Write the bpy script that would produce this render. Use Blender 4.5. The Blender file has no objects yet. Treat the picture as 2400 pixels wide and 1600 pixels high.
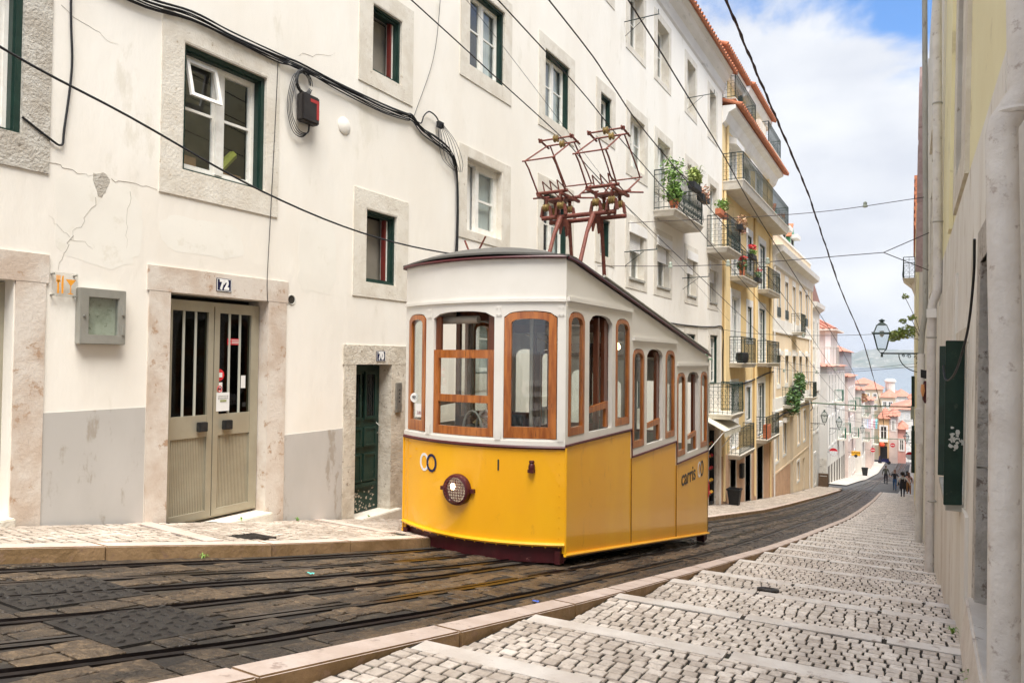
import bpy, bmesh, math, random
from mathutils import Vector, Matrix
R = math.radians
rnd = random.Random(7)
sc = bpy.context.scene
COL = sc.collection

# ------------------------------------------------------------------ camera
cam_d = bpy.data.cameras.new('camera'); cam = bpy.data.objects.new('camera', cam_d); COL.objects.link(cam)
sc.camera = cam
cam_d.sensor_width = 36.0; cam_d.lens = 24.75; cam_d.clip_start = .05; cam_d.clip_end = 12000
F_ = Vector((-0.49474916, 0.86869783, 0.0242353)); R_ = Vector((0.86902955, 0.49465919, 0.0099969)); U_ = Vector((0.00330393, -0.02600715, 0.9996563))
cam.matrix_world = Matrix(((R_.x, U_.x, -F_.x, 0), (R_.y, U_.y, -F_.y, 0), (R_.z, U_.z, -F_.z, 0), (0, 0, 0, 1)))

# ------------------------------------------------------------------ world, sun, exposure
SUN_EL, SUN_AZ = R(66), R(138)          # azimuth from +Y towards +X
w = bpy.data.worlds.new('World'); sc.world = w; w.use_nodes = True
nt = w.node_tree; nt.nodes.clear()
def wn(t, **k):
    n = nt.nodes.new(t)
    for a, b in k.items(): setattr(n, a, b)
    return n
out = wn('ShaderNodeOutputWorld'); bg = wn('ShaderNodeBackground'); sky = wn('ShaderNodeTexSky')
sky.sky_type = 'NISHITA'; sky.sun_disc = False; sky.sun_elevation = SUN_EL; sky.sun_rotation = SUN_AZ
sky.air_density = 1.0; sky.dust_density = .6; sky.ozone_density = 1.6
tc = wn('ShaderNodeTexCoord'); mp = wn('ShaderNodeMapping'); mp.inputs['Scale'].default_value = (1, 1, 2.2)
mp.inputs['Location'].default_value = (3.7, 4.4, 1.3)
n1 = wn('ShaderNodeTexNoise'); n1.inputs['Scale'].default_value = 2.6; n1.inputs['Detail'].default_value = 9; n1.inputs['Roughness'].default_value = .58
n1.inputs['Distortion'].default_value = .35
n2 = wn('ShaderNodeTexNoise'); n2.inputs['Scale'].default_value = 5; n2.inputs['Detail'].default_value = 6
sep = wn('ShaderNodeSeparateXYZ')
# clouds: dense low down, open patches of blue higher up
mr = wn('ShaderNodeMapRange'); mr.inputs[1].default_value = .22; mr.inputs[2].default_value = .52; mr.inputs[3].default_value = .30; mr.inputs[4].default_value = -.035
add = wn('ShaderNodeMath', operation='ADD'); ramp = wn('ShaderNodeMapRange'); ramp.inputs[1].default_value = .42; ramp.inputs[2].default_value = .58
ramp.interpolation_type = 'SMOOTHSTEP'
shade = wn('ShaderNodeMapRange'); shade.inputs[1].default_value = .35; shade.inputs[2].default_value = .7
ccol = wn('ShaderNodeMixRGB'); ccol.inputs[1].default_value = (4.5, 4.7, 5.15, 1); ccol.inputs[2].default_value = (6.0, 6.1, 6.2, 1)
mix = wn('ShaderNodeMixRGB')
L = nt.links.new
L(tc.outputs['Generated'], mp.inputs[0]); L(mp.outputs[0], n1.inputs['Vector']); L(mp.outputs[0], n2.inputs['Vector'])
L(tc.outputs['Generated'], sep.inputs[0]); L(sep.outputs['Z'], mr.inputs[0])
L(n1.outputs['Fac'], add.inputs[0]); L(mr.outputs[0], add.inputs[1]); 
dist = wn('ShaderNodeVectorMath', operation='DISTANCE'); dist.inputs[1].default_value = (.06, .91, .42); gap = wn('ShaderNodeMapRange'); gap.inputs[1].default_value = .04; gap.inputs[2].default_value = .29; gap.inputs[3].default_value = -.34; gap.inputs[4].default_value = 0
gap.interpolation_type = 'SMOOTHSTEP'; add2 = wn('ShaderNodeMath', operation='ADD'); L(tc.outputs['Generated'], dist.inputs[0]); L(dist.outputs['Value'], gap.inputs[0]); L(add.outputs[0], add2.inputs[0]); L(gap.outputs[0], add2.inputs[1]); L(add2.outputs[0], ramp.inputs[0])
L(n2.outputs['Fac'], shade.inputs[0]); L(shade.outputs[0], ccol.inputs[0])
L(ramp.outputs[0], mix.inputs[0]); tint = wn('ShaderNodeMixRGB', blend_type='MULTIPLY'); tint.inputs[0].default_value = 1; tint.inputs[2].default_value = (.80, 1.12, 1.42, 1); L(sky.outputs[0], tint.inputs[1]); L(tint.outputs[0], mix.inputs[1]); L(ccol.outputs[0], mix.inputs[2])
L(mix.outputs[0], bg.inputs[0]); bg.inputs[1].default_value = .10; L(bg.outputs[0], out.inputs[0])
sd = bpy.data.lights.new('sun', 'SUN'); sd.energy = 5.0; sd.angle = R(40); sd.color = (1, .95, .87)
so = bpy.data.objects.new('sun', sd); COL.objects.link(so)
sv = Vector((math.sin(SUN_AZ) * math.cos(SUN_EL), math.cos(SUN_AZ) * math.cos(SUN_EL), math.sin(SUN_EL)))
so.rotation_euler = sv.to_track_quat('Z', 'Y').to_euler(); so.location = (10, -5, 30)
sc.view_settings.view_transform = 'Standard'; sc.view_settings.look = 'None'; sc.view_settings.gamma = 1
sc.view_settings.exposure = .84
sc.cycles.max_bounces = 8; sc.cycles.transparent_max_bounces = 24; sc.cycles.use_denoising = True

# ------------------------------------------------------------------ colour + material helpers
def lin(h):
    c = [int(h[i:i + 2], 16) / 255 for i in (0, 2, 4)]
    return tuple(x / 12.92 if x <= .04045 else ((x + .055) / 1.055) ** 2.4 for x in c) + (1,)
def C3(c): return lin(c) if isinstance(c, str) else tuple(c) + (1,) * (4 - len(c))
MATS = {}
def mat(name, c1, c2=None, scale=6, rough=.75, metal=0, bump=0, bscale=40, c3=None, spots=.62, spec=.4, detail=5, stretch=(1, 1, 1), coat=0, emit=None, estr=0, fade=(.41, .60)):
    """two-tone noise material with optional third blotch colour and bump"""
    if name in MATS: return MATS[name]
    m = bpy.data.materials.new(name); m.use_nodes = True; t = m.node_tree; b = t.nodes['Principled BSDF']; l = t.links.new
    b.inputs['Roughness'].default_value = rough; b.inputs['Metallic'].default_value = metal
    b.inputs['Specular IOR Level'].default_value = spec; b.inputs['Coat Weight'].default_value = coat
    tc = t.nodes.new('ShaderNodeTexCoord'); mp = t.nodes.new('ShaderNodeMapping'); mp.inputs['Scale'].default_value = stretch
    l(tc.outputs['Object'], mp.inputs[0])
    def noise(s, d=detail, r=.6):
        n = t.nodes.new('ShaderNodeTexNoise'); n.inputs['Scale'].default_value = s; n.inputs['Detail'].default_value = d; n.inputs['Roughness'].default_value = r
        l(mp.outputs[0], n.inputs['Vector']); return n
    col = None
    if c2 is not None:
        n = noise(scale); mr = t.nodes.new('ShaderNodeMapRange'); mr.inputs[1].default_value = fade[0]; mr.inputs[2].default_value = fade[1]
        l(n.outputs['Fac'], mr.inputs[0]); mx = t.nodes.new('ShaderNodeMixRGB'); mx.inputs[1].default_value = C3(c1); mx.inputs[2].default_value = C3(c2)
        l(mr.outputs[0], mx.inputs[0]); col = mx.outputs[0]
        if c3 is not None:
            n3 = noise(scale * 2.7, 8, .7); m3 = t.nodes.new('ShaderNodeMapRange'); m3.inputs[1].default_value = .5 + (spots - .5) * .55; m3.inputs[2].default_value = .5 + (spots - .5) * .55 + .07
            l(n3.outputs['Fac'], m3.inputs[0]); mx3 = t.nodes.new('ShaderNodeMixRGB'); mx3.inputs[2].default_value = C3(c3)
            l(m3.outputs[0], mx3.inputs[0]); l(col, mx3.inputs[1]); col = mx3.outputs[0]
        l(col, b.inputs['Base Color'])
    else: b.inputs['Base Color'].default_value = C3(c1)
    if bump:
        n = noise(bscale, 6); bp = t.nodes.new('ShaderNodeBump'); bp.inputs['Strength'].default_value = bump; bp.inputs['Distance'].default_value = .02
        l(n.outputs['Fac'], bp.inputs['Height']); l(bp.outputs[0], b.inputs['Normal'])
    if emit:
        b.inputs['Emission Color'].default_value = C3(emit); b.inputs['Emission Strength'].default_value = estr
    MATS[name] = m; return m
def glassmat(name, tint=(.9, .95, .95), refl=.12, rough=.02, dark=0):
    m = bpy.data.materials.new(name); m.use_nodes = True; t = m.node_tree; t.nodes.clear(); l = t.links.new
    o = t.nodes.new('ShaderNodeOutputMaterial'); tr = t.nodes.new('ShaderNodeBsdfTransparent'); tr.inputs[0].default_value = tint + (1,)
    gl = t.nodes.new('ShaderNodeBsdfGlossy'); gl.inputs['Roughness'].default_value = rough; gl.inputs[0].default_value = (.95, .97, 1, 1)
    lw = t.nodes.new('ShaderNodeFresnel'); lw.inputs['IOR'].default_value = 1.5
    mu = t.nodes.new('ShaderNodeMath'); mu.operation = 'MULTIPLY_ADD'; mu.inputs[1].default_value = 1.0; mu.inputs[2].default_value = refl; mu.use_clamp = True
    mx = t.nodes.new('ShaderNodeMixShader'); ge = t.nodes.new('ShaderNodeNewGeometry'); sb = t.nodes.new('ShaderNodeMath'); sb.operation = 'SUBTRACT'; sb.inputs[0].default_value = 1; l(ge.outputs['Backfacing'], sb.inputs[1])
    m2 = t.nodes.new('ShaderNodeMath'); m2.operation = 'MULTIPLY'; l(lw.outputs[0], mu.inputs[0]); l(mu.outputs[0], m2.inputs[0]); l(sb.outputs[0], m2.inputs[1]); l(m2.outputs[0], mx.inputs[0]); l(tr.outputs[0], mx.inputs[1]); l(gl.outputs[0], mx.inputs[2])
    l(mx.outputs[0], o.inputs[0]); MATS[name] = m; return m
def leafmat(name, a, b_, c=None):
    m = bpy.data.materials.new(name); m.use_nodes = True; t = m.node_tree; b = t.nodes['Principled BSDF']; l = t.links.new
    g = t.nodes.new('ShaderNodeNewGeometry'); mx = t.nodes.new('ShaderNodeMixRGB'); mx.inputs[1].default_value = C3(a); mx.inputs[2].default_value = C3(b_)
    l(g.outputs['Random Per Island'], mx.inputs[0]); l(mx.outputs[0], b.inputs['Base Color']); b.inputs['Roughness'].default_value = .55
    b.inputs['Transmission Weight'].default_value = 0
    MATS[name] = m; return m
def stonemat(name, a, b_, dirt, rough=.42, spec=.5, bump=.35, broad=None):
    """one tone per loose stone (random per island) plus fine dirt"""
    m = bpy.data.materials.new(name); m.use_nodes = True; t = m.node_tree; b = t.nodes['Principled BSDF']; l = t.links.new
    g = t.nodes.new('ShaderNodeNewGeometry'); mx = t.nodes.new('ShaderNodeMixRGB'); mx.inputs[1].default_value = C3(a); mx.inputs[2].default_value = C3(b_)
    l(g.outputs['Random Per Island'], mx.inputs[0])
    tc = t.nodes.new('ShaderNodeTexCoord'); n = t.nodes.new('ShaderNodeTexNoise'); n.inputs['Scale'].default_value = 22; n.inputs['Detail'].default_value = 8; n.inputs['Roughness'].default_value = .7
    l(tc.outputs['Object'], n.inputs['Vector']); mr = t.nodes.new('ShaderNodeMapRange'); mr.inputs[1].default_value = .48; mr.inputs[2].default_value = .72; mr.inputs[4].default_value = .75
    l(n.outputs['Fac'], mr.inputs[0]); m2 = t.nodes.new('ShaderNodeMixRGB'); m2.inputs[2].default_value = C3(dirt); l(mr.outputs[0], m2.inputs[0]); l(mx.outputs[0], m2.inputs[1])
    colo = m2.outputs[0]
    if broad:
        nb = t.nodes.new('ShaderNodeTexNoise'); nb.inputs['Scale'].default_value = 1.9; nb.inputs['Detail'].default_value = 7; nb.inputs['Roughness'].default_value = .65; mb_ = t.nodes.new('ShaderNodeMapping'); mb_.inputs['Scale'].default_value = (1.6, .55, 1); l(tc.outputs['Object'], mb_.inputs[0]); l(mb_.outputs[0], nb.inputs['Vector'])
        rb = t.nodes.new('ShaderNodeMapRange'); rb.inputs[1].default_value = .42; rb.inputs[2].default_value = .60; l(nb.outputs['Fac'], rb.inputs[0]); m4 = t.nodes.new('ShaderNodeMixRGB'); m4.blend_type = 'MULTIPLY'; m4.inputs[0].default_value = 1
        cr = t.nodes.new('ShaderNodeMixRGB'); cr.inputs[1].default_value = C3(broad[0]); cr.inputs[2].default_value = C3(broad[1]); l(rb.outputs[0], cr.inputs[0]); l(cr.outputs[0], m4.inputs[2]); l(colo, m4.inputs[1]); colo = m4.outputs[0]
    l(colo, b.inputs['Base Color']); b.inputs['Specular IOR Level'].default_value = spec
    rr = t.nodes.new('ShaderNodeMapRange'); rr.inputs[3].default_value = rough; rr.inputs[4].default_value = min(1, rough + .35); l(n.outputs['Fac'], rr.inputs[0]); l(rr.outputs[0], b.inputs['Roughness'])
    bp = t.nodes.new('ShaderNodeBump'); bp.inputs['Strength'].default_value = bump; bp.inputs['Distance'].default_value = .012
    n5 = t.nodes.new('ShaderNodeTexNoise'); n5.inputs['Scale'].default_value = 38; n5.inputs['Detail'].default_value = 5; l(tc.outputs['Object'], n5.inputs['Vector'])
    l(n5.outputs['Fac'], bp.inputs['Height']); l(bp.outputs[0], b.inputs['Normal']); MATS[name] = m; return m

plaster = mat('white_plaster', (.83, .79, .715), (.785, .735, .65), scale=.7, rough=.92, bump=.28, bscale=7, c3=(.73, .685, .595), spots=.66, spec=.15, stretch=(1, 1, .4))
plaster_far = mat('far_white_plaster', (.68, .65, .59), (.59, .555, .50), scale=.9, rough=.92, c3=(.60, .57, .52), spots=.64, spec=.15, stretch=(1, 1, .35))
pink_plaster = mat('pale_pink_plaster', (.68, .56, .50), (.59, .48, .43), scale=.9, rough=.92, c3=(.6, .5, .46), spots=.66, spec=.15)
yellow_plaster = mat('yellow_plaster', (.81, .63, .345), (.76, .565, .285), scale=.7, rough=.9, c3=(.64, .47, .26), spots=.66, spec=.15, bump=.06, stretch=(1, 1, .4))
cream_plaster = mat('cream_plaster', (.80, .665, .49), (.76, .61, .43), scale=.7, rough=.9, c3=(.68, .54, .39), spots=.68, spec=.15, bump=.05, stretch=(1, 1, .4))
salmon = mat('salmon_base', (.62, .41, .27), (.55, .35, .23), scale=1.2, rough=.9, c3=(.47, .32, .23), spots=.62, spec=.15)
white_trim = mat('white_trim', (.80, .78, .74), (.74, .71, .66), scale=2, rough=.85, spec=.2)
grey_base = mat('grey_base_paint', (.50, .475, .44), (.46, .435, .40), scale=1.3, rough=.9, c3=(.36, .32, .27), spots=.65, spec=.15, bump=.05, stretch=(1, 1, .45))
limestone = mat('limestone', (.69, .645, .56), (.62, .565, .475), scale=4, rough=.9, bump=.4, bscale=40, c3=(.42, .35, .26), spots=.69, spec=.2)
limestone2 = mat('rosy_limestone', (.64, .575, .50), (.52, .42, .335), scale=2.4, rough=.8, bump=.25, bscale=30, c3=(.40, .27, .18), spots=.645, spec=.25)
rough_stone = mat('rough_stone', (.52, .49, .43), (.42, .38, .32), scale=6, rough=.95, bump=.8, bscale=36, c3=(.22, .19, .15), spots=.665, spec=.15)
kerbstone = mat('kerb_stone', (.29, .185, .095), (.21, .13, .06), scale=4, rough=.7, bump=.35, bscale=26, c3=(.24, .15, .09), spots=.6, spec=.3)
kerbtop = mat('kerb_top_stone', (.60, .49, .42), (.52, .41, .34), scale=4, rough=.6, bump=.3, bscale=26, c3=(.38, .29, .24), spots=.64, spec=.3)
green_paint = mat('dark_green_paint', (.008, .026, .019), (.011, .036, .026), scale=6, rough=.42, spec=.4, bump=.08, bscale=60)
green_old = mat('old_dark_green_paint', (.008, .028, .02), (.014, .04, .03), scale=5, rough=.5, spec=.4, bump=.15, c3=(.05, .07, .055), spots=.70)
green_bright = mat('green_shutter_paint', (.05, .22, .10), (.07, .28, .14), scale=6, rough=.5)
white_paint = mat('white_window_paint', (.80, .78, .72), (.74, .71, .64), scale=10, rough=.5, c3=(.5, .45, .37), spots=.72, spec=.4)
red_paint = mat('red_paint', (.17, .02, .015), (.13, .02, .015), scale=8, rough=.5)
alu = mat('bronze_aluminium', (.41, .375, .285), (.37, .335, .25), scale=3, rough=.42, metal=.35, spec=.5)
alu_grey = mat('grey_aluminium', (.36, .35, .31), (.32, .31, .27), scale=5, rough=.45, metal=.4)
glass = glassmat('window_glass', (.92, .95, .94), .06)
glass_t = glassmat('tram_glass', (.93, .95, .94), .07)
glass_dark = glassmat('door_glass', (.62, .64, .60), -.03, .03)
dark_in = mat('dark_interior', (.035, .03, .026), (.055, .048, .04), scale=2, rough=.9, spec=.1)  # near-black boards and panes carry the gloom of unlit rooms in their colour
mid_in = mat('room_interior', (.22, .20, .165), (.14, .125, .10), scale=1.5, rough=.95, spec=.1)
curtain = mat('curtain', (.66, .66, .64), (.52, .53, .53), scale=9, rough=.95, stretch=(1, 6, .15), spec=.1)
black = mat('black_rubber', (.012, .012, .012), (.02, .02, .02), scale=20, rough=.55)
iron = mat('wrought_iron', (.02, .035, .03), (.03, .045, .04), scale=20, rough=.5, metal=.2)
cable_m = mat('cable', (.012, .012, .013), rough=.6)
wire_m = mat('wire', (.03, .022, .022), rough=.5, metal=.3)
pipe_m = mat('grey_pipe', (.40, .385, .34), (.33, .315, .27), scale=3, rough=.7, c3=(.22, .2, .17), spots=.66, stretch=(1, 1, .3))
tile = mat('roof_tile', (.50, .19, .095), (.36, .13, .07), scale=9, rough=.85, c3=(.20, .10, .06), spots=.62, spec=.2)
tile_far = mat('far_roof_tile', (.50, .235, .17), (.42, .185, .13), scale=2.2, rough=.9, spec=.2)
tyellow = mat('tram_yellow', (.90, .455, .010), (.86, .405, .008), scale=1.1, rough=.28, spec=.5, coat=.35, c3=(.72, .32, .012), spots=.70, bump=.10, bscale=1.6, stretch=(1, 1, .45))
twhite = mat('tram_white', (.74, .71, .655), (.70, .67, .61), scale=1.5, rough=.34, spec=.5, coat=.2)
tburg = mat('tram_burgundy', (.075, .010, .013), (.06, .01, .012), scale=4, rough=.4, c3=(.3, .12, .1), spots=.77)
troof = mat('tram_roof', (.115, .11, .10), (.095, .09, .082), scale=3, rough=.5, metal=.2)
twood = mat('varnished_wood', (.44, .145, .030), (.27, .075, .016), scale=3, rough=.28, spec=.5, coat=.5, stretch=(7, 7, .7), c3=(.12, .035, .010), spots=.665)
twood_d = mat('dark_varnished_wood', (.13, .035, .012), (.09, .024, .009), scale=4, rough=.35, coat=.4, stretch=(4, 4, .5))
tceil = mat('tram_ceiling', (.50, .47, .41), (.44, .41, .36), scale=2, rough=.6)
rust = mat('rusty_paint', (.17, .040, .028), (.12, .032, .022), scale=18, rough=.65, c3=(.22, .13, .06), spots=.60, bump=.3)
brass = mat('brass_insulator', (.34, .24, .09), (.22, .15, .06), scale=14, rough=.4, metal=.4)
steel = mat('rail_steel', (.045, .036, .034), (.028, .022, .021), scale=4, rough=.30, metal=.8, stretch=(6, .5, 1))
castiron = mat('cast_iron', (.05, .045, .04), (.035, .03, .027), scale=12, rough=.55, metal=.5, bump=.5, bscale=60)
roadbase = mat('road_joint_dirt', (.026, .021, .017), (.045, .036, .026), scale=3, rough=.8, bump=.9, bscale=14, c3=(.10, .08, .055), spots=.60)
jointdirt = mat('joint_dirt', (.04, .032, .024), (.026, .022, .017), scale=4, rough=.95, bump=.5, c3=(.035, .055, .016), spots=.64)
asphalt = mat('asphalt', (.10, .098, .098), (.075, .073, .072), scale=1.2, rough=.85, bump=.3)
calcada = stonemat('calcada_stone', (.76, .695, .62), (.54, .475, .41), (.27, .21, .16), rough=.32, spec=.5, bump=.35, broad=((.82, .78, .74), (1.08, 1.05, 1.02)))
roadstone = stonemat('road_sett', (.072, .058, .045), (.042, .034, .028), (.20, .16, .115), rough=.28, bump=1.6, broad=((.45, .42, .39), (1.5, 1.28, 1.0)))
nosing_m = mat('step_nosing_stone', (.70, .64, .57), (.58, .51, .44), scale=3, rough=.45, bump=.25, c3=(.38, .30, .25), spots=.66, spec=.4)
terracotta = mat('terracotta', (.50, .17, .08), (.42, .13, .06), scale=8, rough=.85)
leaf_g = leafmat('green_leaves', (.09, .20, .03), (.22, .34, .07)); leaf_d = leafmat('dark_leaves', (.03, .09, .02), (.09, .17, .04))
leaf_y = leafmat('yellow_green_leaves', (.20, .28, .06), (.38, .42, .12)); leaf_r = leafmat('dry_reddish_leaves', (.40, .15, .11), (.48, .34, .16))
flower_r = leafmat('red_petals', (.62, .02, .02), (.45, .01, .02))

# ------------------------------------------------------------------ mesh helpers
def tag(o, label=None, cat=None, group=None, kind=None):
    if label: o['label'] = label
    if cat: o['category'] = cat
    if group: o['group'] = group
    if kind: o['kind'] = kind
    return o
def thing(name, loc, label, cat, group=None):
    o = bpy.data.objects.new(name, None); COL.objects.link(o); o.location = loc; o.empty_display_size = .2
    return tag(o, label, cat, group)
class MB:
    def __init__(s): s.v = []; s.f = []
    def add(s, vs, fs):
        n = len(s.v); s.v += [tuple(p) for p in vs]; s.f += [tuple(n + i for i in f) for f in fs]; return s
    def cable(s, pts, r, n=5, k=5):
        P = [Vector(p) for p in pts]; P = [P[0] * 2 - P[1]] + P + [P[-1] * 2 - P[-2]]; o = []
        for i in range(1, len(P) - 2):
            for j in range(k):
                t = j / k; a, b, c, d = P[i - 1:i + 3]; o.append(.5 * ((2 * b) + (c - a) * t + (2 * a - 5 * b + 4 * c - d) * t * t + (3 * b - a - 3 * c + d) * t ** 3))
        return s.tube(o + [P[-2]], r, n)
    def box(s, x0, x1, y0, y1, z0, z1):
        return s.add([(x0, y0, z0), (x1, y0, z0), (x1, y1, z0), (x0, y1, z0), (x0, y0, z1), (x1, y0, z1), (x1, y1, z1), (x0, y1, z1)],
                     [(0, 3, 2, 1), (4, 5, 6, 7), (0, 1, 5, 4), (1, 2, 6, 5), (2, 3, 7, 6), (3, 0, 4, 7)])
    def hexa(s, p):   # 8 points, bottom 4 then top 4
        return s.add(p, [(0, 3, 2, 1), (4, 5, 6, 7), (0, 1, 5, 4), (1, 2, 6, 5), (2, 3, 7, 6), (3, 0, 4, 7)])
    def prism(s, poly, d0, d1, ax='x'):   # poly in the other two axes
        n = len(poly)
        def P(a, b, d): return {'x': (d, a, b), 'y': (a, d, b), 'z': (a, b, d)}[ax]
        return s.add([P(a, b, d0) for a, b in poly] + [P(a, b, d1) for a, b in poly],
                     [tuple(range(n))[::-1], tuple(range(n, 2 * n))] + [(i, (i + 1) % n, n + (i + 1) % n, n + i) for i in range(n)])
    def tube(s, pts, r, n=6, cap=True):
        pts = [Vector(p) for p in pts]; rs = r if isinstance(r, (list, tuple)) else [r] * len(pts)
        base = len(s.v); up = None
        for i, p in enumerate(pts):
            d = (pts[min(i + 1, len(pts) - 1)] - pts[max(i - 1, 0)]).normalized()
            if up is None: up = Vector((0, 0, 1)) if abs(d.z) < .9 else Vector((1, 0, 0))
            a = d.cross(up)
            if a.length < 1e-4: a = d.cross(Vector((1, .3, 0)))
            a.normalize(); b = a.cross(d).normalized(); up = b
            for k in range(n):
                t = 2 * math.pi * k / n; s.v.append(tuple(p + (a * math.cos(t) + b * math.sin(t)) * rs[i]))
        for i in range(len(pts) - 1):
            for k in range(n):
                k2 = (k + 1) % n; s.f.append((base + i * n + k, base + i * n + k2, base + (i + 1) * n + k2, base + (i + 1) * n + k))
        if cap: s.f.append(tuple(base + k for k in range(n))[::-1]); s.f.append(tuple(base + (len(pts) - 1) * n + k for k in range(n)))
        return s
    def lathe(s, c, prof_, n=16, ax='z'):
        base = len(s.v)
        for r, h in prof_:
            for k in range(n):
                t = 2 * math.pi * k / n; a, b = r * math.cos(t), r * math.sin(t)
                s.v.append({'z': (c[0] + a, c[1] + b, c[2] + h), 'y': (c[0] + a, c[1] + h, c[2] + b), 'x': (c[0] + h, c[1] + a, c[2] + b)}[ax])
        m = len(prof_)
        for i in range(m - 1):
            for k in range(n):
                k2 = (k + 1) % n; s.f.append((base + i * n + k, base + i * n + k2, base + (i + 1) * n + k2, base + (i + 1) * n + k))
        s.f.append(tuple(base + k for k in range(n))[::-1]); s.f.append(tuple(base + (m - 1) * n + k for k in range(n)))
        return s
    def sheet(s, cells, mapf, d0, d1):
        """2-D quads given a thickness; mapf(u, v, d) -> xyz"""
        idx = {}; us = []
        def vi(p):
            k = (round(p[0], 4), round(p[1], 4))
            if k not in idx: idx[k] = len(us); us.append(k)
            return idx[k]
        fs = [tuple(vi(p) for p in c) for c in cells]; n = len(us)
        vs = [mapf(u, v, d0) for u, v in us] + [mapf(u, v, d1) for u, v in us]
        F = []; edges = {}
        for f in fs:
            F.append(f); F.append(tuple(n + i for i in reversed(f)))
            for i in range(len(f)):
                a, b = f[i], f[(i + 1) % len(f)]; edges[(a, b)] = edges.get((a, b), 0) + 1
        for (a, b) in edges:
            if (b, a) not in edges: F.append((b, a, n + a, n + b))
        return s.add(vs, F)
    def build(s, name, m, parent=None, smooth=False, xf=None, bevel=0):
        if xf: s.v = [xf(p) for p in s.v]
        me = bpy.data.meshes.new(name); me.from_pydata(s.v, [], s.f)
        bm = bmesh.new(); bm.from_mesh(me); bmesh.ops.recalc_face_normals(bm, faces=bm.faces)
        if bevel: bmesh.ops.bevel(bm, geom=[e for e in bm.edges if e.is_manifold and e.calc_face_angle(0) > .6], offset=bevel, segments=2, affect='EDGES')
        bm.to_mesh(me); bm.free()
        if m: me.materials.append(m)
        if smooth:
            me.polygons.foreach_set('use_smooth', [True] * len(me.polygons)); me.set_sharp_from_angle(angle=R(40))
        o = bpy.data.objects.new(name, me); COL.objects.link(o)
        if parent:
            o.parent = parent
            w_ = Vector((0, 0, 0)); q = parent
            while q: w_ += Vector(q.location); q = q.parent
            o.location = -w_
        return o
def grid(u0, u1, v0, v1, holes, us=(), vs=()):
    U = sorted(set([u0, u1] + [h[0] for h in holes] + [h[1] for h in holes] + list(us))); V = sorted(set([v0, v1] + [h[2] for h in holes] + [h[3] for h in holes] + list(vs)))
    U = [u for u in U if u0 <= u <= u1]; V = [v for v in V if v0 <= v <= v1]; out = []
    for i in range(len(U) - 1):
        for j in range(len(V) - 1):
            cu, cv = (U[i] + U[i + 1]) / 2, (V[j] + V[j + 1]) / 2
            if any(h[0] < cu < h[1] and h[2] < cv < h[3] for h in holes): continue
            out.append([(U[i], V[j]), (U[i + 1], V[j]), (U[i + 1], V[j + 1]), (U[i], V[j + 1])])
    return out
def ring(y0, y1, z0, z1, a, b_, c, d):   # outer then inner rect -> 4 quads
    return [[(y0, z0), (y1, z0), (b_, c), (a, c)], [(y1, z0), (y1, z1), (b_, d), (b_, c)], [(y1, z1), (y0, z1), (a, d), (b_, d)], [(y0, z1), (y0, z0), (a, c), (a, d)]]
XW = -6.4
def FX(x0):   # facade map for walls facing +X : d = outward
    return lambda u, v, d: (x0 + d, u, v)
def FY(y0):   # walls facing -Y : d = outward (towards the camera)
    return lambda u, v, d: (u, y0 - d, v)
def text(body, size, m, name, parent, mapf, depth=.004, bold=0):
    cu = bpy.data.curves.new(name, 'FONT'); cu.body = body; cu.size = size; cu.extrude = depth; cu.offset = bold
    cu.align_x = 'CENTER'; cu.align_y = 'CENTER'; o = bpy.data.objects.new(name, cu); COL.objects.link(o)
    me = bpy.data.meshes.new_from_object(o.evaluated_get(bpy.context.evaluated_depsgraph_get())); bpy.data.objects.remove(o)
    me.name = name
    for v in me.vertices: v.co = mapf(v.co.x, v.co.y, v.co.z)
    me.materials.clear(); me.materials.append(m); o = bpy.data.objects.new(name, me); COL.objects.link(o)
    if parent:
        o.parent = parent; w_ = Vector((0, 0, 0)); q = parent
        while q: w_ += Vector(q.location); q = q.parent
        o.location = -w_
    return o
def leaves(mb, c, rad, n, size, seed=0, droop=0):
    r = random.Random(seed)
    for _ in range(n):
        while 1:
            p = Vector((r.uniform(-1, 1), r.uniform(-1, 1), r.uniform(-1, 1)))
            if p.length < 1 and r.random() < .35 + p.length: break
        q = Vector((c[0] + p.x * rad[0], c[1] + p.y * rad[1], c[2] + p.z * rad[2] - droop * r.random()))
        a = Vector((r.uniform(-1, 1), r.uniform(-1, 1), r.uniform(-.6, .6))).normalized(); b = a.cross(Vector((r.uniform(-1, 1), r.uniform(-1, 1), r.uniform(-1, 1)))).normalized()
        s = size * r.uniform(.6, 1.3)
        mb.add([q - a * s, q + b * s * .45, q + a * s, q - b * s * .45], [(0, 1, 2, 3)])
    return mb
def spikes(mb, c, h, n, seed=0, spread=1, w=.012):
    r = random.Random(seed)
    for _ in range(n):
        a = r.uniform(0, 6.28); s = r.uniform(.2, 1) * spread; t = Vector((math.cos(a) * s * h, math.sin(a) * s * h, h * r.uniform(.4, 1)))
        b = Vector((-math.sin(a), math.cos(a), 0)) * w; p = Vector(c); m_ = p + Vector((t.x * .5, t.y * .5, t.z * .95)); e = p + Vector((t.x, t.y, t.z * (1 - .5 * s)))
        mb.add([p - b, p + b, m_ + b, m_ - b, e], [(0, 1, 2, 3), (3, 2, 4)])
    return mb

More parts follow.
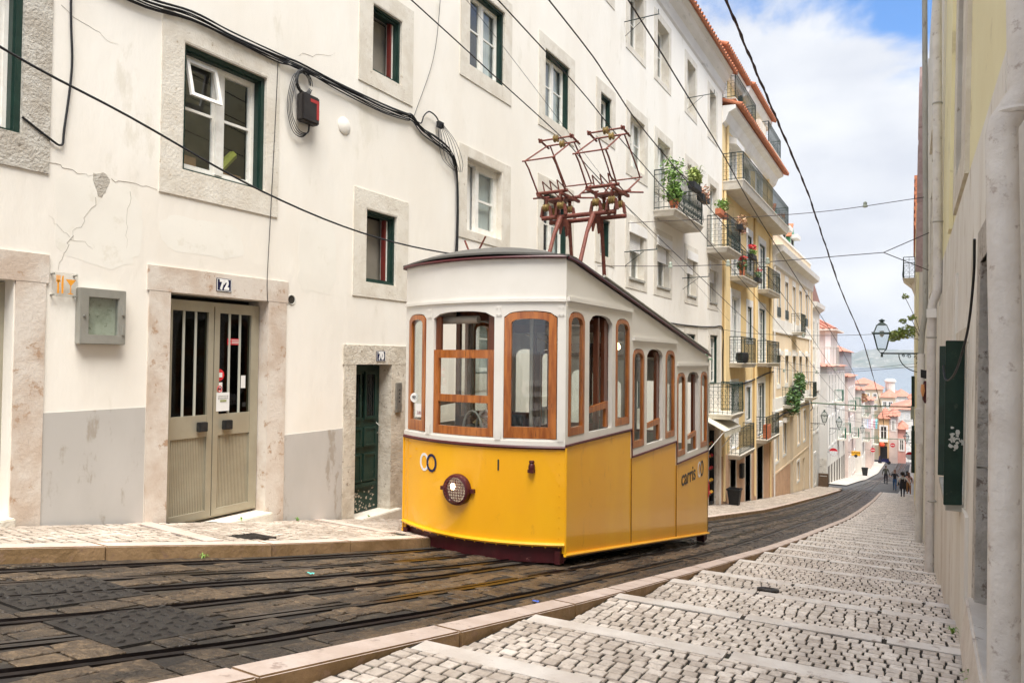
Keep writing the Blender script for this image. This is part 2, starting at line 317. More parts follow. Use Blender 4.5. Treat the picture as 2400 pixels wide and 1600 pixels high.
PY = [-8, 0, 3.3, 7, 11.6, 15, 20, 27.3, 34.3, 46, 60, 65, 77, 84, 100, 113, 121, 135, 160]
PZ = [.5, -.9, -1.45, -2.11, -2.93, -3.5, -4.3, -5.46, -6.45, -8.0, -9.67, -10.27, -11.6, -12.45, -13.9, -14.1, -14.7, -18, -23]
def lerp(x, X, Y):
    if x <= X[0]: return Y[0]
    for i in range(len(X) - 1):
        if x <= X[i + 1]: return Y[i] + (Y[i + 1] - Y[i]) * (x - X[i]) / (X[i + 1] - X[i])
    return Y[-1]
def prof(y): return lerp(y, PY, PZ)
KLY = [-8, 0, 2.4, 3.3, 4.2, 5.7, 7, 18, 26, 35, 45, 57, 62]; KLX = [-7, -6.1, -5.36, -5.15, -4.9, -4.77, -4.74, -4.66, -4.74, -4.82, -4.78, -4.5, -4.4]
def kl(y): return lerp(y, KLY, KLX)
KRX = -1.95
def krx(y): return lerp(y, [0, 1.85, 2.8, 3.8, 5.0, 7, 60], [-2.40, -2.16, -2.06, -1.99, -1.95, -1.93, -1.95])
ROADDROP = .10
def frange(a, b, s):
    n = max(1, int(round((b - a) / s))); return [a + (b - a) * i / n for i in range(n + 1)]

# ================================================================== THE GROUND
def strip(name, m, xl, xr, y0, y1, dz, step=.5, kind='structure', nx=1):
    mb = MB(); ys = frange(y0, y1, step)
    for y in ys:
        for k in range(nx + 1):
            a, b = xl(y), xr(y); mb.v.append((a + (b - a) * k / nx, y, prof(y) + dz))
    n = nx + 1
    for i in range(len(ys) - 1):
        for k in range(nx): mb.f.append((i * n + k, i * n + k + 1, (i + 1) * n + k + 1, (i + 1) * n + k))
    o = mb.build(name, m); tag(o, kind=kind); return o
def stone(mb, r, x, y, sx, sy, zf, h, jit, dome=.002, g=.0085):
    """one sett: bevelled quad with jittered corners, top follows zf(x, y)"""
    c = []
    for a, b in ((-1, -1), (1, -1), (1, 1), (-1, 1)):
        c.append((x + a * (sx / 2 - g) + r.uniform(-jit, jit), y + b * (sy / 2 - g) + r.uniform(-jit, jit)))
    dz = r.uniform(-.0015, .002); tx, ty = r.uniform(-.018, .018), r.uniform(-.018, .018); vs = []
    for (px, py) in c: vs.append((px, py, zf(px, py) - h))
    for (px, py) in c:
        vs.append((px, py, zf(px, py) - .004 + dz))
    for (px, py) in c:
        qx, qy = px + (x - px) * .07, py + (y - py) * .07; vs.append((qx, qy, zf(qx, qy) + dz + tx * (qx - x) + ty * (qy - y)))
    vs.append((x, y, zf(x, y) + dz + dome)); n = len(mb.v); mb.v += vs
    for i in range(4):
        j = (i + 1) % 4; mb.f += [(n + i, n + j, n + 4 + j, n + 4 + i), (n + 4 + i, n + 4 + j, n + 8 + j, n + 8 + i), (n + 8 + i, n + 8 + j, n + 12)]
def pave(name, m, rows_y0, rows_y1, xl, xr, zf, sx=.105, sy=.1, jit=.012, skip=None, seed=1, into=None, gap=.0085):
    r = random.Random(seed); mb = into or MB(); y = rows_y0
    while y < rows_y1:
        h = sy * r.uniform(.85, 1.15); ym = y + h / 2; x = xl(ym) + r.uniform(0, .05); x1 = xr(ym)
        while x < x1 - .03:
            wd = min(sx * r.uniform(.7, 1.35), x1 - x); xm = x + wd / 2; wob = .02 * math.sin(xm * 5 + y * 3) + .012 * math.sin(xm * 13)
            if ym + wob + h / 2 < rows_y1 + .02 and not (skip and skip(xm, ym + wob)): stone(mb, r, xm, ym + wob, wd, h, zf, .03, jit, g=gap)
            x += wd
        y += h
    if into is None:
        o = mb.build(name, m); tag(o, kind='structure'); return o

# carriageway bed, rails and setts
strip('road', roadbase, lambda y: kl(y) - .02, lambda y: krx(y) - .1, -6, 60, -ROADDROP - .010, .5, nx=6)
def R4(y): return lerp(y, [0, 1.5, 2.4, 3.6, 5, 10, 16, 22, 57, 66, 78, 90, 104, 114], [-3.5, -3.06, -2.84, -2.68, -2.62, -2.64, -2.78, -2.9, -2.95, -2.95, -2.9, -2.3, -1.2, -.8])
def R1(y): return lerp(y, [0, 2.3, 4, 5.5, 8, 18, 30, 57, 66, 78, 84, 90, 104, 114], [-5.7, -5.08, -4.72, -4.56, -4.5, -4.46, -4.5, -4.45, -4.2, -3.75, -3.9, -3.5, -2.2, -1.8])
RAILS = [R1, lambda y: R1(y) + .84, lambda y: R4(y) - .84 - (0 if y < 20 else .05), R4]
SLOTS = [lambda y: R1(y) + .42, lambda y: R4(y) - .42]
def near_rail(x, y):
    for f in RAILS:
        if abs(x - f(y)) < .105: return True
    for f in SLOTS:
        if abs(x - f(y)) < .075: return True
    for (a, b, c, d) in PLATES:
        if a < x < b and c < y < d: return True
    return False
PLATES = [(-4.62, -4.0, 1.95, 2.65), (-3.72, -3.12, 1.9, 2.55)]
rz = lambda x, y: prof(y) - ROADDROP
mbs = MB()
pave('', None, .2, 24, lambda y: kl(y) + .03, lambda y: krx(y) - .2, rz, sx=.13, sy=.19, jit=.014, skip=near_rail, seed=3, into=mbs, gap=.004)
pave('', None, 24, 60, lambda y: kl(y) + .03, lambda y: krx(y) - .2, rz, sx=.17, sy=.26, jit=.016, skip=near_rail, seed=4, into=mbs, gap=.005)
tag(mbs.build('road_setts', roadstone), kind='structure')
railhead = mat('polished_rail_head', (.30, .28, .27), (.16, .145, .14), scale=3, rough=.22, metal=.95, stretch=(6, .4, 1))
def rail(f, name, label, slot=False):
    ys = frange(.0, 6, .25) + frange(6.5, 114, .8)[0:]
    if slot: secs = [[(-.055, .0), (-.012, .002), (-.012, -.05), (-.055, -.05)], [(.012, .002), (.055, .0), (.055, -.05), (.012, -.05)]]
    else: secs = [[(-.036, .004), (-.014, .011), (-.006, -.04), (-.036, -.05)], [(.012, -.012), (.028, .006), (.05, .0), (.05, -.05), (.008, -.05)]]
    mb = MB()
    for sec in secs:
        n = len(sec); b = len(mb.v)
        for y in ys:
            for (dx, dz) in sec: mb.v.append((f(y) + dx, y, prof(y) - ROADDROP + dz))
        for i in range(len(ys) - 1):
            for k in range(n): mb.f.append((b + i * n + k, b + i * n + (k + 1) % n, b + (i + 1) * n + (k + 1) % n, b + (i + 1) * n + k))
    o = mb.build(name, steel); o.data.materials.append(railhead)
    if not slot:
        nf = 4 * (len(ys) - 1)
        for p in o.data.polygons:
            if p.index < nf and p.index % 4 == 0: p.material_index = 1
    return tag(o, label, 'rail' if not slot else 'cable slot', 'funicular rails in the street')
rail(RAILS[0], 'rail', 'dark grooved steel rail nearest the left kerb, under the tram')
rail(RAILS[1], 'rail', 'dark steel rail under the right wheels of the yellow tram')
rail(RAILS[2], 'rail', 'dark steel rail of the empty track, the one closer to the tram')
rail(RAILS[3], 'rail', 'dark steel rail nearest the stepped sidewalk kerb')
rail(SLOTS[0], 'cable_slot', 'steel cable slot between the two rails under the tram', True)
rail(SLOTS[1], 'cable_slot', 'steel cable slot in the middle of the empty track', True)
for i, (a, b, c, d) in enumerate(PLATES):
    mb = MB(); z = lambda y: prof(y) - ROADDROP
    mb.hexa([(a, c, z(c) - .03), (b, c, z(c) - .03), (b, d, z(d) - .03), (a, d, z(d) - .03), (a, c, z(c) + .004), (b, c, z(c) + .004), (b, d, z(d) + .004), (a, d, z(d) + .004)])
    for p in range(7):
        for q in range(7):
            x = a + .06 + (b - a - .12) * p / 6; y = c + .06 + (d - c - .12) * q / 6; zz = z(y) + .004; s = .026 if (p + q) % 2 else .012; t = .038 - s
            mb.hexa([(x - s, y - t, zz), (x + s, y - t, zz), (x + s, y + t, zz), (x - s, y + t, zz), (x - s * .7, y - t * .7, zz + .008), (x + s * .7, y - t * .7, zz + .008), (x + s * .7, y + t * .7, zz + .008), (x - s * .7, y + t * .7, zz + .008)])
    tag(mb.build('access_cover', castiron), ['rectangular cast iron cover with raised studs between the left rails', 'rectangular cast iron cover with raised studs between the right rails'][i], 'manhole cover', 'studded iron covers between the rails')

# left kerb and pavement
def kerb(name, m_face, m_top, fx, w_, y0, y1, drop, step=1.05, below=.25):
    mb = MB(); y = y0; r = random.Random(5)
    while y < y1:
        e = min(y + step * r.uniform(.85, 1.25), y1); g = .004
        a, b = y + g, e - g
        mb.hexa([(fx(a) - w_, a, prof(a) - below), (fx(a), a, prof(a) - below), (fx(b), b, prof(b) - below), (fx(b) - w_, b, prof(b) - below),
                 (fx(a) - w_, a, prof(a)), (fx(a), a, prof(a)), (fx(b), b, prof(b)), (fx(b) - w_, b, prof(b))])
        y = e
    o = mb.build(name, m_face, bevel=.008); tag(o, kind='structure')
    o.data.materials.append(m_top)
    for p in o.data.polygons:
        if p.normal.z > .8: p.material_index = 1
    return o
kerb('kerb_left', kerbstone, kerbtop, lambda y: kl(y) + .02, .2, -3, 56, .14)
strip('left_pavement_bed', jointdirt, lambda y: XW - .05, lambda y: kl(y) - .16, -5, 59.5, -.010, .5, nx=3)
LSTR = [(4.15, 3.95), (6.44, 6.32), (8.6, 8.4)]
def lstrip(x, y):
    for a, b in LSTR:
        t = (x + 6.45) / 1.7; yy = a + (b - a) * t
        if abs(y - yy) < .1: return True
    return (x + 5.3) ** 2 + (y - 4.5) ** 2 < .035
calcada_l = stonemat('left_calcada_stone', (.60, .535, .465), (.40, .345, .29), (.20, .155, .11), rough=.45, spec=.35, bump=.35, broad=((.78, .74, .70), (1.06, 1.03, 1.0)))
pave('left_pavement', calcada_l, .5, 26, lambda y: XW + .02, lambda y: kl(y) - .18, lambda x, y: prof(y), sx=.1, sy=.09, jit=.007, skip=lstrip, seed=8, gap=.010)
pave('left_pavement_far', calcada_l, 26, 59, lambda y: XW + .02, lambda y: kl(y) - .18, lambda x, y: prof(y), sx=.13, sy=.12, seed=9)
for a, b in LSTR:
    mb = MB(); n = 4
    for k in range(n):
        x0, x1 = -6.39 + k * 1.22 / n + .003, -6.39 + (k + 1) * 1.22 / n - .003; f = lambda x: a + (b - a) * (x + 6.45) / 1.7
        mb.hexa([(x0, f(x0) - .09, prof(f(x0)) - .05), (x1, f(x1) - .09, prof(f(x1)) - .05), (x1, f(x1) + .09, prof(f(x1)) - .05), (x0, f(x0) + .09, prof(f(x0)) - .05),
                 (x0, f(x0) - .09, prof(f(x0) - .09) + .004), (x1, f(x1) - .09, prof(f(x1) - .09) + .004), (x1, f(x1) + .09, prof(f(x1) + .09) + .004), (x0, f(x0) + .09, prof(f(x0) + .09) + .004)])
    tag(mb.build('pavement_strip', kerbtop), kind='structure')
def cover(x, y, r_, z, label, sq=False):
    mb = MB(); t = .175 if True else 0
    if sq: mb.box(x - r_, x + r_, y - r_, y + r_, -.03, .002); [mb.box(x - r_ + .02, x + r_ - .02, y - r_ + .03 + k * .04, y - r_ + .05 + k * .04, .002, .007) for k in range(int(r_ * 2 / .04) - 1)]
    else: mb.lathe((x, y, 0), [(r_, -.03), (r_, .002), (r_ * .85, .002), (r_ * .8, .006), (r_ * .4, .006), (r_ * .35, .001), (.01, .001)], 20)
    o = mb.build('manhole_cover', castiron, xf=lambda p: (p[0], p[1], p[2] + z + (p[1] - y) * -.12)); return tag(o, label, 'manhole cover')
cover(-5.3, 4.5, .15, prof(4.5) + .002, 'small square iron cover set in the left pavement before door 72', True)

# right stepped sidewalk
def kr_top(y): return prof(y)
NOS = [-3, -1.6, -.6, .55, 1.7, 2.79, 3.79, 5.08, 6.41, 7.44, 9.26, 11.0, 12.3, 13.58, 14.74, 16.06, 17.0, 17.9, 19.2, 20.2, 21.6, 23.2]
while NOS[-1] < 57.5: NOS.append(NOS[-1] + (1.45 if len(NOS) % 2 else 1.6))
NOS[-1] = 58.2
def rwx(y): return lerp(y, [-4, 3.5, 5, 8, 12, 20, 24, 30, 55, 60], [.5, .42, .34, .34, .32, .28, .2, .14, .06, .06])   # foot of the right-hand walls
mbs = MB(); bed = MB(); nosm = MB(); r = random.Random(2)
SK = .055
for i in range(len(NOS) - 1):
    a, b = NOS[i], NOS[i + 1]; za, zb = prof(a), prof(b); h = min(.20, (za - zb) * .62)
    def yof(x, yy): return yy - (x - KRX) * SK      # undo the slight skew of the steps
    def zf(x, y, a=a, b=b, za=za, zb=zb, h=h):
        t = (yof(x, y) - a) / (b - a); return (za - h) + (zb - (za - h)) * t
    bed.add([(krx(a) - .04, a - .02, zf(KRX, a - .02) - .009), (.5, a - .02 + 2.45 * SK, zf(KRX, a - .02) - .009), (.5, b + 2.45 * SK, zb - .009), (krx(b) - .04, b, zb - .009)], [(0, 1, 2, 3)])
    sz = .080 if a < 24 else .11
    rr = random.Random(100 + i); y = a + .0
    while y < b - .15:
        hh = min(sz * .95 * rr.uniform(.93, 1.07), b - .14 - y + .02)
        x = krx(y) + rr.uniform(.0, .02); x1 = rwx(y) + .02
        while x < x1:
            wd = sz * (1.0 if x < rwx(a) - 2 * sz else 1.1) * rr.uniform(.86, 1.16); xm = x + wd / 2; ym = y + hh / 2 + (xm - KRX) * SK + .010 * math.sin(xm * 5 + i)
            stone(mbs, rr, xm, ym, wd, hh, zf, .03, .0045 if a < 20 else .007, dome=.001, g=.0062)
            x += wd
        y += hh
    # nosing slab at the low end of the tread, with its riser
    x = krx(b) - .0
    while x < rwx(b):
        e = min(x + r.uniform(.75, 1.15), rwx(b) + .03); g = .003
        ya, yb = b - .135, b + .012; s0, s1 = (x + g - KRX) * SK, (e - g - KRX) * SK; zt = zf(KRX, ya); hn = .24
        nosm.hexa([(x + g, ya + s0, zb - hn), (e - g, ya + s1, zb - hn), (e - g, yb + s1, zb - hn), (x + g, yb + s0, zb - hn), (x + g, ya + s0, zt), (e - g, ya + s1, zt), (e - g, yb + s1, zb + .003), (x + g, yb + s0, zb + .003)])
        x = e
tag(mbs.build('stepped_sidewalk', calcada), kind='structure'); tag(bed.build('stepped_sidewalk_bed', jointdirt), kind='structure')
tag(nosm.build('stepped_sidewalk_nosings', nosing_m, bevel=.012), kind='structure')
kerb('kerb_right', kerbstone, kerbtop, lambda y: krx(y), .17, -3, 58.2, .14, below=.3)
cover(-1.16, 4.79 + .0, .11, prof(4.79) - .045, 'small round iron cover in the stepped sidewalk, on the nearer tread')
cover(-1.19, 7.0, .1, prof(7.0) - .03, 'small round iron cover in the stepped sidewalk, on the farther tread')

# the street beyond the steps: asphalt crossing, side street, far terrain
def base_r(y): return lerp(y, [57, 60, 113], [.3, .3, 2])
strip('cross_street', asphalt, lambda y: -16 if 60.3 < y < 65.9 else -6.6, base_r, 58.2, 122, -ROADDROP - .02, .4, nx=8)
farpav = mat('worn_paving', (.50, .465, .42), (.42, .385, .345), scale=2, rough=.7, bump=.3)
strip('far_pavement_left', farpav, lambda y: XW - .1, lambda y: lerp(y, [66, 90, 113], [-4.9, -4.2, -3.4]), 66, 113, -.02, 2)
strip('far_pavement_right', farpav, lambda y: lerp(y, [60, 113], [-1.0, -.4]), base_r, 59.5, 113, -.05, 2)
mb = MB(); N = 24     # the hill falling to the river, one sheet
ys = [-300, -60, -8, 20, 60, 100, 121, 135, 160, 220, 320, 420]; xs = [-900, -300, -120, -60, -30, -16.5, 2.5, 30, 80, 200, 700]
def tz(y): return min(prof(y), 6) - .35 if y < 160 else lerp(y, [160, 220, 320, 420], [-23.2, -24.6, -25.3, -26.5])
for y in ys:
    for x in xs: mb.v.append((x, y, (tz(y) if y > -8 else tz(-8) + 0) - .0))
for i in range(len(ys) - 1):
    for k in range(len(xs) - 1): mb.f.append((i * len(xs) + k, i * len(xs) + k + 1, (i + 1) * len(xs) + k + 1, (i + 1) * len(xs) + k))
tag(mb.build('ground', mat('town_ground', (.28, .25, .22), (.22, .2, .18), scale=.1, rough=.95)), kind='structure')
water = mat('river_water', (.13, .17, .20), (.155, .195, .225), scale=.01, rough=.22, spec=.5, bump=.25, bscale=.15)
mb = MB(); mb.add([(-9000, 330, -26), (9000, 330, -26), (9000, 5200, -26), (-9000, 5200, -26)], [(0, 1, 2, 3)]); tag(mb.build('river_water', water), kind='structure')
mb = MB(); r = random.Random(9); xs = [-3800 + i * 40 for i in range(200)]; hs = []
for j, (yy, hh) in enumerate([(3700, 0), (3760, 14), (3900, 40), (4100, 74), (4400, 92), (4700, 60)]):
    for i, x in enumerate(xs):
        s = 1 + .22 * math.sin(x * .0042 + .6) + .13 * math.sin(x * .013 + j) + r.uniform(-.09, .09)
        mb.v.append((x, yy + r.uniform(-25, 25) * (j > 0), -26.2 + hh * s))
n = len(xs)
for j in range(5):
    for i in range(n - 1): mb.f.append((j * n + i, j * n + i + 1, (j + 1) * n + i + 1, (j + 1) * n + i))
tag(mb.build('far_hills', mat('hill_scrub', (.12, .145, .10), (.22, .215, .165), scale=.012, rough=.95, c3=(.5, .46, .4), spots=.62, detail=8), smooth=True), kind='structure')

# ================================================================== THE FUNICULAR TRAM
TX, HW = -4.2, 1.05
TS = 1.05                                    # half width; the near side is X = -3.15
tram = thing('funicular_tram', (TX, 9.6, prof(9.6) - ROADDROP), 'yellow and white funicular tram car with stepped body on the steep street', 'tram')
YF, YS1, YS2, YR = 6.67, 8.65, 10.63, 12.58
def bowy(x): return YF - .28 * (1 - min(1, abs((x - TX) / HW)) ** 2)
def rearbow(x): return YR + .2 * (1 - ((x - TX) / HW) ** 2)
def FB(u, v, d):                             # front face map, d outward
    s = .56 * (u - TX) / HW / HW * 1.0; n = Vector((.56 * (u - TX) / HW / HW, -1, 0)).normalized(); return (u + n.x * d, bowy(u) + n.y * d, v)
def RB(u, v, d): return (u, rearbow(u) + d, v)
def SR(u, v, d): return (TX + HW + d, u, v)
def SL(u, v, d): return (TX - HW - d, u, v)
def redge(y): return 1.07 - .02 * max(0, min(1, (y - 6.4) / .6)) - .168 * max(0, y - 6.85) if y > 6.85 else 1.07 - .02 * max(0, min(1, (y - 6.4) / .6))
nU = 20; US = [TX - HW + 2 * HW * k / nU for k in range(nU + 1)]
# lower body
MB().sheet(grid(TX - HW, TX + HW, -1.93, -.93, [], us=US), FB, -.04, 0).build('front_panel', tyellow, tram, smooth=True)
mb = MB().sheet(grid(TX - HW, TX + HW, -3.03, -1.6, [], us=US), RB, -.04, 0); mb.build('rear_panel', tyellow, tram, smooth=True)
def side_panels(S):
    for (a, b, zt, zt2) in ((YF, YS1, -.92, None), (YS1, YS2, -1.26, None), (YS2, YR, -1.60, None)):
        za, zb = -2.02 - .1712 * (a - YF), -2.02 - .1712 * (b - YF); g = .003
        MB().sheet([[(a + g, za), (b - g, zb), (b - g, zt), (a + g, zt)]], S, -.03, 0).build('side_panel', tyellow, tram)
side_panels(SR); side_panels(SL)
# beads, belt rails, skirt
mb = MB(); mb.tube([FB(u, -1.925, .012) for u in US], .022); mb.build('front_bead', tyellow, tram, smooth=True)
for sg in (1, -1):
    X = TX + sg * (HW + .012); mb = MB(); mb.tube([(X, YF - .01, -2.03), (X, YR, -3.035)], .02); mb.tube([(X, YF, -2.02), (X, YF, -.93)], .012, 5); mb.build('side_bead', tyellow, tram, smooth=True)
mb = MB(); mb.tube([FB(u, -.925, .008) for u in US], .02)
mb.build('belt_rail', tburg, tram, smooth=True)
for sg in (1, -1):
    X = TX + sg * (HW + .008); mb = MB()
    for pts in ([(X, YF, -.905), (X, YS1, -.895), (X, YS1 + .012, -1.25), (X, YS2, -1.24), (X, YS2 + .012, -1.585), (X, YR, -1.585)],):
        for p, q in zip(pts[:-1], pts[1:]): mb.tube([p, q], .014, 5)
    mb.build('belt_rail', tburg, tram, smooth=True)
mb = MB().sheet([[(a, -2.125 + .0), (b, -2.125 + .0), (b, -1.94), (a, -1.94)] for a, b in zip(US[:-1], US[1:])], FB, -.09, -.035)
mb.sheet([[(YF - .05, -2.125), (YF + .10, -2.11), (YF + .17, -2.03), (YF - .05, -1.99)]], SR, -.09, -.03)
mb.sheet([[(YF - .05, -2.125), (YF + .10, -2.11), (YF + .17, -2.03), (YF - .05, -1.99)]], SL, -.09, -.03); mb.build('skirt', tburg, tram)
MB().box(TX + HW - .16, TX + HW - .03, YR - .16, YR + .04, -3.16, -3.03).build('rear_skirt', tburg, tram); mb = MB().box(TX - HW + .03, TX - HW + .16, YR - .16, YR + .04, -3.16, -3.03); mb.build('rear_skirt', tburg, tram)
# underframe + wheels
mb = MB(); mb.hexa([(TX - .9, 6.9, -2.16), (TX + .9, 6.9, -2.16), (TX + .9, 12.4, -3.06), (TX - .9, 12.4, -3.06), (TX - .9, 6.9, -2.0), (TX + .9, 6.9, -2.0), (TX + .9, 12.4, -2.9), (TX - .9, 12.4, -2.9)]); mb.build('underframe', black, tram)
for wy in (8.1, 11.2):
    for wx in (R1(wy), R1(wy) + .84):
        zc = prof(wy) - ROADDROP + .2; mb = MB().lathe((wx, wy, zc), [(.2, -.05), (.2, .05), (.15, .052), (.05, .06)], 18, 'x'); mb.build('wheel', black, tram, smooth=True)
mb = MB()
for k in range(17): u = -5.2 + k * .125; mb.lathe(FB(u, -1.955 + .0, .0), [(.009, -.006), (.006, -.002)], 6, 'y')
for k in range(9): mb.lathe(FB(-3.2, -1.86 + k * .11, .003), [(.008, -.006), (.005, -.002)], 6, 'y'); mb.lathe(FB(-5.19, -1.86 + k * .11, .003), [(.008, -.006), (.005, -.002)], 6, 'y')
for (u, z) in ((-5.12, -1.0), (-4.98, -1.05), (-5.1, -1.15)): mb.lathe(FB(u, z, 0), [(.014, -.008), (.008, -.001)], 8, 'y')
tag(mb.build('rivet_row', tyellow, tram), kind='stuff')
MB().sheet([[(-3.235, -1.92), (-3.15, -1.92), (-3.15, -.94), (-3.235, -.94)]], FB, 0, .004).build('corner_strip', tyellow, tram); MB().sheet([[(-5.25, -1.92), (-5.165, -1.92), (-5.165, -.94), (-5.25, -.94)]], FB, 0, .004).build('corner_strip', tyellow, tram)
MB().box(TX + HW + .001, TX + HW + .0125, YS1 - .004, YS1 + .004, -2.33, -.93).build('panel_seam', mat('seam_sealant', (.25, .11, .01)), tram); MB().box(TX + HW + .001, TX + HW + .0125, YS2 - .004, YS2 + .004, -2.68, -1.27).build('panel_seam', mat('seam_sealant', (.25, .11, .01)), tram)
# upper front: white frame with three openings
def archcells(u0, u1, z0, zs, za, zlo, ztopf, n=8):
    """fillers under and over one arched opening"""
    c = []; us = [u0 + (u1 - u0) * k / n for k in range(n + 1)]
    def az(u): t = (u - (u0 + u1) / 2) / ((u1 - u0) / 2); return zs + (za - zs) * math.sqrt(max(0, 1 - abs(t) ** 2.4))
    for a, b in zip(us[:-1], us[1:]):
        c.append([(a, zlo), (b, zlo), (b, z0), (a, z0)]); c.append([(a, az(a)), (b, az(b)), (b, ztopf(b)), (a, ztopf(a))])
    return c
def panel(openings, u0, u1, zlo, ztopf, S, d0, d1, seg=1):
    c = []; e = u0
    for (a, b, z0, zs, za) in openings:
        m = max(1, int((a - e) / .12)) if seg else 1
        for k in range(m): p, q = e + (a - e) * k / m, e + (a - e) * (k + 1) / m; c.append([(p, zlo), (q, zlo), (q, ztopf(q)), (p, ztopf(p))])
        c += archcells(a, b, z0, zs, za, zlo, ztopf); e = b
    c.append([(e, zlo), (u1, zlo), (u1, ztopf(u1)), (e, ztopf(e))])
    return MB().sheet(c, S, d0, d1)
def woodframe(a, b, z0, zs, za, w_, S, d0, d1, name='window_frame', m=None, pane=True, parent=tram, wb=None, n=10):
    wb = wb or w_ * 1.5; us = [a + (b - a) * k / n for k in range(n + 1)]; ui = [a + w_ + (b - a - 2 * w_) * k / n for k in range(n + 1)]
    def az(u, a, b, zs, za): t = (u - (a + b) / 2) / ((b - a) / 2); return zs + (za - zs) * math.sqrt(max(0, 1 - abs(t) ** 2.4))
    ou = [(u, az(u, a, b, zs, za)) for u in us]; inn = [(u, az(u, a + w_, b - w_, zs - w_ * .6, za - w_)) for u in ui]
    c = [[ou[k], inn[k], inn[k + 1], ou[k + 1]] for k in range(n)]
    c += [[(a, z0), (a + w_, z0 + wb), inn[0], ou[0]], [(b - w_, z0 + wb), (b, z0), ou[-1], inn[-1]], [(a, z0), (b, z0), (b - w_, z0 + wb), (a + w_, z0 + wb)]]
    f = MB().sheet(c, S, d0, d1).build(name, m or twood, parent)
    if pane:
        pc = [[(ui[k], z0 + wb), (ui[k + 1], z0 + wb), inn[k + 1], inn[k]] for k in range(n)]
        MB().sheet(pc, S, (d0 + d1) / 2 - .002, (d0 + d1) / 2 + .002).build('pane', glass_t, f)
    return f
FO = [(-5.175, -4.82, -.84, .44, .505), (-4.69, -3.872, -.84, .44, .51), (-3.765, -3.228, -.84, .44, .505)]
panel(FO, TX - HW, TX + HW, -.915, lambda u: 1.06, FB, -.05, 0).build('front_window_wall', twhite, tram, smooth=True)
panel([(a, b, z0 - .9, zs - .9, za - .9) for a, b, z0, zs, za in FO], TX - HW, TX + HW, -1.6, lambda u: .02, RB, -.05, 0).build('rear_window_wall', twhite, tram, smooth=True)
mb = MB(); mb.sheet([[(a, .60), (b, .60), (b, .632), (a, .632)] for a, b in zip(US[:-1], US[1:])], FB, 0, .022).build('front_moulding', twhite, tram); mb = MB(); mb.sheet([[(a, -.915), (b, -.915), (b, -.86), (a, -.86)] for a, b in zip(US[:-1], US[1:])], FB, 0, .012)
mb.build('front_moulding', twhite, tram)
mb = MB()                                     # rivet plates at the posts
for u in (-4.755, -3.82, -3.195):
    for z in (.45, -.86): mb.sheet([[(u - .03, z), (u + .03, z), (u + .03, z + .11), (u - .03, z + .11)]], FB, 0.012 if z < 0 else 0, .017 if z < 0 else .006)
    for z in (.47, .54, -.84, -.78):
        for du in (-.018, .018): mb.lathe(FB(u + du, z, .014), [(.006, -.004), (.005, .004)], 6, 'y')
mb.build('post_plate', twhite, tram)
woodframe(-5.165, -4.83, -.835, .43, .495, .055, FB, -.035, .008, wb=.12)
woodframe(-3.758, -3.235, -.835, .43, .495, .075, FB, -.035, .008, wb=.12)
# middle opening: lowered sash (two lights) and the dark inner frame above
f = MB()
sash = [[(-4.685, .0), (-3.878, .0), (-3.878, .09), (-4.685, .09)], [(-4.685, -.48), (-3.878, -.48), (-3.878, -.40), (-4.685, -.40)], [(-4.685, -.835), (-3.878, -.835), (-3.878, -.745), (-4.685, -.745)],
        [(-4.685, -.745), (-4.61, -.745), (-4.61, -.48), (-4.685, -.48)], [(-3.94, -.745), (-3.878, -.745), (-3.878, -.48), (-3.94, -.48)], [(-4.685, -.40), (-4.61, -.40), (-4.61, .0), (-4.685, .0)], [(-3.94, -.40), (-3.878, -.40), (-3.878, .0), (-3.94, .0)]]
def sub(cells, n=6):
    o = []
    for c in cells:
        (a, z0), (b, _), (_, z1), _ = c
        for k in range(n): p, q = a + (b - a) * k / n, a + (b - a) * (k + 1) / n; o.append([(p, z0), (q, z0), (q, z1), (p, z1)])
    return o
f = MB().sheet(sub(sash), FB, -.045, -.004).build('sash', twood, tram)
MB().sheet(sub([[(-4.61, -.745), (-3.94, -.745), (-3.94, -.48), (-4.61, -.48)], [(-4.61, -.40), (-3.94, -.40), (-3.94, 0), (-4.61, 0)]]), FB, -.027, -.023).build('pane', glass_t, f)
mb = MB().sheet(sub([[(-4.685, .09), (-4.60, .09), (-4.60, .46), (-4.685, .46)]]), FB, -.06, -.03).build('inner_frame', twood_d, tram); mb = MB(); mb.sheet(sub([[(-3.96, .09), (-3.88, .09), (-3.88, .46), (-3.96, .46)]]), FB, -.08, -.05); mb.build('inner_frame', twood_d, tram)
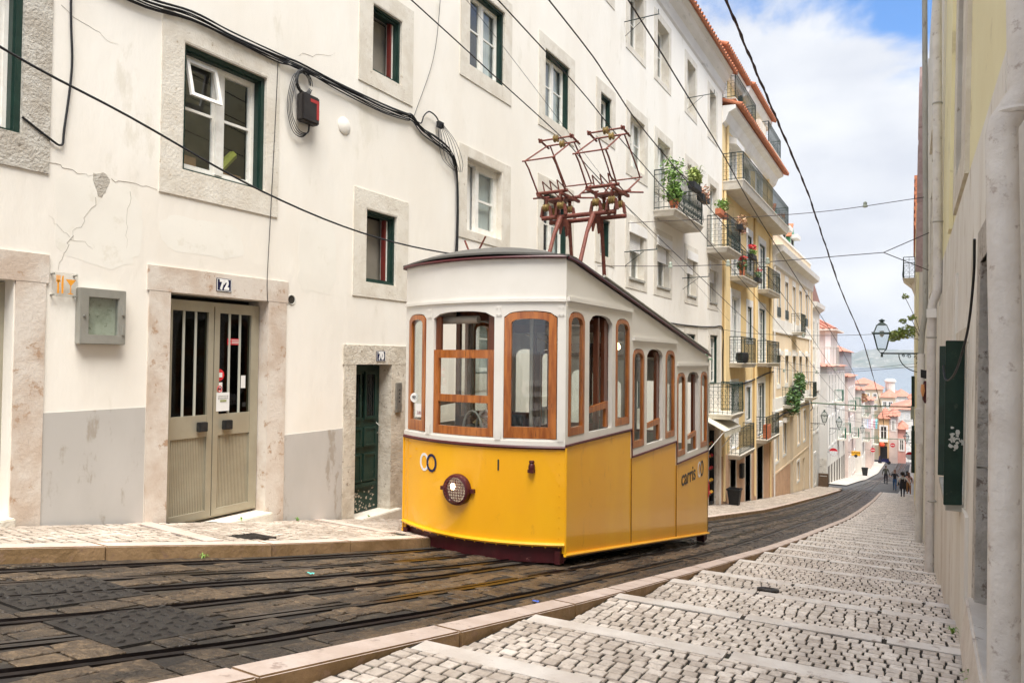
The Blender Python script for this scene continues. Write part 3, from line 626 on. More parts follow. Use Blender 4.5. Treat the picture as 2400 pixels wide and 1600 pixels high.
# sides, three stepped bays each
BAYS = [((YF, YS1), [(6.735, 7.155, -.815, .42, .51), (7.285, 7.975, -.815, .42, .51), (8.09, 8.575, -.815, .42, .51)], -.90),
        ((YS1, YS2), [(8.69, 9.145, -1.15, .06, .15), (9.26, 9.96, -1.15, .06, .15), (10.09, 10.545, -1.15, .06, .15)], -1.245),
        ((YS2, YR), [(10.675, 11.12, -1.49, -.28, -.19), (11.25, 11.925, -1.49, -.28, -.19), (12.06, 12.495, -1.49, -.28, -.19)], -1.585)]
for S in (SR, SL):
    near = S is SR
    for bi, ((a, b), ops, zlo) in enumerate(BAYS):
        panel(ops, a + .002, b - .002, zlo, lambda u: redge(u) - .02, S, -.05, 0, seg=0).build('side_window_wall', twhite, tram)
        zt = ops[0][4] + .10
        mb = MB().sheet([[(a + .03, zt), (b - .02, zt), (b - .02, zt + .045), (a + .03, zt + .045)]], S, 0, .03); mb.build('drip_rail', twhite, tram)
        for k, (p, q, z0, zs, za) in enumerate(ops):
            if k != 1:
                woodframe(p + .008, q - .008, z0 + .005, zs - .01, za - .01, .05, S, -.04, .006, wb=.085)
            else:
                ff = MB().sheet([[(q - .12, z0), (q, z0), (q, zs + .05), (q - .12, zs + .05)]], S, -.10, -.055).build('slide_post', twood_d, tram)
                sh = MB().sheet([[(p, z0 + .21), (q - .1, z0 + .24), (q - .1, z0 + .32), (p, z0 + .27)], [(q - .17, z0 + .02), (q - .1, z0 + .02), (q - .1, z0 + .24), (q - .17, z0 + .235)]], S, -.05, -.01).build('lowered_sash', twood, tram)
                MB().sheet([[(p, z0 + .01), (q - .17, z0 + .01), (q - .17, z0 + .235), (p, z0 + .21)]], S, -.032, -.028).build('pane', glass_t, sh)
    # bulkhead drops at the steps
    for y, z0, z1 in ((YS1, -1.26, -.90), (YS2, -1.60, -1.24)):
        MB().sheet([[(y - .02, z0), (y + .03, z0), (y + .03, z1), (y - .02, z1)]], S, -.05, .004).build('step_post', twhite, tram)
# roof
def roofz(x, y):
    t = min(1, abs((x - TX) / (HW + .03))); k = max(0, min(1, (y - (bowy(x) - .05)) / .9)); k = k ** .5; k2 = max(0, min(1, (12.85 - y) / .5)) ** .5
    return redge(y) + .03 + .235 * (1 - t ** 2.3) * k * k2
mb = MB(); nx, ny = 20, 30
for layer in (0, 1):
    for j in range(ny + 1):
        for i in range(nx + 1):
            x = TX + (HW + .035) * (2 * i / nx - 1); y0 = bowy(x) - .035; y1 = rearbow(x) + .03; y = y0 + (y1 - y0) * (j / ny) ** 1.25
            mb.v.append((x, y, roofz(x, y) - (.022 if layer else 0)))
o_ = (nx + 1) * (ny + 1)
for j in range(ny):
    for i in range(nx):
        a = j * (nx + 1) + i; q = (a, a + 1, a + nx + 2, a + nx + 1); mb.f.append(q); mb.f.append(tuple(o_ + k for k in reversed(q)))
for i in range(nx): mb.f.append((i + 1, i, o_ + i, o_ + i + 1)); a = ny * (nx + 1) + i; mb.f.append((a, a + 1, o_ + a + 1, o_ + a))
for j in range(ny): a = j * (nx + 1); mb.f.append((a, a + nx + 1, o_ + a + nx + 1, o_ + a)); a += nx; mb.f.append((a + nx + 1, a, o_ + a, o_ + a + nx + 1))
roof = mb.build('roof', troof, tram, smooth=True)
mb = MB(); mb.tube([FB(u, 1.068, .03) for u in US], .017); mb.build('roof_trim', tburg, tram, smooth=True)
for sg in (1, -1):
    X = TX + sg * (HW + .032); ys = frange(YF - .02, YR + .02, .3)
    MB().tube([(X, y, redge(y) - .002) for y in ys], .015).build('roof_trim', tburg, tram, smooth=True)
    mb = MB(); ys = frange(7.75, YR + .05, .4); mb.tube([(X - sg * .05, y, redge(y) + .085) for y in ys], .018); mb.build('roof_gutter', pipe_m, tram, smooth=True)
# interior: floors, bulkhead frames, seats, lamp
for (a, b, z) in ((6.78, YS1, -1.72), (YS1, YS2, -2.06), (YS2, 12.5, -2.4)):
    MB().box(TX - 1.0, TX + 1.0, a, b, z - .04, z).build('floor', twood_d, tram)
MB().sheet([[(YF + .03, .98), (YF + .5, .97), (YF + .5, 1.0), (YF + .03, 1.0)]], lambda u, v, d: (TX - 1 + d * 2, u, v), 0, 1).build('ceiling', tceil, tram)
MB().hexa([(TX - .98, 7.1, .90), (TX + .98, 7.1, .90), (TX + .98, 12.5, -.02), (TX - .98, 12.5, -.02), (TX - .98, 7.1, .93), (TX + .98, 7.1, .93), (TX + .98, 12.5, .01), (TX - .98, 12.5, .01)]).build('ceiling', tceil, tram)
for y, z0, zt in ((7.65, -1.7, .70), (8.66, -1.7, .58), (10.64, -2.04, .26)):
    mb = MB()
    for x in (TX - 1.0, TX - .42, TX + .34, TX + .94): mb.box(x, x + .06, y, y + .05, z0, zt)
    mb.box(TX - 1, TX + 1, y, y + .05, zt - .22, zt); mb.box(TX - 1, TX - .36, y, y + .04, z0, z0 + .95); mb.box(TX + .36, TX + 1, y, y + .04, z0, z0 + .95)
    p = mb.build('bulkhead', twood_d, tram)
    MB().box(TX - .94, TX - .42, y + .02, y + .024, z0 + .95, zt - .22).build('pane', glass_t, p); MB().box(TX + .40, TX + .94, y + .02, y + .024, z0 + .95, zt - .22).build('pane', glass_t, p)
mb = MB().box(TX - .2, TX + .9, 7.55, 7.64, .42, .62); p = mb.build('header_board', dark_in, tram)
text('WI-FI', .085, white_trim, 'wifi_lettering', p, lambda u, v, d: (-3.64 + u, 7.545 - d, .535 + v), .002)
for sg in (-1, 1):
    for (a, b, z) in ((7.75, 8.5, -1.72), (8.85, 9.5, -2.06), (9.8, 10.5, -2.06), (10.85, 11.4, -2.4), (11.8, 12.3, -2.4)):
        mb = MB(); x0 = TX + sg * .95; x1 = TX + sg * .45; mb.box(min(x0, x1), max(x0, x1), a, b, z + .40, z + .45); mb.box(min(x0, x1), max(x0, x1), b - .05, b, z + .1, z + .95); mb.build('bench', mat('bench_green', (.02, .06, .045), (.03, .07, .05), scale=5, rough=.5), tram, bevel=.012)
mb = MB(); mb.tube([(-4.35 + .13 * math.cos(t), 6.75, -.9 + .25 * math.sin(t) + .05) for t in [math.pi * k / 10 for k in range(11)]], .016); mb.tube([(-4.30 + .13 * math.cos(t), 6.95, -.9 + .25 * math.sin(t) + .05) for t in [math.pi * k / 10 for k in range(11)]], .016); mb.build('grab_hoop', alu_grey, tram, smooth=True)
mb = MB().lathe((TX - .62, 6.62, .43), [(.045, 0), (.045, .62)], 10, 'x'); mb.build('rolled_blind', tceil, tram, smooth=True)
mb = MB().lathe((TX + .42, 7.5, .33), [(.05, 0), (.05, .5)], 10, 'x'); mb.build('rolled_blind', tceil, tram, smooth=True)
mb = MB(); mb.tube([(-3.6, 6.75, -1.7), (-3.6, 6.75, .9)], .02); mb.build('driver_pole', alu_grey, tram, smooth=True)
warm = mat('warm_bulb', (1, .8, .5), emit=(1, .72, .38), estr=9)
mb = MB().lathe((-3.5, 9.06, .18), [(.01, -.05), (.035, -.03), (.04, 0), (.02, .04), (.01, .05)], 10); mb.build('bulb', warm, tram, smooth=True)
MB().tube([(-3.5, 9.06, .22), (-3.5, 9.06, .6)], .006).build('bulb_flex', black, tram)
# headlight
hx, hz = -4.29, -1.42; hy = bowy(hx)
hl = MB().lathe((hx, hy, hz), [(.165, .02), (.17, -.035), (.16, -.07), (.137, -.08), (.132, -.05), (.131, -.01)], 32, 'y').build('headlight', tburg, tram, smooth=True)
refl = mat('lamp_reflector', (.75, .72, .65), (.65, .6, .5), scale=9, rough=.18, metal=.9)
MB().lathe((hx, hy, hz), [(.13, -.045), (.09, -.03), (.04, -.015), (.005, -.012)], 24, 'y').build('reflector', refl, hl, smooth=True)
MB().lathe((hx - .045, hy, hz + .03), [(.005, -.055), (.035, -.045), (.04, -.03), (.02, -.01)], 12, 'y').build('lit_bulb', mat('lit_bulb', (1, .8, .5), emit=(1, .68, .36), estr=14), hl, smooth=True)
mb = MB()
for k in range(-4, 5):
    t = k * .03; h = math.sqrt(max(0, .132 ** 2 - t * t)); b_ = lambda s: -.095 - .02 * (1 - (s / .14) ** 2)
    mb.tube([(hx + t, hy + b_(math.hypot(t, z)), hz + z) for z in [h * (i / 4 - 1) for i in range(9)]], .0035, 4); mb.tube([(hx + z, hy + b_(math.hypot(t, z)), hz + t) for z in [h * (i / 4 - 1) for i in range(9)]], .0035, 4)
mb.build('grille', tburg, hl)
mb = MB(); mb.box(hx - .215, hx - .16, hy - .04, hy + .01, hz - .02, hz + .02).build('hinge', tburg, hl); mb = MB(); mb.box(hx + .16, hx + .215, hy - .04, hy + .01, hz - .02, hz + .02); mb.build('hinge', tburg, hl)
mb = MB().lathe((-3.457, bowy(-3.457) - .02, -1.16), [(.03, 0), (.036, .03), (.03, .06), (.022, .07), (.03, .085), (.024, .1)], 12); mb.box(-3.49, -3.425, bowy(-3.457) - .05, bowy(-3.457), -1.185, -1.15); mb.build('coupling_socket', tburg, tram, smooth=True)
# lettering and badge
def FMap(cx, cz, d0=.004):
    return lambda u, v, d: FB(cx + u, cz + v, d0 + d * .3)
navy = mat('navy_lettering', (.01, .012, .06), rough=.4); wl = mat('white_lettering', (.8, .79, .76), rough=.4); dkl = mat('dark_lettering', (.03, .028, .03), rough=.4)
text('1', .17, dkl, 'car_number', tram, FMap(-3.812, -1.13))
def ringlogo(cx, cz, rx, rz_, w_, S, m, d, parent, a0=0, a1=360):
    n = 36; c = []
    for k in range(int(n * (a1 - a0) / 360)):
        t0, t1 = R(a0 + k * 10), R(a0 + (k + 1) * 10); c.append([(cx + rx * math.cos(t0), cz + rz_ * math.sin(t0)), (cx + rx * math.cos(t1), cz + rz_ * math.sin(t1)), (cx + (rx - w_) * math.cos(t1), cz + (rz_ - w_) * math.sin(t1)), (cx + (rx - w_) * math.cos(t0), cz + (rz_ - w_) * math.sin(t0))])
    return MB().sheet(c, S, d, d + .002).build('badge', m, parent)
ringlogo(-4.825, -1.18, .078, .102, .028, FB, wl, .002, tram); ringlogo(-4.695, -1.178, .084, .102, .028, FB, navy, .005, tram)
text('carris', .37, dkl, 'lettering', tram, lambda u, v, d: (TX + HW + .004 + d * .3, 11.33 + u, -1.86 + v * .95), bold=.004)
ringlogo(11.97, -1.84, .10, .135, .035, SR, wl, .004, tram); ringlogo(12.13, -1.84, .10, .135, .035, SR, dkl, .007, tram)
st = MB().sheet([[(-5.03, -.68), (-4.88, -.68), (-4.88, -.53), (-5.03, -.53)]], FB, -.016, -.010).build('fare_sticker', wl, tram)
text('3,80 €', .05, mat('fare_red', (.35, .02, .05)), 'fare_lettering', st, lambda u, v, d: FB(-4.935 + u, -.635 + v, -.008))
MB().lathe((-5.05, bowy(-5.05) + .008, -.465), [(.055, -.004), (.055, .002)], 20, 'y').build('wifi_sticker', wl, tram)
mb = MB()
for rr in (.018, .03, .042): mb.tube([(-5.05 + rr * math.cos(t), bowy(-5.05) - .003 + (-5.05 - 0) * 0, -.485 + rr * math.sin(t)) for t in [R(45 + 15 * k) for k in range(7)]], .0035, 4)
mb.build('wifi_mark', dkl, tram)
# antenna on the roof
ax, ay = -4.62, 7.15; az_ = roofz(ax, ay)
mb = MB().lathe((ax, ay, az_ - .01), [(.07, 0), (.07, .035), (.055, .05), (.02, .055)], 14); mb.box(ax - .1, ax + .1, ay - .02, ay + .02, az_ + .02, az_ + .05)
mb.tube([(ax - .05, ay, az_ + .04), (ax - .13, ay, az_ + .21)], .012, 5); mb.tube([(ax + .05, ay, az_ + .04), (ax + .17, ay, az_ + .24)], .012, 5); mb.build('antenna', rust, tram, smooth=True)
# current collectors
fr = MB(); ZB = 2.10
fr.tube([(-4.83, 9.36, ZB), (-3.66, 9.36, ZB)], .033, 10); fr.tube([(-4.83, 9.62, ZB - .02), (-3.60, 9.62, ZB - .02)], .033, 10)
for x in (-4.52, -4.0):
    for ya, yb in ((9.36, 8.72), (9.62, 9.86)):
        fr.tube([(x, ya, ZB), (x, ya + (yb - ya) * .35, ZB - .3), (x, yb, roofz(x, yb) - .02)], [.045, .028, .034], 8); fr.box(x - .07, x + .07, yb - .06, yb + .06, roofz(x, yb) - .04, roofz(x, yb) + .03)
    fr.prism([(9.36, ZB), (9.62, ZB), (9.64, ZB - .14), (9.56, ZB - .26), (9.52, ZB - .12), (9.42, ZB - .12), (9.34, ZB - .26), (9.32, ZB - .14)], x - .015, x + .015)
frame_o = fr.build('collector_stand', rust, tram, smooth=True)
for pc in (-4.64, -3.84):
    p = MB(); wN = .225; zk, zb, zh = 2.85, 2.47, 3.28; kf, kb = (8.86, 10.24)
    sx = [pc - wN, pc + wN]
    for x in sx:
        p.tube([(x, 9.28, zb), (x, 8.98, zk - .08), (x, kf, zk)], .013, 5); p.tube([(x, kf, zk), (x * .9 + pc * .1, 9.50, zh - .05)], .012, 5)
        p.tube([(x * .8 + pc * .2, 9.78, zb), (x, kb - .02, zk - .10)], .013, 5); p.tube([(x, kb, zk - .06), (x, 10.1, zk + .06), (x * .9 + pc * .1, 9.62, zh)], .012, 5)
    p.tube([(sx[0] - .04, kf, zk), (sx[1] + .04, kf, zk)], .012, 5); p.tube([(sx[0] - .04, kb, zk - .07), (sx[1] + .04, kb, zk - .07)], .012, 5)
    p.tube([(pc - .27, 9.42, zh + .02), (pc + .27, 9.42, zh + .02)], .014, 5); p.tube([(pc - .27, 9.64, zh), (pc + .27, 9.64, zh)], .014, 5)
    for x in (pc - .26, pc + .26): p.tube([(x, 9.36, zh + .03), (x, 9.70, zh - .02)], .017, 5); p.box(x - .025, x + .025, 9.40, 9.44, zh - .005, zh + .045)
    # base with springs and brackets
    p.tube([(sx[0] - .03, 9.30, zb), (sx[1] + .03, 9.30, zb)], .026, 7); p.tube([(sx[0] - .03, 9.76, zb), (sx[1] + .03, 9.76, zb)], .026, 7)
    for x in (sx[0] + .04, sx[1] - .04): p.box(x - .02, x + .02, 9.2, 9.86, zb - .07, zb - .03)
    for k in range(3): x = pc - .12 + k * .12; p.tube([(x, 9.30, zb), (x - .02, 9.26, zb + .16), (x + .03, 9.76, zb + .01)], .011, 4)
    p.tube([(sx[1] + .02, 9.7, zb - .03), (sx[1] + .12, 10.05, zb + .03)], .014, 5); p.tube([(sx[0] - .06, 9.25, zb - .08), (sx[0] + .08, 9.5, zb - .02)], .014, 5)
    p.box(pc - .17, pc + .2, 9.42, 9.64, zb - .09, zb - .06)
    pan = p.build('pantograph', rust, tram, smooth=True)
    for (x, y) in ((pc - .12, 9.36), (pc + .14, 9.62), (pc - .12, 9.66), (pc + .14, 9.32)):
        q = MB(); q.lathe((x - .05, y, zb - .21), [(.04, 0), (.06, .012), (.045, .03), (.062, .05), (.045, .07), (.06, .088), (.04, .1)], 12, 'x'); q.build('insulator', brass, pan, smooth=True)
        q = MB(); q.hexa([(x - .1, y - .025, ZB + .02), (x - .06, y - .025, ZB + .02), (x - .06, y + .025, ZB + .02), (x - .1, y + .025, ZB + .02), (x - .07, y - .025, zb - .19), (x - .045, y - .025, zb - .19), (x - .045, y + .025, zb - .19), (x - .07, y + .025, zb - .19)])
        q.hexa([(x + .06, y - .025, ZB + .02), (x + .1, y - .025, ZB + .02), (x + .1, y + .025, ZB + .02), (x + .06, y + .025, ZB + .02), (x + .045, y - .025, zb - .19), (x + .07, y - .025, zb - .19), (x + .07, y + .025, zb - .19), (x + .045, y + .025, zb - .19)])
        q.lathe((x, y, zb - .16), [(.025, 0), (.03, .06), (.02, .1)], 8); q.build('bracket', rust, pan)
    for y in (9.42, 9.64):
        q = MB(); z = zh + (.02 if y < 9.5 else 0); q.lathe((pc - .03, y, z), [(.025, -.01), (.055, 0), (.055, .012), (.035, .02), (.035, .04), (.055, .048), (.055, .06), (.025, .07)], 16, 'x'); q.build('contact_wheel', brass, pan, smooth=True)

# ================================================================== FACADE BUILDERS
def inset(h, a, b=None, c=None, d=None):
    b = a if b is None else b; c = a if c is None else c; d = a if d is None else d
    return (h[0] + a, h[1] - b, h[2] + c, h[3] - d)
def rq(o, h): return ring(o[0], o[1], o[2], o[3], h[0], h[1], h[2], h[3])
def quad(h): return [[(h[0], h[2]), (h[1], h[2]), (h[1], h[3]), (h[0], h[3])]]
def window(par, o, h, S, sur=limestone, green=True, depth=.14, style='two', back=curtain, frm=None, lab=None, name='window', proud=.014, bars=1, gl=None, simple=False, backd=.34):
    frm = frm or white_paint
    mb = MB().sheet(rq(o, h), S, -.03, proud)
    if not simple: mb.sheet(rq(inset(h, -.001), inset(h, .014)), S, -.33, proud - .003)
    w_ = mb.build(name, sur, par)
    if lab: w_['label'] = lab
    a = inset(h, .014) if not simple else h
    if green:
        MB().sheet(rq(a, inset(a, .045, .045, .025, .045)), S, -depth - .04, -.03).sheet(rq(inset(a, .022, .022, .012, .022), inset(a, .058, .058, .03, .058)), S, -depth - .04, -.06).build('outer_frame', green_paint, w_)
        a = inset(a, .045, .045, .025, .045)
    mb = MB(); t = .045 if not simple else .06
    mb.sheet(rq(a, inset(a, t)), S, -depth - .05, -depth + .01); m = (a[0] + a[1]) / 2
    if style == 'two': mb.sheet(quad((m - t, m + t, a[2] + t, a[3] - t)), S, -depth - .045, -depth + .018)
    halves = [(a[0] + t, m - t), (m + t, a[1] - t)] if style == 'two' else [(a[0] + t, a[1] - t)]
    for (p, q) in halves:
        if not simple: mb.sheet(rq((p - .005, q + .005, a[2] + t - .005, a[3] - t + .005), (p + .03, q - .03, a[2] + t + .035, a[3] - t - .03)), S, -depth - .035, -depth)
        for k in range(bars):
            z = a[2] + (a[3] - a[2]) * (k + 1) / (bars + 1) * (1.08 if bars == 1 else 1); mb.sheet(quad((p, q, z - .014, z + .014)), S, -depth - .03, -depth - .004)
    mb.build('frame', frm, w_)
    MB().sheet(quad(inset(a, t)), S, -depth - .026, -depth - .022).build('pane', gl or glass, w_)
    if back is curtain and not simple:
        mb = MB(); n = 26; y0, y1 = a[0] - .02, a[1] + .02   # pleated net curtain, parted
        r_ = random.Random(int(h[0] * 100)); gap = r_.choice([0, .0, .12, .3])
        cs = []
        for k in range(n):
            u0, u1 = y0 + (y1 - y0) * k / n, y0 + (y1 - y0) * (k + 1) / n
            if abs((u0 + u1) / 2 - m) < gap * (y1 - y0) / 2: continue
            cs.append((u0, u1, k))
        for u0, u1, k in cs:
            d0 = -depth - .10 - .025 * (k % 2); d1 = -depth - .10 - .025 * ((k + 1) % 2); A, B, Cc, D = S(u0, a[2] - .02, d0), S(u1, a[2] - .02, d1), S(u1, a[3] + .02, d1), S(u0, a[3] + .02, d0); mb.add([A, B, Cc, D], [(0, 1, 2, 3)])
        mb.build('curtain', curtain, w_)
        MB().sheet(quad(inset(h, -.05)), S, -.36, -.345).build('dark_room_board', dark_in, w_)  # board painted dark in place of the unlit room
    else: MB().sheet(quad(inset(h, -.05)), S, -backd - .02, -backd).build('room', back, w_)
    return w_
def railing(par, x0, x1, y0, y1, z, h=1.0, sp=.14, m=iron, curl=True, dense=False, bulge=0):
    """railing round three sides of a balcony; wall at x0, front at x1"""
    mb = MB(); r_ = .0085
    path = [(x0, y0), (x1, y0), (x1, y1), (x0, y1)]
    for zz, t in ((z + h, .018), (z + .07, .012), (z + h - .13, .010)):
        for p, q in zip(path[:-1], path[1:]): mb.tube([(p[0], p[1], zz), (q[0], q[1], zz)], t, 4)
    for p, q in zip(path[:-1], path[1:]):
        Ld = math.hypot(q[0] - p[0], q[1] - p[1]); n = max(2, int(Ld / sp)); dx, dy = (q[0] - p[0]) / Ld, (q[1] - p[1]) / Ld; front = abs(dy) > .5
        for k in range(n + 1):
            t = k / n; x, y = p[0] + (q[0] - p[0]) * t, p[1] + (q[1] - p[1]) * t
            if bulge and front: mb.tube([(x, y, z), (x + bulge, y, z + .18), (x + bulge * .5, y, z + .4), (x, y, z + h)], r_, 4)
            else: mb.tube([(x, y, z), (x, y, z + h)], r_ if k % n else .016, 4)
            if curl and k < n and (not front or k % 2 == 0):
                cr = sp * .36 if front else .085
                for zc in ((z + h - .22, z + .2, z + .34) if front else (z + .3, z + .52, z + .75)):
                    cx, cy = x + dx * sp / 2, y + dy * sp / 2
                    mb.tube([(cx + dx * cr * math.cos(a_), cy + dy * cr * math.cos(a_), zc + cr * math.sin(a_)) for a_ in [R(45 * j) for j in range(8)]], .006, 3, cap=False)
        if dense and front:
            for k in range(n):
                t = (k + .5) / n; x, y = p[0] + (q[0] - p[0]) * t, p[1] + (q[1] - p[1]) * t; mb.tube([(x, y, z + .1), (x, y, z + h - .15)], .009, 3)
    return mb.build('railing', m, par)
def balcony(par, y0, y1, z, proj=.62, h=1.0, x=XW, slab=limestone, th=.15, m=iron, name='balcony', br=True, **k):
    mb = MB().hexa([(x, y0 + .03, z - th), (x + proj * .9, y0 + .06, z - th), (x + proj * .9, y1 - .06, z - th), (x, y1 - .03, z - th), (x, y0, z), (x + proj, y0, z), (x + proj, y1, z), (x, y1, z)])
    mb.box(x, x + proj + .02, y0 - .02, y1 + .02, z, z + .035)
    b = mb.build(name, slab, par); railing(b, x, x + proj - .04, y0 + .04, y1 - .04, z + .035, h, m=m, **k)
    return b
def tiled(par, quad_pts, m=tile, name='roof', sp=.22, th=.06, r_=.07):
    """roof plane with rows of half-round tiles; quad_pts = eave a, eave b, ridge b, ridge a"""
    A, B, Cc, D = [Vector(p) for p in quad_pts]; n = max(1, int((B - A).length / sp)); nrm = (B - A).cross(D - A).normalized()
    if nrm.z < 0: nrm = -nrm
    mb = MB().hexa([A - nrm * th, B - nrm * th, Cc - nrm * th, D - nrm * th, A, B, Cc, D]); rows = max(2, int((D - A).length / .34))
    if (D - A).length > 12: rows = 10
    for k in range(n):
        t = (k + .5) / n; p = A + (B - A) * t; q = D + (Cc - D) * t; w_ = (B - A).normalized() * r_
        for j in range(rows):
            a = p + (q - p) * (j / rows) + nrm * .012; b = p + (q - p) * ((j + 1) / rows + .01) - nrm * .004
            mb.add([a - w_, a - w_ * .5 + nrm * r_ * .8, a + w_ * .5 + nrm * r_ * .8, a + w_, b - w_ * .9, b - w_ * .45 + nrm * r_ * .7, b + w_ * .45 + nrm * r_ * .7, b + w_ * .9], [(0, 1, 5, 4), (1, 2, 6, 5), (2, 3, 7, 6), (3, 2, 1, 0)])
    return mb.build(name, m, par)

# ================================================================== WHITE CORNER BUILDING (left)
S = FX(XW)
wb_ = thing('white_house', (XW, 12, prof(12)), 'long cream-white plastered house with stone-framed windows behind the tram, doors 72 and 70', 'house')
BIG = lambda y0, y1, z0, z1: ((y0, y1, z0, z1), (y0 + .25, y1 - .22, z0 + .28, z1 - .24))
W = []   # (outer, hole, kwargs)
W.append(((1.35, 3.22, 1.53, 3.6), (1.6, 3.02, 1.80, 3.35), dict(style='two', back=mid_in, backd=.9, sur=rough_stone)))
W.append(((4.23, 5.70, 1.60, 3.42), (4.46, 5.53, 1.86, 3.18), dict(style='open_vent', back=mid_in, backd=.9)))
W.append(((7.03, 8.19, 3.69, 5.10), (7.29, 7.94, 3.90, 4.85), dict(style='hole')))
W.append(((6.98, 8.13, .81, 2.25), (7.22, 7.88, 1.0, 2.01), dict(style='hole')))
for y0, y1, sh in ((9.42, 11.11, 0), (12.19, 13.88, 1), (15.08, 16.30, 2), (17.07, 18.75, 3), (19.34, 21.08, 4), (22.44, 24.06, 5), (25.38, 26.95, 6)):
    narrow = sh == 2
    z0 = 5.2 if narrow else 4.62 if sh < 2 else 4.8; z1 = 6.6 if sh == 2 else 6.5 if sh < 2 else 6.7
    dl, dr = (.25, .24)
    if sh == 6: z0 = 3.98
    W.append(((y0, y1, z0, z1), (y0 + .27, y1 - .25, z0 + (.25 if sh != 6 else .33), z1 - .25), dict(style='two' if not narrow else 'one', green=sh < 3)))
    zt = 8.64 if sh < 3 else 8.05
    if sh == 2: W.append(((15.2, 16.2, 8.64, 10.08), (15.45, 15.98, 8.85, 9.9), dict(style='one', green=False, depth=.24)))
    else: W.append(((y0 - .06, y1 - .2, 8.05, 10.1), (y0 + .22, y1 - .4, 8.2, 9.9), dict(green=False, depth=.24, sur=limestone)))
    if sh in (0, 1, 2): W.append(((y0, y1, 1.97 if sh < 2 else 2.27, 3.5 if sh == 0 else 3.65), (y0 + .24, y1 - .3, 2.1 if sh < 2 else 2.45, 3.34 if sh == 0 else 3.36), dict(style='ajar' if sh == 0 else 'two', green=sh > 0)))
    else: W.append(((y0, y1, 1.86, 3.78), (y0 + .27, y1 - .27, 2.12, 3.34), dict(style='roller', green=False)))
for y0, y1, z0 in ((9.42, 11.1, -.55), (15.0, 16.5, -1.5), (17.05, 18.75, -1.6), (19.35, 21.05, -1.7), (22.4, 24.05, -.4)):
    zz = z0 + 1.7 if y0 < 22 else 1.14; W.append(((y0, y1, z0, zz), (y0 + .25, y1 - .25, z0 + .27, zz - .26), dict(style='two', green=True)))
W.append(((12.0, 13.1, -3.2, -.75), (12.2, 12.9, -3.2, -.95), dict(style='door')))
W.append(((25.5, 27.2, -.85, 1.2), (25.75, 26.9, -.85, .95), dict(style='french', green=True)))
doors = [(1.6, 2.98, -1.36, .60), (4.37, 5.60, -1.80, .625), (7.06, 7.80, -2.16, -.10), (25.55, 26.7, -5.4, -2.35)]
holes = [h for o, h, k in W] + doors
cells = grid(-3.0, 27.55, -9, 10.5, holes)
cells = [c for c in cells if max(p[1] for p in c) > prof(c[0][0]) - 1.2 or True]
MB().sheet(cells, S, -.32, 0).build('wall', plaster, wb_)
MB().box(XW - 9, XW - .3, -3, -2.8, -9, 10.5).box(XW - 9, XW - .3, 27.2, 27.5, -9, 10.5).build('gable_wall', plaster, wb_)
ajar_m = mat('sash_dark_inside', (.10, .095, .08), (.07, .065, .055), scale=3, rough=.9)  # dark tone paints the unlit room behind the ajar window
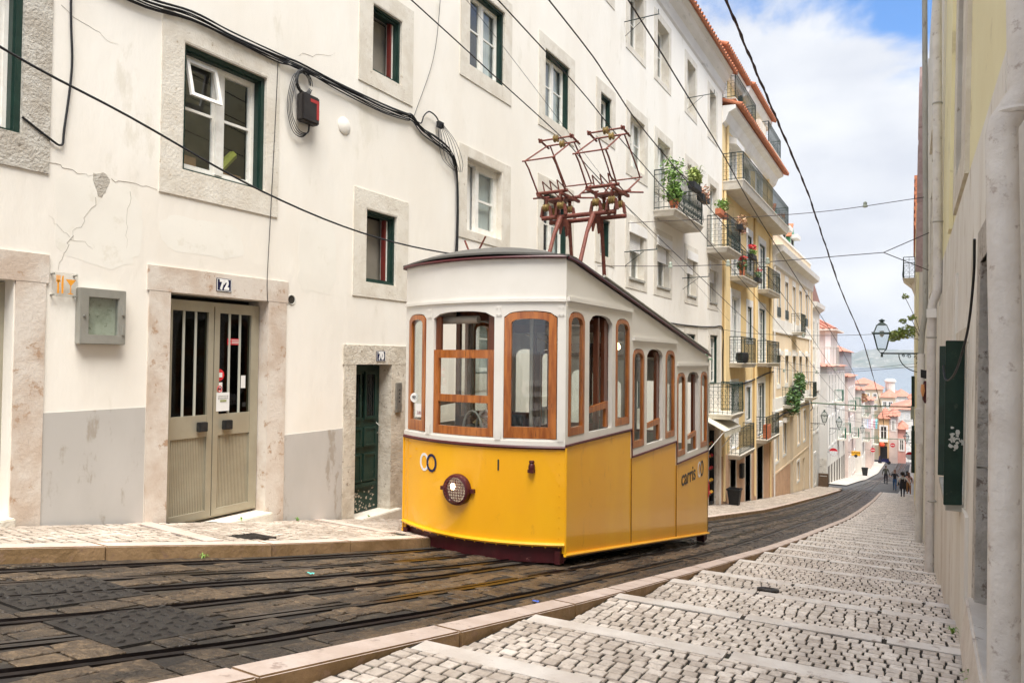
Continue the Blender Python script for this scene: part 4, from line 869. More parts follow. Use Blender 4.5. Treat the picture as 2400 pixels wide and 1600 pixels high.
for o, h, k in W:
    st_ = k.pop('style', 'two')
    if st_ == 'hole':
        w_ = MB().sheet(rq(o, h), S, -.03, .014).sheet(rq(inset(h, -.001), inset(h, .014)), S, -.3, .011).build('window', limestone, wb_)
        a = inset(h, .014); MB().sheet(rq(a, inset(a, .035)), S, -.20, -.03).sheet(rq(inset(a, .02), inset(a, .06)), S, -.12, -.06).build('outer_frame', green_old, w_)
        MB().sheet(quad((a[1] - .135, a[1] - .10, a[2] + .03, a[3] - .03)), S, -.16, -.10).build('red_stop', red_paint, w_); MB().sheet(quad((a[1] - .10, a[1] - .04, a[2] + .03, a[3] - .03)), S, -.2, -.11).build('frame', white_paint, w_)
        MB().sheet(quad(inset(a, .05)), S, -.26, -.25).build('inner_shutter', mat('taupe_shutter', (.30, .27, .225), (.25, .225, .185), scale=2, rough=.7), w_)
    elif st_ == 'open_vent':
        w_ = window(wb_, o, h, S, style='two', **k)
        a = (4.56, 4.93, 2.66, 3.06); sash = lambda u, v, d: (XW - .12 + d + (3.06 - v) * .26, u, v)
        v = MB().sheet(rq(a, inset(a, .035)), sash, 0, .035).build('tilted_sash', white_paint, w_); MB().sheet(quad(inset(a, .035)), sash, .012, .016).build('pane', glass, v) if False else None
        MB().box(XW - .6, XW - .3, 4.52, 4.85, 1.9, 2.12).build('cardboard_box', mat('cardboard', (.36, .20, .10), (.30, .17, .09), rough=.9), w_)
        MB().box(XW - .6, XW - .32, 5.05, 5.45, 1.9, 2.06).build('cardboard_box', MATS['cardboard'], w_)
        MB().tube([(XW - .35, 5.1, 2.0), (XW - .42, 5.42, 2.32)], .05, 6).build('yellow_bag', mat('yellow_green_plastic', (.50, .52, .08), rough=.5), w_)
    elif st_ == 'ajar':
        w_ = MB().sheet(rq(o, h), S, -.03, .014).sheet(rq(inset(h, -.001), inset(h, .014)), S, -.33, .011).build('window', limestone, wb_)
        a = inset(h, .014); m_ = a[0] + .40
        MB().sheet(rq(a, inset(a, .05)), S, -.2, -.10).sheet(rq((m_ + .02, a[1] - .05, a[2] + .05, a[3] - .05), (m_ + .12, a[1] - .12, a[2] + .13, a[3] - .12)), S, -.17, -.10).sheet(quad((m_ + .12, a[1] - .12, (a[2] + a[3]) / 2 - .02, (a[2] + a[3]) / 2 + .02)), S, -.16, -.12).build('frame', white_paint, w_)
        MB().sheet(quad((m_ + .1, a[1] - .1, a[2] + .1, a[3] - .1)), S, -.145, -.14).build('pane', glass, w_)
        MB().sheet(quad((a[0] + .13, m_, a[2] + .06, a[3] - .06)), lambda u, v, d: (XW - .16 + d - (u - a[0]) * .1, u, v), -.02, 0).build('folded_shutter', white_trim, w_)
        MB().sheet(quad((m_, a[1], a[2], a[3])), S, -.24, -.22).build('curtain', curtain, w_)
        MB().sheet(quad(inset(h, -.05)), S, -.5, -.48).build('dark_room_board', ajar_m, w_)
    elif st_ == 'roller':
        w_ = window(wb_, o, h, S, back=dark_in, depth=.18, bars=0, **k)
        zc = h[3] - .46; mb = MB(); z = zc
        while z < h[3] - .02: mb.sheet(quad((h[0] + .015, h[1] - .1, z, z + .045)), S, -.09, -.065); z += .05
        mb.build('roller_shutter', white_trim, w_); MB().sheet(quad((h[0] - .02, h[1] + .16, h[3] - .02, h[3] + .26)), S, .0, .05).build('shutter_box', white_trim, w_)
        MB().sheet(quad((h[0] - .04, h[1] + .02, h[2] - .03, h[2] + .03)), S, -.1, .05).build('sill', pipe_m, w_)
    elif st_ == 'door':
        w_ = MB().sheet([[(o[0], h[2]), (h[0], h[2]), (h[0], h[3]), (o[0], o[3])], [(h[1], h[2]), (o[1], h[2]), (o[1], o[3]), (h[1], h[3])], [(h[0], h[3]), (h[1], h[3]), (o[1], o[3]), (o[0], o[3])]], S, -.03, .014).build('door_surround', limestone, wb_)
        MB().sheet(quad(h), S, -.2, -.16).build('door', green_old, w_)
    elif st_ == 'french':
        w_ = window(wb_, o, h, S, back=curtain, bars=3, depth=.12, **k)
    else:
        w_ = window(wb_, o, h, S, style=st_, **{'back': curtain, **k})
# cornice, eaves and roof
mb = MB().prism([(XW, 10.35), (XW + .05, 10.42), (XW + .08, 10.75), (XW + .22, 10.9), (XW + .27, 11.05), (XW + .40, 11.12), (XW + .40, 11.18), (XW - .1, 11.2), (XW - .1, 10.35)], 0, 1, 'y')
mb.v = [(p[0], 0 - 3 if p[1] == 0 else 27.62, p[2]) for p in mb.v]
mb.build('cornice', mat('cornice_plaster', (.70, .665, .60), (.62, .58, .52), scale=1.2, rough=.9, c3=(.5, .47, .42), spots=.66, stretch=(1, .3, 1)), wb_)
tiled(wb_, [(XW + .52, 12.0, 11.17), (XW + .52, 27.9, 11.17), (XW - 4, 27.9, 13.2), (XW - 4, 12.0, 13.2)], sp=.26, r_=.085)
MB().box(XW - 8, XW - .3, -3, 27.5, 10.9, 11.0).build('attic_floor', plaster, wb_)
MB().box(XW - 8.5, XW - 1.55, -2.9, 27.1, -9, 10.6).build('light_block_core', dark_in, wb_)  # added dark block, keeps sky light from showing through the openings
# stone surrounds of the doors, steps, painted bases
def surround(o, h, m, label=None, nj=3):
    mb = MB(); zs = frange(h[2] - .6, h[3], (h[3] - h[2] + .6) / nj)
    for a, b in ((o[0], h[0]), (h[1], o[1])):
        for z0, z1 in zip(zs[:-1], zs[1:]): mb.sheet(quad((a, b, z0 + .002, z1 - .002)), S, -.28, .016)
    mb.sheet(quad((o[0] - .02, o[1] + .02, h[3] + .001, o[3])), S, -.30, .018); return mb.build('door_surround', m, wb_)
surround((1.3, 3.22, 0, .84), (1.6, 2.99, -1.36, .60), limestone2, nj=1)
surround((4.15, 5.86, 0, .87), (4.375, 5.595, -1.8, .625), limestone2, nj=1)
surround((6.84, 8.14, 0, .16), (7.065, 7.795, -2.16, -.10), mat('ochre_stone', (.62, .565, .47), (.50, .44, .35), scale=5, rough=.95, bump=.7, bscale=30, c3=(.30, .25, .19), spots=.655), nj=4)
surround((25.3, 27.2, 0, -2.1), (25.6, 26.66, -5.4, -2.35), limestone2)
MB().sheet([[(3.22, -2.2), (4.14, -2.2), (4.14, -.5), (3.22, -.5)]], S, .0, .007).build('painted_base', grey_base, wb_)
MB().sheet([[(5.865, -2.6), (6.835, -2.6), (6.835, -.92), (5.865, -.92)]], S, .0, .007).build('painted_base', grey_base, wb_)
def step(y0, y1, x1, zt, m): MB().hexa([(XW - .3, y0, zt - .6), (x1, y0, zt - .6), (x1, y1, zt - .6), (XW - .3, y1, zt - .6), (XW - .3, y0, zt), (x1, y0, zt), (x1, y1, zt), (XW - .3, y1, zt)]).build('doorstep', m, wb_, bevel=.01)
step(4.35, 5.62, XW + .13, -1.76, limestone); step(7.03, 7.95, XW + .12, -2.13, limestone); step(1.5, 3.0, XW + .1, -1.33, limestone)
# door 72: two aluminium leaves
d72 = MB(); a0, a1, zt, zb = 4.385, 5.585, .57, -1.73; ym = 4.985
d72.sheet(rq((a0, a1, zb, zt), (a0 + .045, a1 - .05, zb + .02, zt - .045)), S, -.20, -.13)
door = d72.build('door', alu, wb_); door['label'] = 'bronze aluminium double door with barred glass'
for (p, q) in ((a0 + .045, ym - .006), (ym + .006, a1 - .05)):
    mb = MB(); mb.sheet(rq((p, q, zb + .02, zt - .045), (p + .065, q - .065, zb + .09, zt - .11)), S, -.18, -.12); mb.sheet(quad((p + .065, q - .065, -.86, -.63)), S, -.175, -.125)
    lf = mb.build('leaf', alu, door)
    mb = MB(); n = 22; u0, u1 = p + .065, q - .065
    for k in range(n): a, b = u0 + (u1 - u0) * k / n, u0 + (u1 - u0) * (k + 1) / n; mb.sheet(quad((a + .003, b - .003, zb + .09, -.86)), S, -.165, -.142); 
    mb.sheet(quad((u0, u1, zb + .09, -.86)), S, -.165, -.148); mb.build('ribbed_panel', alu, lf)
    MB().sheet(quad((u0, u1, -.63, zt - .11)), S, -.152, -.148).build('pane', glass_dark, lf)
    mb = MB()
    for k in (1, 2): y = u0 + (u1 - u0) * k / 3; mb.sheet(quad((y - .012, y + .012, -.63, zt - .11)), S, -.148, -.136)
    mb.build('bar', mat('pale_bar', (.46, .46, .39), rough=.6), lf)
    yy = q - .14 if p < 4.9 else p + .16; MB().sheet(quad((yy - .05, yy + .05, -.80, -.70)), S, -.12, -.06).build('pull', black, lf, bevel=.006)
MB().box(XW - 1.4, XW - 1.3, 4.2, 5.8, -2.2, .9).build('hallway', mat('hall', (.10, .085, .05), (.05, .045, .035), scale=1.4, rough=.9), door)
MB().box(XW - .6, XW - .55, 4.45, 4.72, -.62, .22).build('grey_cabinet', mat('cabinet_grey', (.17, .175, .18), rough=.6), door)
def sticker(name, y0, y1, z0, z1, m, d=-.145): return MB().sheet(quad((y0, y1, z0, z1)), S, d, d + .003).build(name, m, door)
redst = mat('red_sticker', (.62, .03, .035), rough=.4); whst = mat('white_sticker', (.74, .73, .70), rough=.5)
s_ = sticker('red_sticker', 5.17, 5.33, .12, .19, redst, -.155 + .012); text('X', .055, whst, 'cross', s_, lambda u, v, d: (XW - .138, 5.195 + u, .155 + v), .001)
for k in range(3): MB().sheet(quad((5.225, 5.32, .135 + k * .017, .142 + k * .017)), S, -.139, -.137).build('print_line', whst, s_)
s_ = MB().lathe((XW - .143, 5.07, -.21), [(.066, 0), (.066, .003)], 24, 'x').build('round_sticker', redst, door); MB().sheet(quad((5.03, 5.11, -.235, -.185)), S, -.139, -.137).build('white_label', whst, s_)
s_ = sticker('no_dogs_sticker', 5.03, 5.10, -.44, -.29, whst, -.125 + .001)
mb = MB(); mb.tube([(XW - .118, 5.065 + .028 * math.cos(t), -.36 + .033 * math.sin(t)) for t in [R(20 * k) for k in range(19)]], .004, 4); mb.tube([(XW - .118, 5.045, -.338), (XW - .118, 5.085, -.382)], .004, 4); mb.build('prohibition_ring', redst, s_)
MB().box(XW - .12, XW - .118, 5.047, 5.083, -.372, -.350).build('dog_mark', dkl, s_)
s_ = sticker('certificate', 5.025, 5.19, -.60, -.40, whst, -.118); MB().sheet(quad((5.07, 5.15, -.50, -.478)), S, -.114, -.112).build('print_line', mat('olive_print', (.3, .32, .15)), s_)
text('CERTIFICATE OF', .018, dkl, 'print', s_, lambda u, v, d: (XW - .113, 5.108 + u, -.44 + v), .001); text('EXCELLENCE', .022, dkl, 'print', s_, lambda u, v, d: (XW - .113, 5.108 + u, -.463 + v), .001)
sticker('paper_note', 5.36, 5.42, -.36, -.22, whst, -.144); s_ = sticker('black_sticker', 5.385, 5.43, -.57, -.52, black, -.144)
# door 70: old panelled green door
mb = MB().sheet(quad((7.08, 7.78, -2.12, -.12)), S, -.24, -.20); door70 = mb.build('door', green_old, wb_); door70['label'] = 'worn dark green panelled door, paint flaking at the foot'
mb = MB()
for y0, y1 in ((7.13, 7.39), (7.46, 7.70)):
    mb.sheet(rq((y0, y1, -.86, -.20), (y0 + .035, y1 - .035, -.82, -.24)), S, -.20, -.17)
    for z0, z1 in ((-1.22, -.98), (-1.70, -1.34)): mb.sheet(quad((y0, y1, z0, z1)), S, -.20, -.18); mb.sheet(rq((y0 - .01, y1 + .01, z0 - .01, z1 + .01), (y0 + .02, y1 - .02, z0 + .02, z1 - .02)), S, -.20, -.168)
mb.sheet(quad((7.12, 7.72, -1.78, -1.73)), S, -.2, -.165); mb.build('moulding', green_old, door70)
mb = MB()
for y0, y1 in ((7.17, 7.35), (7.50, 7.66)):
    for k in range(4): y = y0 + (y1 - y0) * (k + .5) / 4; mb.tube([(XW - .18, y, -.83), (XW - .18, y, -.23)], .006, 4)
mb.build('grille', black, door70); MB().sheet(quad((7.16, 7.68, -.83, -.23)), S, -.199, -.196).build('pane', glass_dark, door70)
MB().tube([(XW - .19, 7.72, -.92), (XW - .15, 7.735, -.96), (XW - .15, 7.73, -1.05), (XW - .18, 7.72, -1.07)], .008, 5).build('handle', alu_grey, door70)
r_ = random.Random(4); mb = MB()
for _ in range(60):
    y = r_.uniform(7.14, 7.74); z = -2.1 + abs(r_.gauss(0, .2)); s = r_.uniform(.005, .022); pts = [(y + s * math.cos(a) * r_.uniform(.4, 1.6), z + s * math.sin(a) * r_.uniform(.4, 1.2)) for a in [i * 1.05 for i in range(6)]]
    mb.prism(pts, XW - .2, XW - .197)
tag(mb.build('flaked_paint', mat('flaked_wood', (.42, .38, .31), (.30, .26, .2), scale=30, rough=.9), door70), kind='stuff')
# left door
mb = MB().sheet(rq((1.6, 2.99, -1.34, .59), (1.7, 2.9, -1.25, .5)), S, -.22, -.14).sheet(quad((1.7, 2.9, -1.25, .5)), S, -.2, -.17).sheet(quad((2.72, 2.78, -1.25, .5)), S, -.2, -.15); mb.build('door', alu, wb_)
pit = mat('intercom_metal', (.36, .35, .32), (.28, .27, .25), scale=12, rough=.35, metal=.7)
ic = thing('intercom_panel', (XW + .02, 7.93, -.6), 'narrow steel intercom panel with round buttons right of the green door 70', 'intercom')
MB().box(XW + .016, XW + .05, 7.87, 7.99, -.78, -.36).build('casing', pit, ic, bevel=.006)
for k in range(4): MB().lathe((XW + .05, 7.93, -.46 - k * .055), [(.010, 0), (.010, .006)], 8, 'x').build('button', black, ic)
def plate(num, y, z, w_, h_, label, y2=None):
    t = thing('house_number', (XW + .02, y, z), label, 'number plate'); MB().box(XW + .018, XW + .026, y - w_ / 2, y + w_ / 2, z - h_ / 2, z + h_ / 2).build('enamel_plate', mat('enamel_navy', (.012, .013, .055), (.01, .01, .04), scale=8, rough=.2), t, bevel=.003)
    MB().sheet(rq((y - w_ / 2 + .006, y + w_ / 2 - .006, z - h_ / 2 + .006, z + h_ / 2 - .006), (y - w_ / 2 + .011, y + w_ / 2 - .011, z - h_ / 2 + .011, z + h_ / 2 - .011)), S, .026, .028).build('border', wl, t)
    text(num, h_ * .88, wl, 'numerals', t, lambda u, v, d: (XW + .027 + d, y + u * .9, z + v * 1.12), .002, bold=.008)
plate('72', 4.985, .75, .19, .14, 'dark blue enamel plate reading 72 on the lintel over the aluminium door'); plate('70', 7.55, .015, .19, .14, 'dark blue enamel plate reading 70 on the lintel over the green door')
# things on the wall
mc = thing('menu_case', (XW + .05, 3.68, .34), 'grey metal menu case with dirty glass beside the left stone door frame', 'display case')
MB().sheet(rq((3.47, 3.88, .09, .585), (3.545, 3.81, .175, .505)), S, .0, .085).build('casing', alu_grey, mc, bevel=.006)
MB().sheet(quad((3.54, 3.82, .17, .51)), S, .005, .03).build('backing', mat('dirty_backing', (.46, .46, .37), (.30, .31, .23), scale=6, rough=.7, c3=(.16, .17, .11), spots=.64), mc); MB().sheet(quad((3.545, 3.81, .175, .505)), S, .060, .064).build('pane', glass, mc)
MB().box(XW + .085, XW + .1, 3.84, 3.865, .36, .44).build('hinge', alu_grey, mc); MB().box(XW + .085, XW + .1, 3.84, 3.865, .18, .26).build('hinge', alu_grey, mc); MB().lathe((XW + .085, 3.505, .335), [(.013, 0), (.01, .012)], 12, 'x').build('lock', pit, mc)
acr = glassmat('acrylic', (.93, .93, .92), .06, .15); sg = thing('restaurant_sign', (XW + .05, 3.36, .6), 'small clear sign with orange cutlery and cocktail glass beside the menu case', 'sign')
MB().sheet(quad((3.25, 3.465, .49, .70)), S, .040, .046).build('acrylic_plate', acr, sg); org = mat('orange_vinyl', (.78, .33, .03), rough=.5)
mb = MB(); o2 = lambda pts: mb.prism(pts, XW + .047, XW + .05)
o2([(3.292, .52), (3.306, .52), (3.306, .62), (3.292, .62)]); [o2([(3.283 + k * .009, .62), (3.288 + k * .009, .62), (3.288 + k * .009, .675), (3.283 + k * .009, .675)]) for k in range(4)]; o2([(3.281, .615), (3.319, .615), (3.31, .635), (3.29, .635)])
o2([(3.328, .52), (3.342, .52), (3.342, .675), (3.33, .67), (3.325, .60)]); o2([(3.36, .645), (3.445, .645), (3.405, .59), (3.40, .59)]); o2([(3.399, .525), (3.406, .525), (3.406, .595), (3.399, .595)]); o2([(3.375, .518), (3.43, .518), (3.405, .53), (3.40, .53)]); mb.build('pictogram', org, sg)
for y in (3.265, 3.45):
    for z in (.505, .685): MB().lathe((XW, y, z), [(.008, 0), (.008, .05)], 8, 'x').build('stud', alu_grey, sg)
ub = thing('junction_box', (XW + .06, 6.07, 2.97), 'black cable junction box with red tape under a coil of cable', 'junction box')
MB().box(XW + .02, XW + .14, 5.94, 6.22, 2.80, 3.14).build('casing', mat('black_plastic', (.022, .018, .017), (.03, .026, .024), rough=.45), ub, bevel=.02)
MB().sheet(quad((6.06, 6.20, 3.05, 3.09)), S, .141, .143).sheet(quad((6.16, 6.20, 2.86, 3.05)), S, .141, .143).build('red_tape', mat('red_tape', (.36, .035, .03), rough=.6), ub)
mb = MB(); mb.prism([(5.94 + .055 * math.cos(a), .67 + .05 * math.sin(a)) for a in [R(30 * k) for k in range(12)]], XW - .02, XW + .003); tag(mb.build('vent_dark_disc', dark_in, wb_)); mb = MB()  # flat dark disc, the shade inside the vent is its colour
mb.tube([(XW + .004, 5.94 + .055 * math.cos(a), .67 + .055 * math.sin(a)) for a in [R(20 * k) for k in range(19)]], .006, 4); mb.build('vent_rim', pipe_m, wb_)
MB().lathe((XW - .01, 6.78, 2.99), [(.11, 0), (.11, .02), (.08, .035), (.01, .04)], 20, 'x').build('plaster_boss', plaster, wb_, smooth=True)
r_ = random.Random(23); patch_m = mat('repaired_plaster', (.80, .765, .685), (.77, .73, .65), scale=1.8, rough=.95, c3=(.74, .70, .61), spots=.62)
for (cy, cz, ry, rz_) in ((3.66, 1.2, .40, .42), (6.35, 1.25, .33, .5), (4.75, 1.22, .5, .2)):
    MB().prism([(cy + ry * (abs(math.cos(a)) ** .5) * math.copysign(1, math.cos(a)) * r_.uniform(.85, 1.05), cz + rz_ * (abs(math.sin(a)) ** .5) * math.copysign(1, math.sin(a)) * r_.uniform(.85, 1.05)) for a in [R(12 * k) for k in range(30)]], XW - .01, XW + .0008).build('repaired_patch', patch_m, wb_)
r_ = random.Random(3); mb = MB(); pts = []
for k in range(18):
    a = R(20 * k); rr = (.085 if math.sin(a) > -.2 else .05) * r_.uniform(.82, 1.15); pts.append((3.67 + rr * math.cos(a), 1.57 + rr * math.sin(a) * (1 if math.sin(a) > 0 else 3.0)))
mb.prism(pts, XW - .01, XW + .002); mb.build('fallen_plaster_patch', rough_stone, wb_)
crack_m = mat('crack', (.34, .30, .25), rough=.95); mb = MB()
def crack(p, q, n, w_, seed):
    r2 = random.Random(seed); pts = [(XW + .001, p[0] + (q[0] - p[0]) * k / n + r2.uniform(-.022, .022), p[1] + (q[1] - p[1]) * k / n + r2.uniform(-.022, .022)) for k in range(n + 1)]; mb.tube(pts, [w_ * (1 - .7 * k / n) for k in range(n + 1)], 3)
crack((3.64, 1.40), (3.42, 1.02), 9, .003, 1); crack((3.42, 1.02), (3.30, .72), 8, .003, 2); crack((3.42, 1.02), (3.22, 1.18), 6, .002, 3); crack((3.42, 1.02), (3.62, .96), 6, .002, 4)
crack((3.22, 1.62), (3.62, 1.60), 9, .003, 5); crack((3.75, 1.60), (4.2, 1.62), 9, .003, 6); crack((3.95, 1.55), (3.92, 1.0), 9, .002, 7); crack((3.3, 3.0), (3.8, 2.86), 9, .002, 8); crack((6.0, 3.62), (6.6, 3.86), 9, .002, 9)
mb.build('wall_crack', crack_m, wb_)
# cables on the white wall
def cable(name, pts, r_, label, cat='cable', m=cable_m, n=5, par=None, group=None):
    o = MB().cable(pts, r_, n).build(name, m, par, smooth=True)
    return tag(o, label, cat, group)
def X_(d, *yz): return [(XW + d, y, z) for y, z in yz]
bun = thing('cable_bundle', (XW + .04, 7, 3.4), 'thick bundle of black cables sagging along the white wall over the windows', 'cable bundle')
main = [(2.9, 3.45), (3.90, 3.36), (4.51, 3.44), (5.03, 3.44), (5.63, 3.45), (5.99, 3.47), (6.65, 3.45), (7.45, 3.44), (8.0, 3.48), (8.14, 3.50), (8.40, 3.40), (8.72, 3.34), (9.08, 3.27), (9.24, 3.14), (9.33, 2.9), (9.35, 2.36), (9.33, 1.6)]
r_ = random.Random(12)
for k in range(8):
    dz = (k - 3.5) * .013; MB().cable([(XW + .03 + r_.uniform(0, .03), y + r_.uniform(-.02, .02), z + dz + r_.uniform(-.016, .016)) for y, z in main], .0085, 5).build('strand', cable_m, bun, smooth=True)
mb = MB()
for k in range(7): rr = .10 + .012 * (k % 4); mb.tube([(XW + .05 + k * .004, 6.02 + rr * math.cos(a) + r_.uniform(-.006, .006), 3.28 + rr * 1.15 * math.sin(a)) for a in [R(20 * j) for j in range(18)]], .006, 4)
mb.build('coil', cable_m, bun)
mb = MB()
for k in range(4): o3 = k * .018; mb.cable(X_(.05 + k * .006, (5.99, 3.44), (5.86 + o3, 3.3), (5.79 + o3, 3.05), (5.79 + o3, 2.85), (5.87 + o3, 2.66 + o3), (6.0, 2.62 + o3), (6.10, 2.70), (6.12, 2.80)), .006, 4)
mb.build('loop', cable_m, bun)
mb = MB()
mb.cable(X_(.05, (8.14, 3.5), (8.34, 3.48), (8.42, 3.62), (8.55, 3.72), (8.72, 3.70), (8.82, 3.62)), .011, 5); mb.box(XW + .03, XW + .09, 8.76, 8.88, 3.55, 3.64)
for k in range(7): q = k / 6; mb.cable(X_(.05 + .01 * k, (8.82, 3.6), (8.80 + .38 * q, 3.42), (8.90 + .48 * q, 3.1 + .05 * q), (9.24 + .12 * q, 2.98)), .005, 4)
mb.build('splice', cable_m, bun)
cable('wall_cable', X_(.02, (3.34, 4.2), (3.36, 3.0), (3.38, 2.5), (3.33, 1.95), (3.31, 1.80), (3.2, 1.84), (3.0, 1.95)), .010, 'thin black cable hanging down by the left rough-stone window frame')
cable('wall_cable', X_(.02, (8.9, 6.6), (8.84, 5.6), (8.68, 4.6), (8.2, 3.52)), .004, 'hair-thin wire dropping from the roof to the cable bundle')
cable('wall_cable', X_(.022, (5.66, 3.44), (5.63, 2.6), (5.59, 1.6), (5.56, .9), (5.57, .62)), .004, 'thin wire running straight down from the bundle to the lintel of door 72')
cable('wall_cable', X_(.03, (9.8, 1.0), (15, 1.18), (21, 1.12), (24.5, 1.17), (26.2, 1.24), (27.6, 1.24), (27.62, .2), (27.65, -.85)), .022, 'black cable along the white house above its ground floor windows')

# ================================================================== YELLOW HOUSE
yb = thing('yellow_house', (XW, 33, prof(33)), 'tall yellow house with iron balconies and a tiled attic terrace beyond the white house', 'house')
WY = []
stone_l = white_trim
for (y0, y1, z0, z1, st) in ((29.15, 30.95, 3.35, 5.75, 'french'), (32.15, 33.6, 3.9, 5.95, 'two'), (34.95, 36.95, 3.4, 6.0, 'french'),
                             (29.0, 30.95, -.1, 2.95, 'french'), (32.15, 33.65, .75, 2.75, 'two'), (34.9, 36.95, -.1, 2.85, 'french'),
                             (28.95, 30.6, -3.6, -.75, 'french'), (31.9, 33.4, -2.8, -.85, 'two'), (34.6, 36.8, -3.6, -.75, 'french'),
                             (28.45, 30.1, 6.95, 9.0, 'french'), (31.2, 32.9, 6.95, 9.0, 'french'), (34.1, 35.95, 7.0, 9.2, 'two')):
    o = (y0, y1, z0, z1); h = (y0 + .25, y1 - .22, z0 + (.02 if st == 'french' else .16), z1 - .3); WY.append((o, h, st))
dY = [(27.95, 28.3, -5.6, -3.9), (29.05, 30.05, -5.9, -3.9), (31.95, 33.1, -6.4, -4.1), (34.65, 36.1, -6.8, -4.1)]
MB().sheet(grid(27.55, 38.9, -10, 9.75, [h for o, h, s in WY] + dY[1:]), S, -.3, 0).build('wall', yellow_plaster, yb)
MB().sheet(quad((27.56, 38.9, -10, -4.6)), S, .0, .012).build('salmon_base', salmon, yb) if False else None
for a, b in ((27.56, 29.0), (30.15, 31.85), (33.2, 34.5), (36.2, 38.88)): MB().sheet([[(a, -8.5), (b, -8.5), (b, -3.7 - .1 * (b - 29) / 8), (a, -3.7 - .1 * (a - 29) / 8)]], S, 0, .014).build('painted_base', salmon, yb)
for o, h, st in WY:
    w_ = window(yb, o, h, S, sur=stone_l, green=o[3] < 6.3 and o[0] > 31, style='two', bars=3 if st == 'french' else 1, depth=.1, simple=False)
for h in dY[1:]:
    o = (h[0] - .14, h[1] + .16, h[2], h[3] + .3); f = surround(o, h, limestone, nj=2); f.parent = yb; f.location = (-yb.location[0], -yb.location[1], -yb.location[2])
    MB().sheet(quad(h), S, -.28, -.24).build('door', green_old if h[0] < 31 else mat('weathered_door', (.10, .085, .07), (.2, .18, .15), scale=4, rough=.9, stretch=(1, 6, .5)), yb)
for y0, y1, z, kw in ((28.95, 33.2, 3.38, {}), (34.8, 39.3, 3.38, {}), (28.85, 32.8, -.12, {}), (34.65, 39.1, -.12, {}), (28.6, 32.5, -3.75, {}), (34.4, 39.1, -3.7, {})):
    y1 = y0 + (y1 - y0) * .78 if y0 > 34 or z < 5 else y1
    balcony(yb, y0, y1 - .1, z, proj=.5, h=1.05, **kw)
balcony(yb, 27.65, 39.0, 6.92, proj=.80, h=1.08, th=.3, dense=False)
# eaves cornice with short tile roof, attic storey set back, terrace rails
mb = MB().prism([(XW, 9.2), (XW + .12, 9.3), (XW + .25, 9.62), (XW + .5, 9.72), (XW + .5, 9.86), (XW - .1, 9.9), (XW - .1, 9.2)], 27.56, 39.1, 'y'); mb.build('cornice', white_trim, yb)
tiled(yb, [(XW + .72, 27.6, 9.88), (XW + .72, 39.5, 9.88), (XW - .6, 39.5, 10.4), (XW - .6, 27.6, 10.4)], sp=.27, r_=.09)
for (y0, y1, zr) in ((27.7, 32.0, 12.35), (33.1, 38.6, 12.65)):
    S2 = FX(XW - .35); wh = (y0 + .9, y0 + 2.0, 10.4, 12.0) if y0 < 30 else (34.0, 35.2, 10.75, 11.95)
    MB().sheet(grid(y0, y1, 9.9, zr - .35, [wh]), S2, -.3, 0).build('attic_wall', yellow_plaster, yb); MB().box(XW - 4, XW - .36, y0, y0 + .25, 9.9, zr - .35).box(XW - 4, XW - .36, y1 - .25, y1, 9.9, zr - .35).build('attic_side_wall', yellow_plaster, yb)
    window(yb, (wh[0] - .15, wh[1] + .15, wh[2] - .12, wh[3] + .15), wh, S2, sur=white_trim, green=False, depth=.08, name='attic_window')
    MB().prism([(XW - .35, zr - .55), (XW - .15, zr - .5), (XW + .0, zr - .2), (XW + .0, zr - .1), (XW - .4, zr - .1)], y0 - .1, y1 + .1, 'y').build('attic_cornice', white_trim, yb)
    tiled(yb, [(XW + .2, y0 - .2, zr - .06), (XW + .2, y1 + .2, zr - .06), (XW - 3.5, y1 + .2, zr + 1.6), (XW - 3.5, y0 - .2, zr + 1.6)], sp=.26, r_=.09, name='attic_roof')
b1 = MB().box(XW - .5, XW + .45, 27.8, 32.0, 10.18, 10.24).build('terrace_floor', limestone, yb); railing(b1, XW - .5, XW + .42, 27.85, 31.95, 10.24, 1.0)
b1 = MB().box(XW - .5, XW + .5, 34.9, 38.5, 10.38, 10.44).box(XW - .4, XW + .35, 33.4, 34.9, 10.2, 11.1).build('terrace_floor', limestone, yb); railing(b1, XW - .5, XW + .45, 34.95, 38.45, 10.44, 1.0)
for y, za, zb in ((33.85, 6.6, -6.2), (37.9, 6.3, -7.0), (37.2, 9.2, 7.0), (28.2, 9.3, 7.0), (27.75, 6.6, -5.4)):
    MB().tube([(XW + .07, y, za), (XW + .07, y - .03, zb)], .055, 8).build('drainpipe', yellow_plaster, yb, smooth=True)
# roller blind boxes on the upper doors
for y0, z in ((28.5, 8.7), (31.3, 8.6), (29.3, 5.5)):
    MB().prism([(XW, z), (XW + .35, z - .1), (XW + .35, z + .12), (XW, z + .3)], y0, y0 + 1.5, 'y').build('blind_box', white_trim, yb)
cable('wall_cable', [(XW + .06, y, z) for y, z in ((27.6, -.82), (30, -1.0), (32.5, -.92), (35, -.75), (37.2, -.6), (38.9, -.55))], .035, 'loose black cable across the yellow house under its second floor')

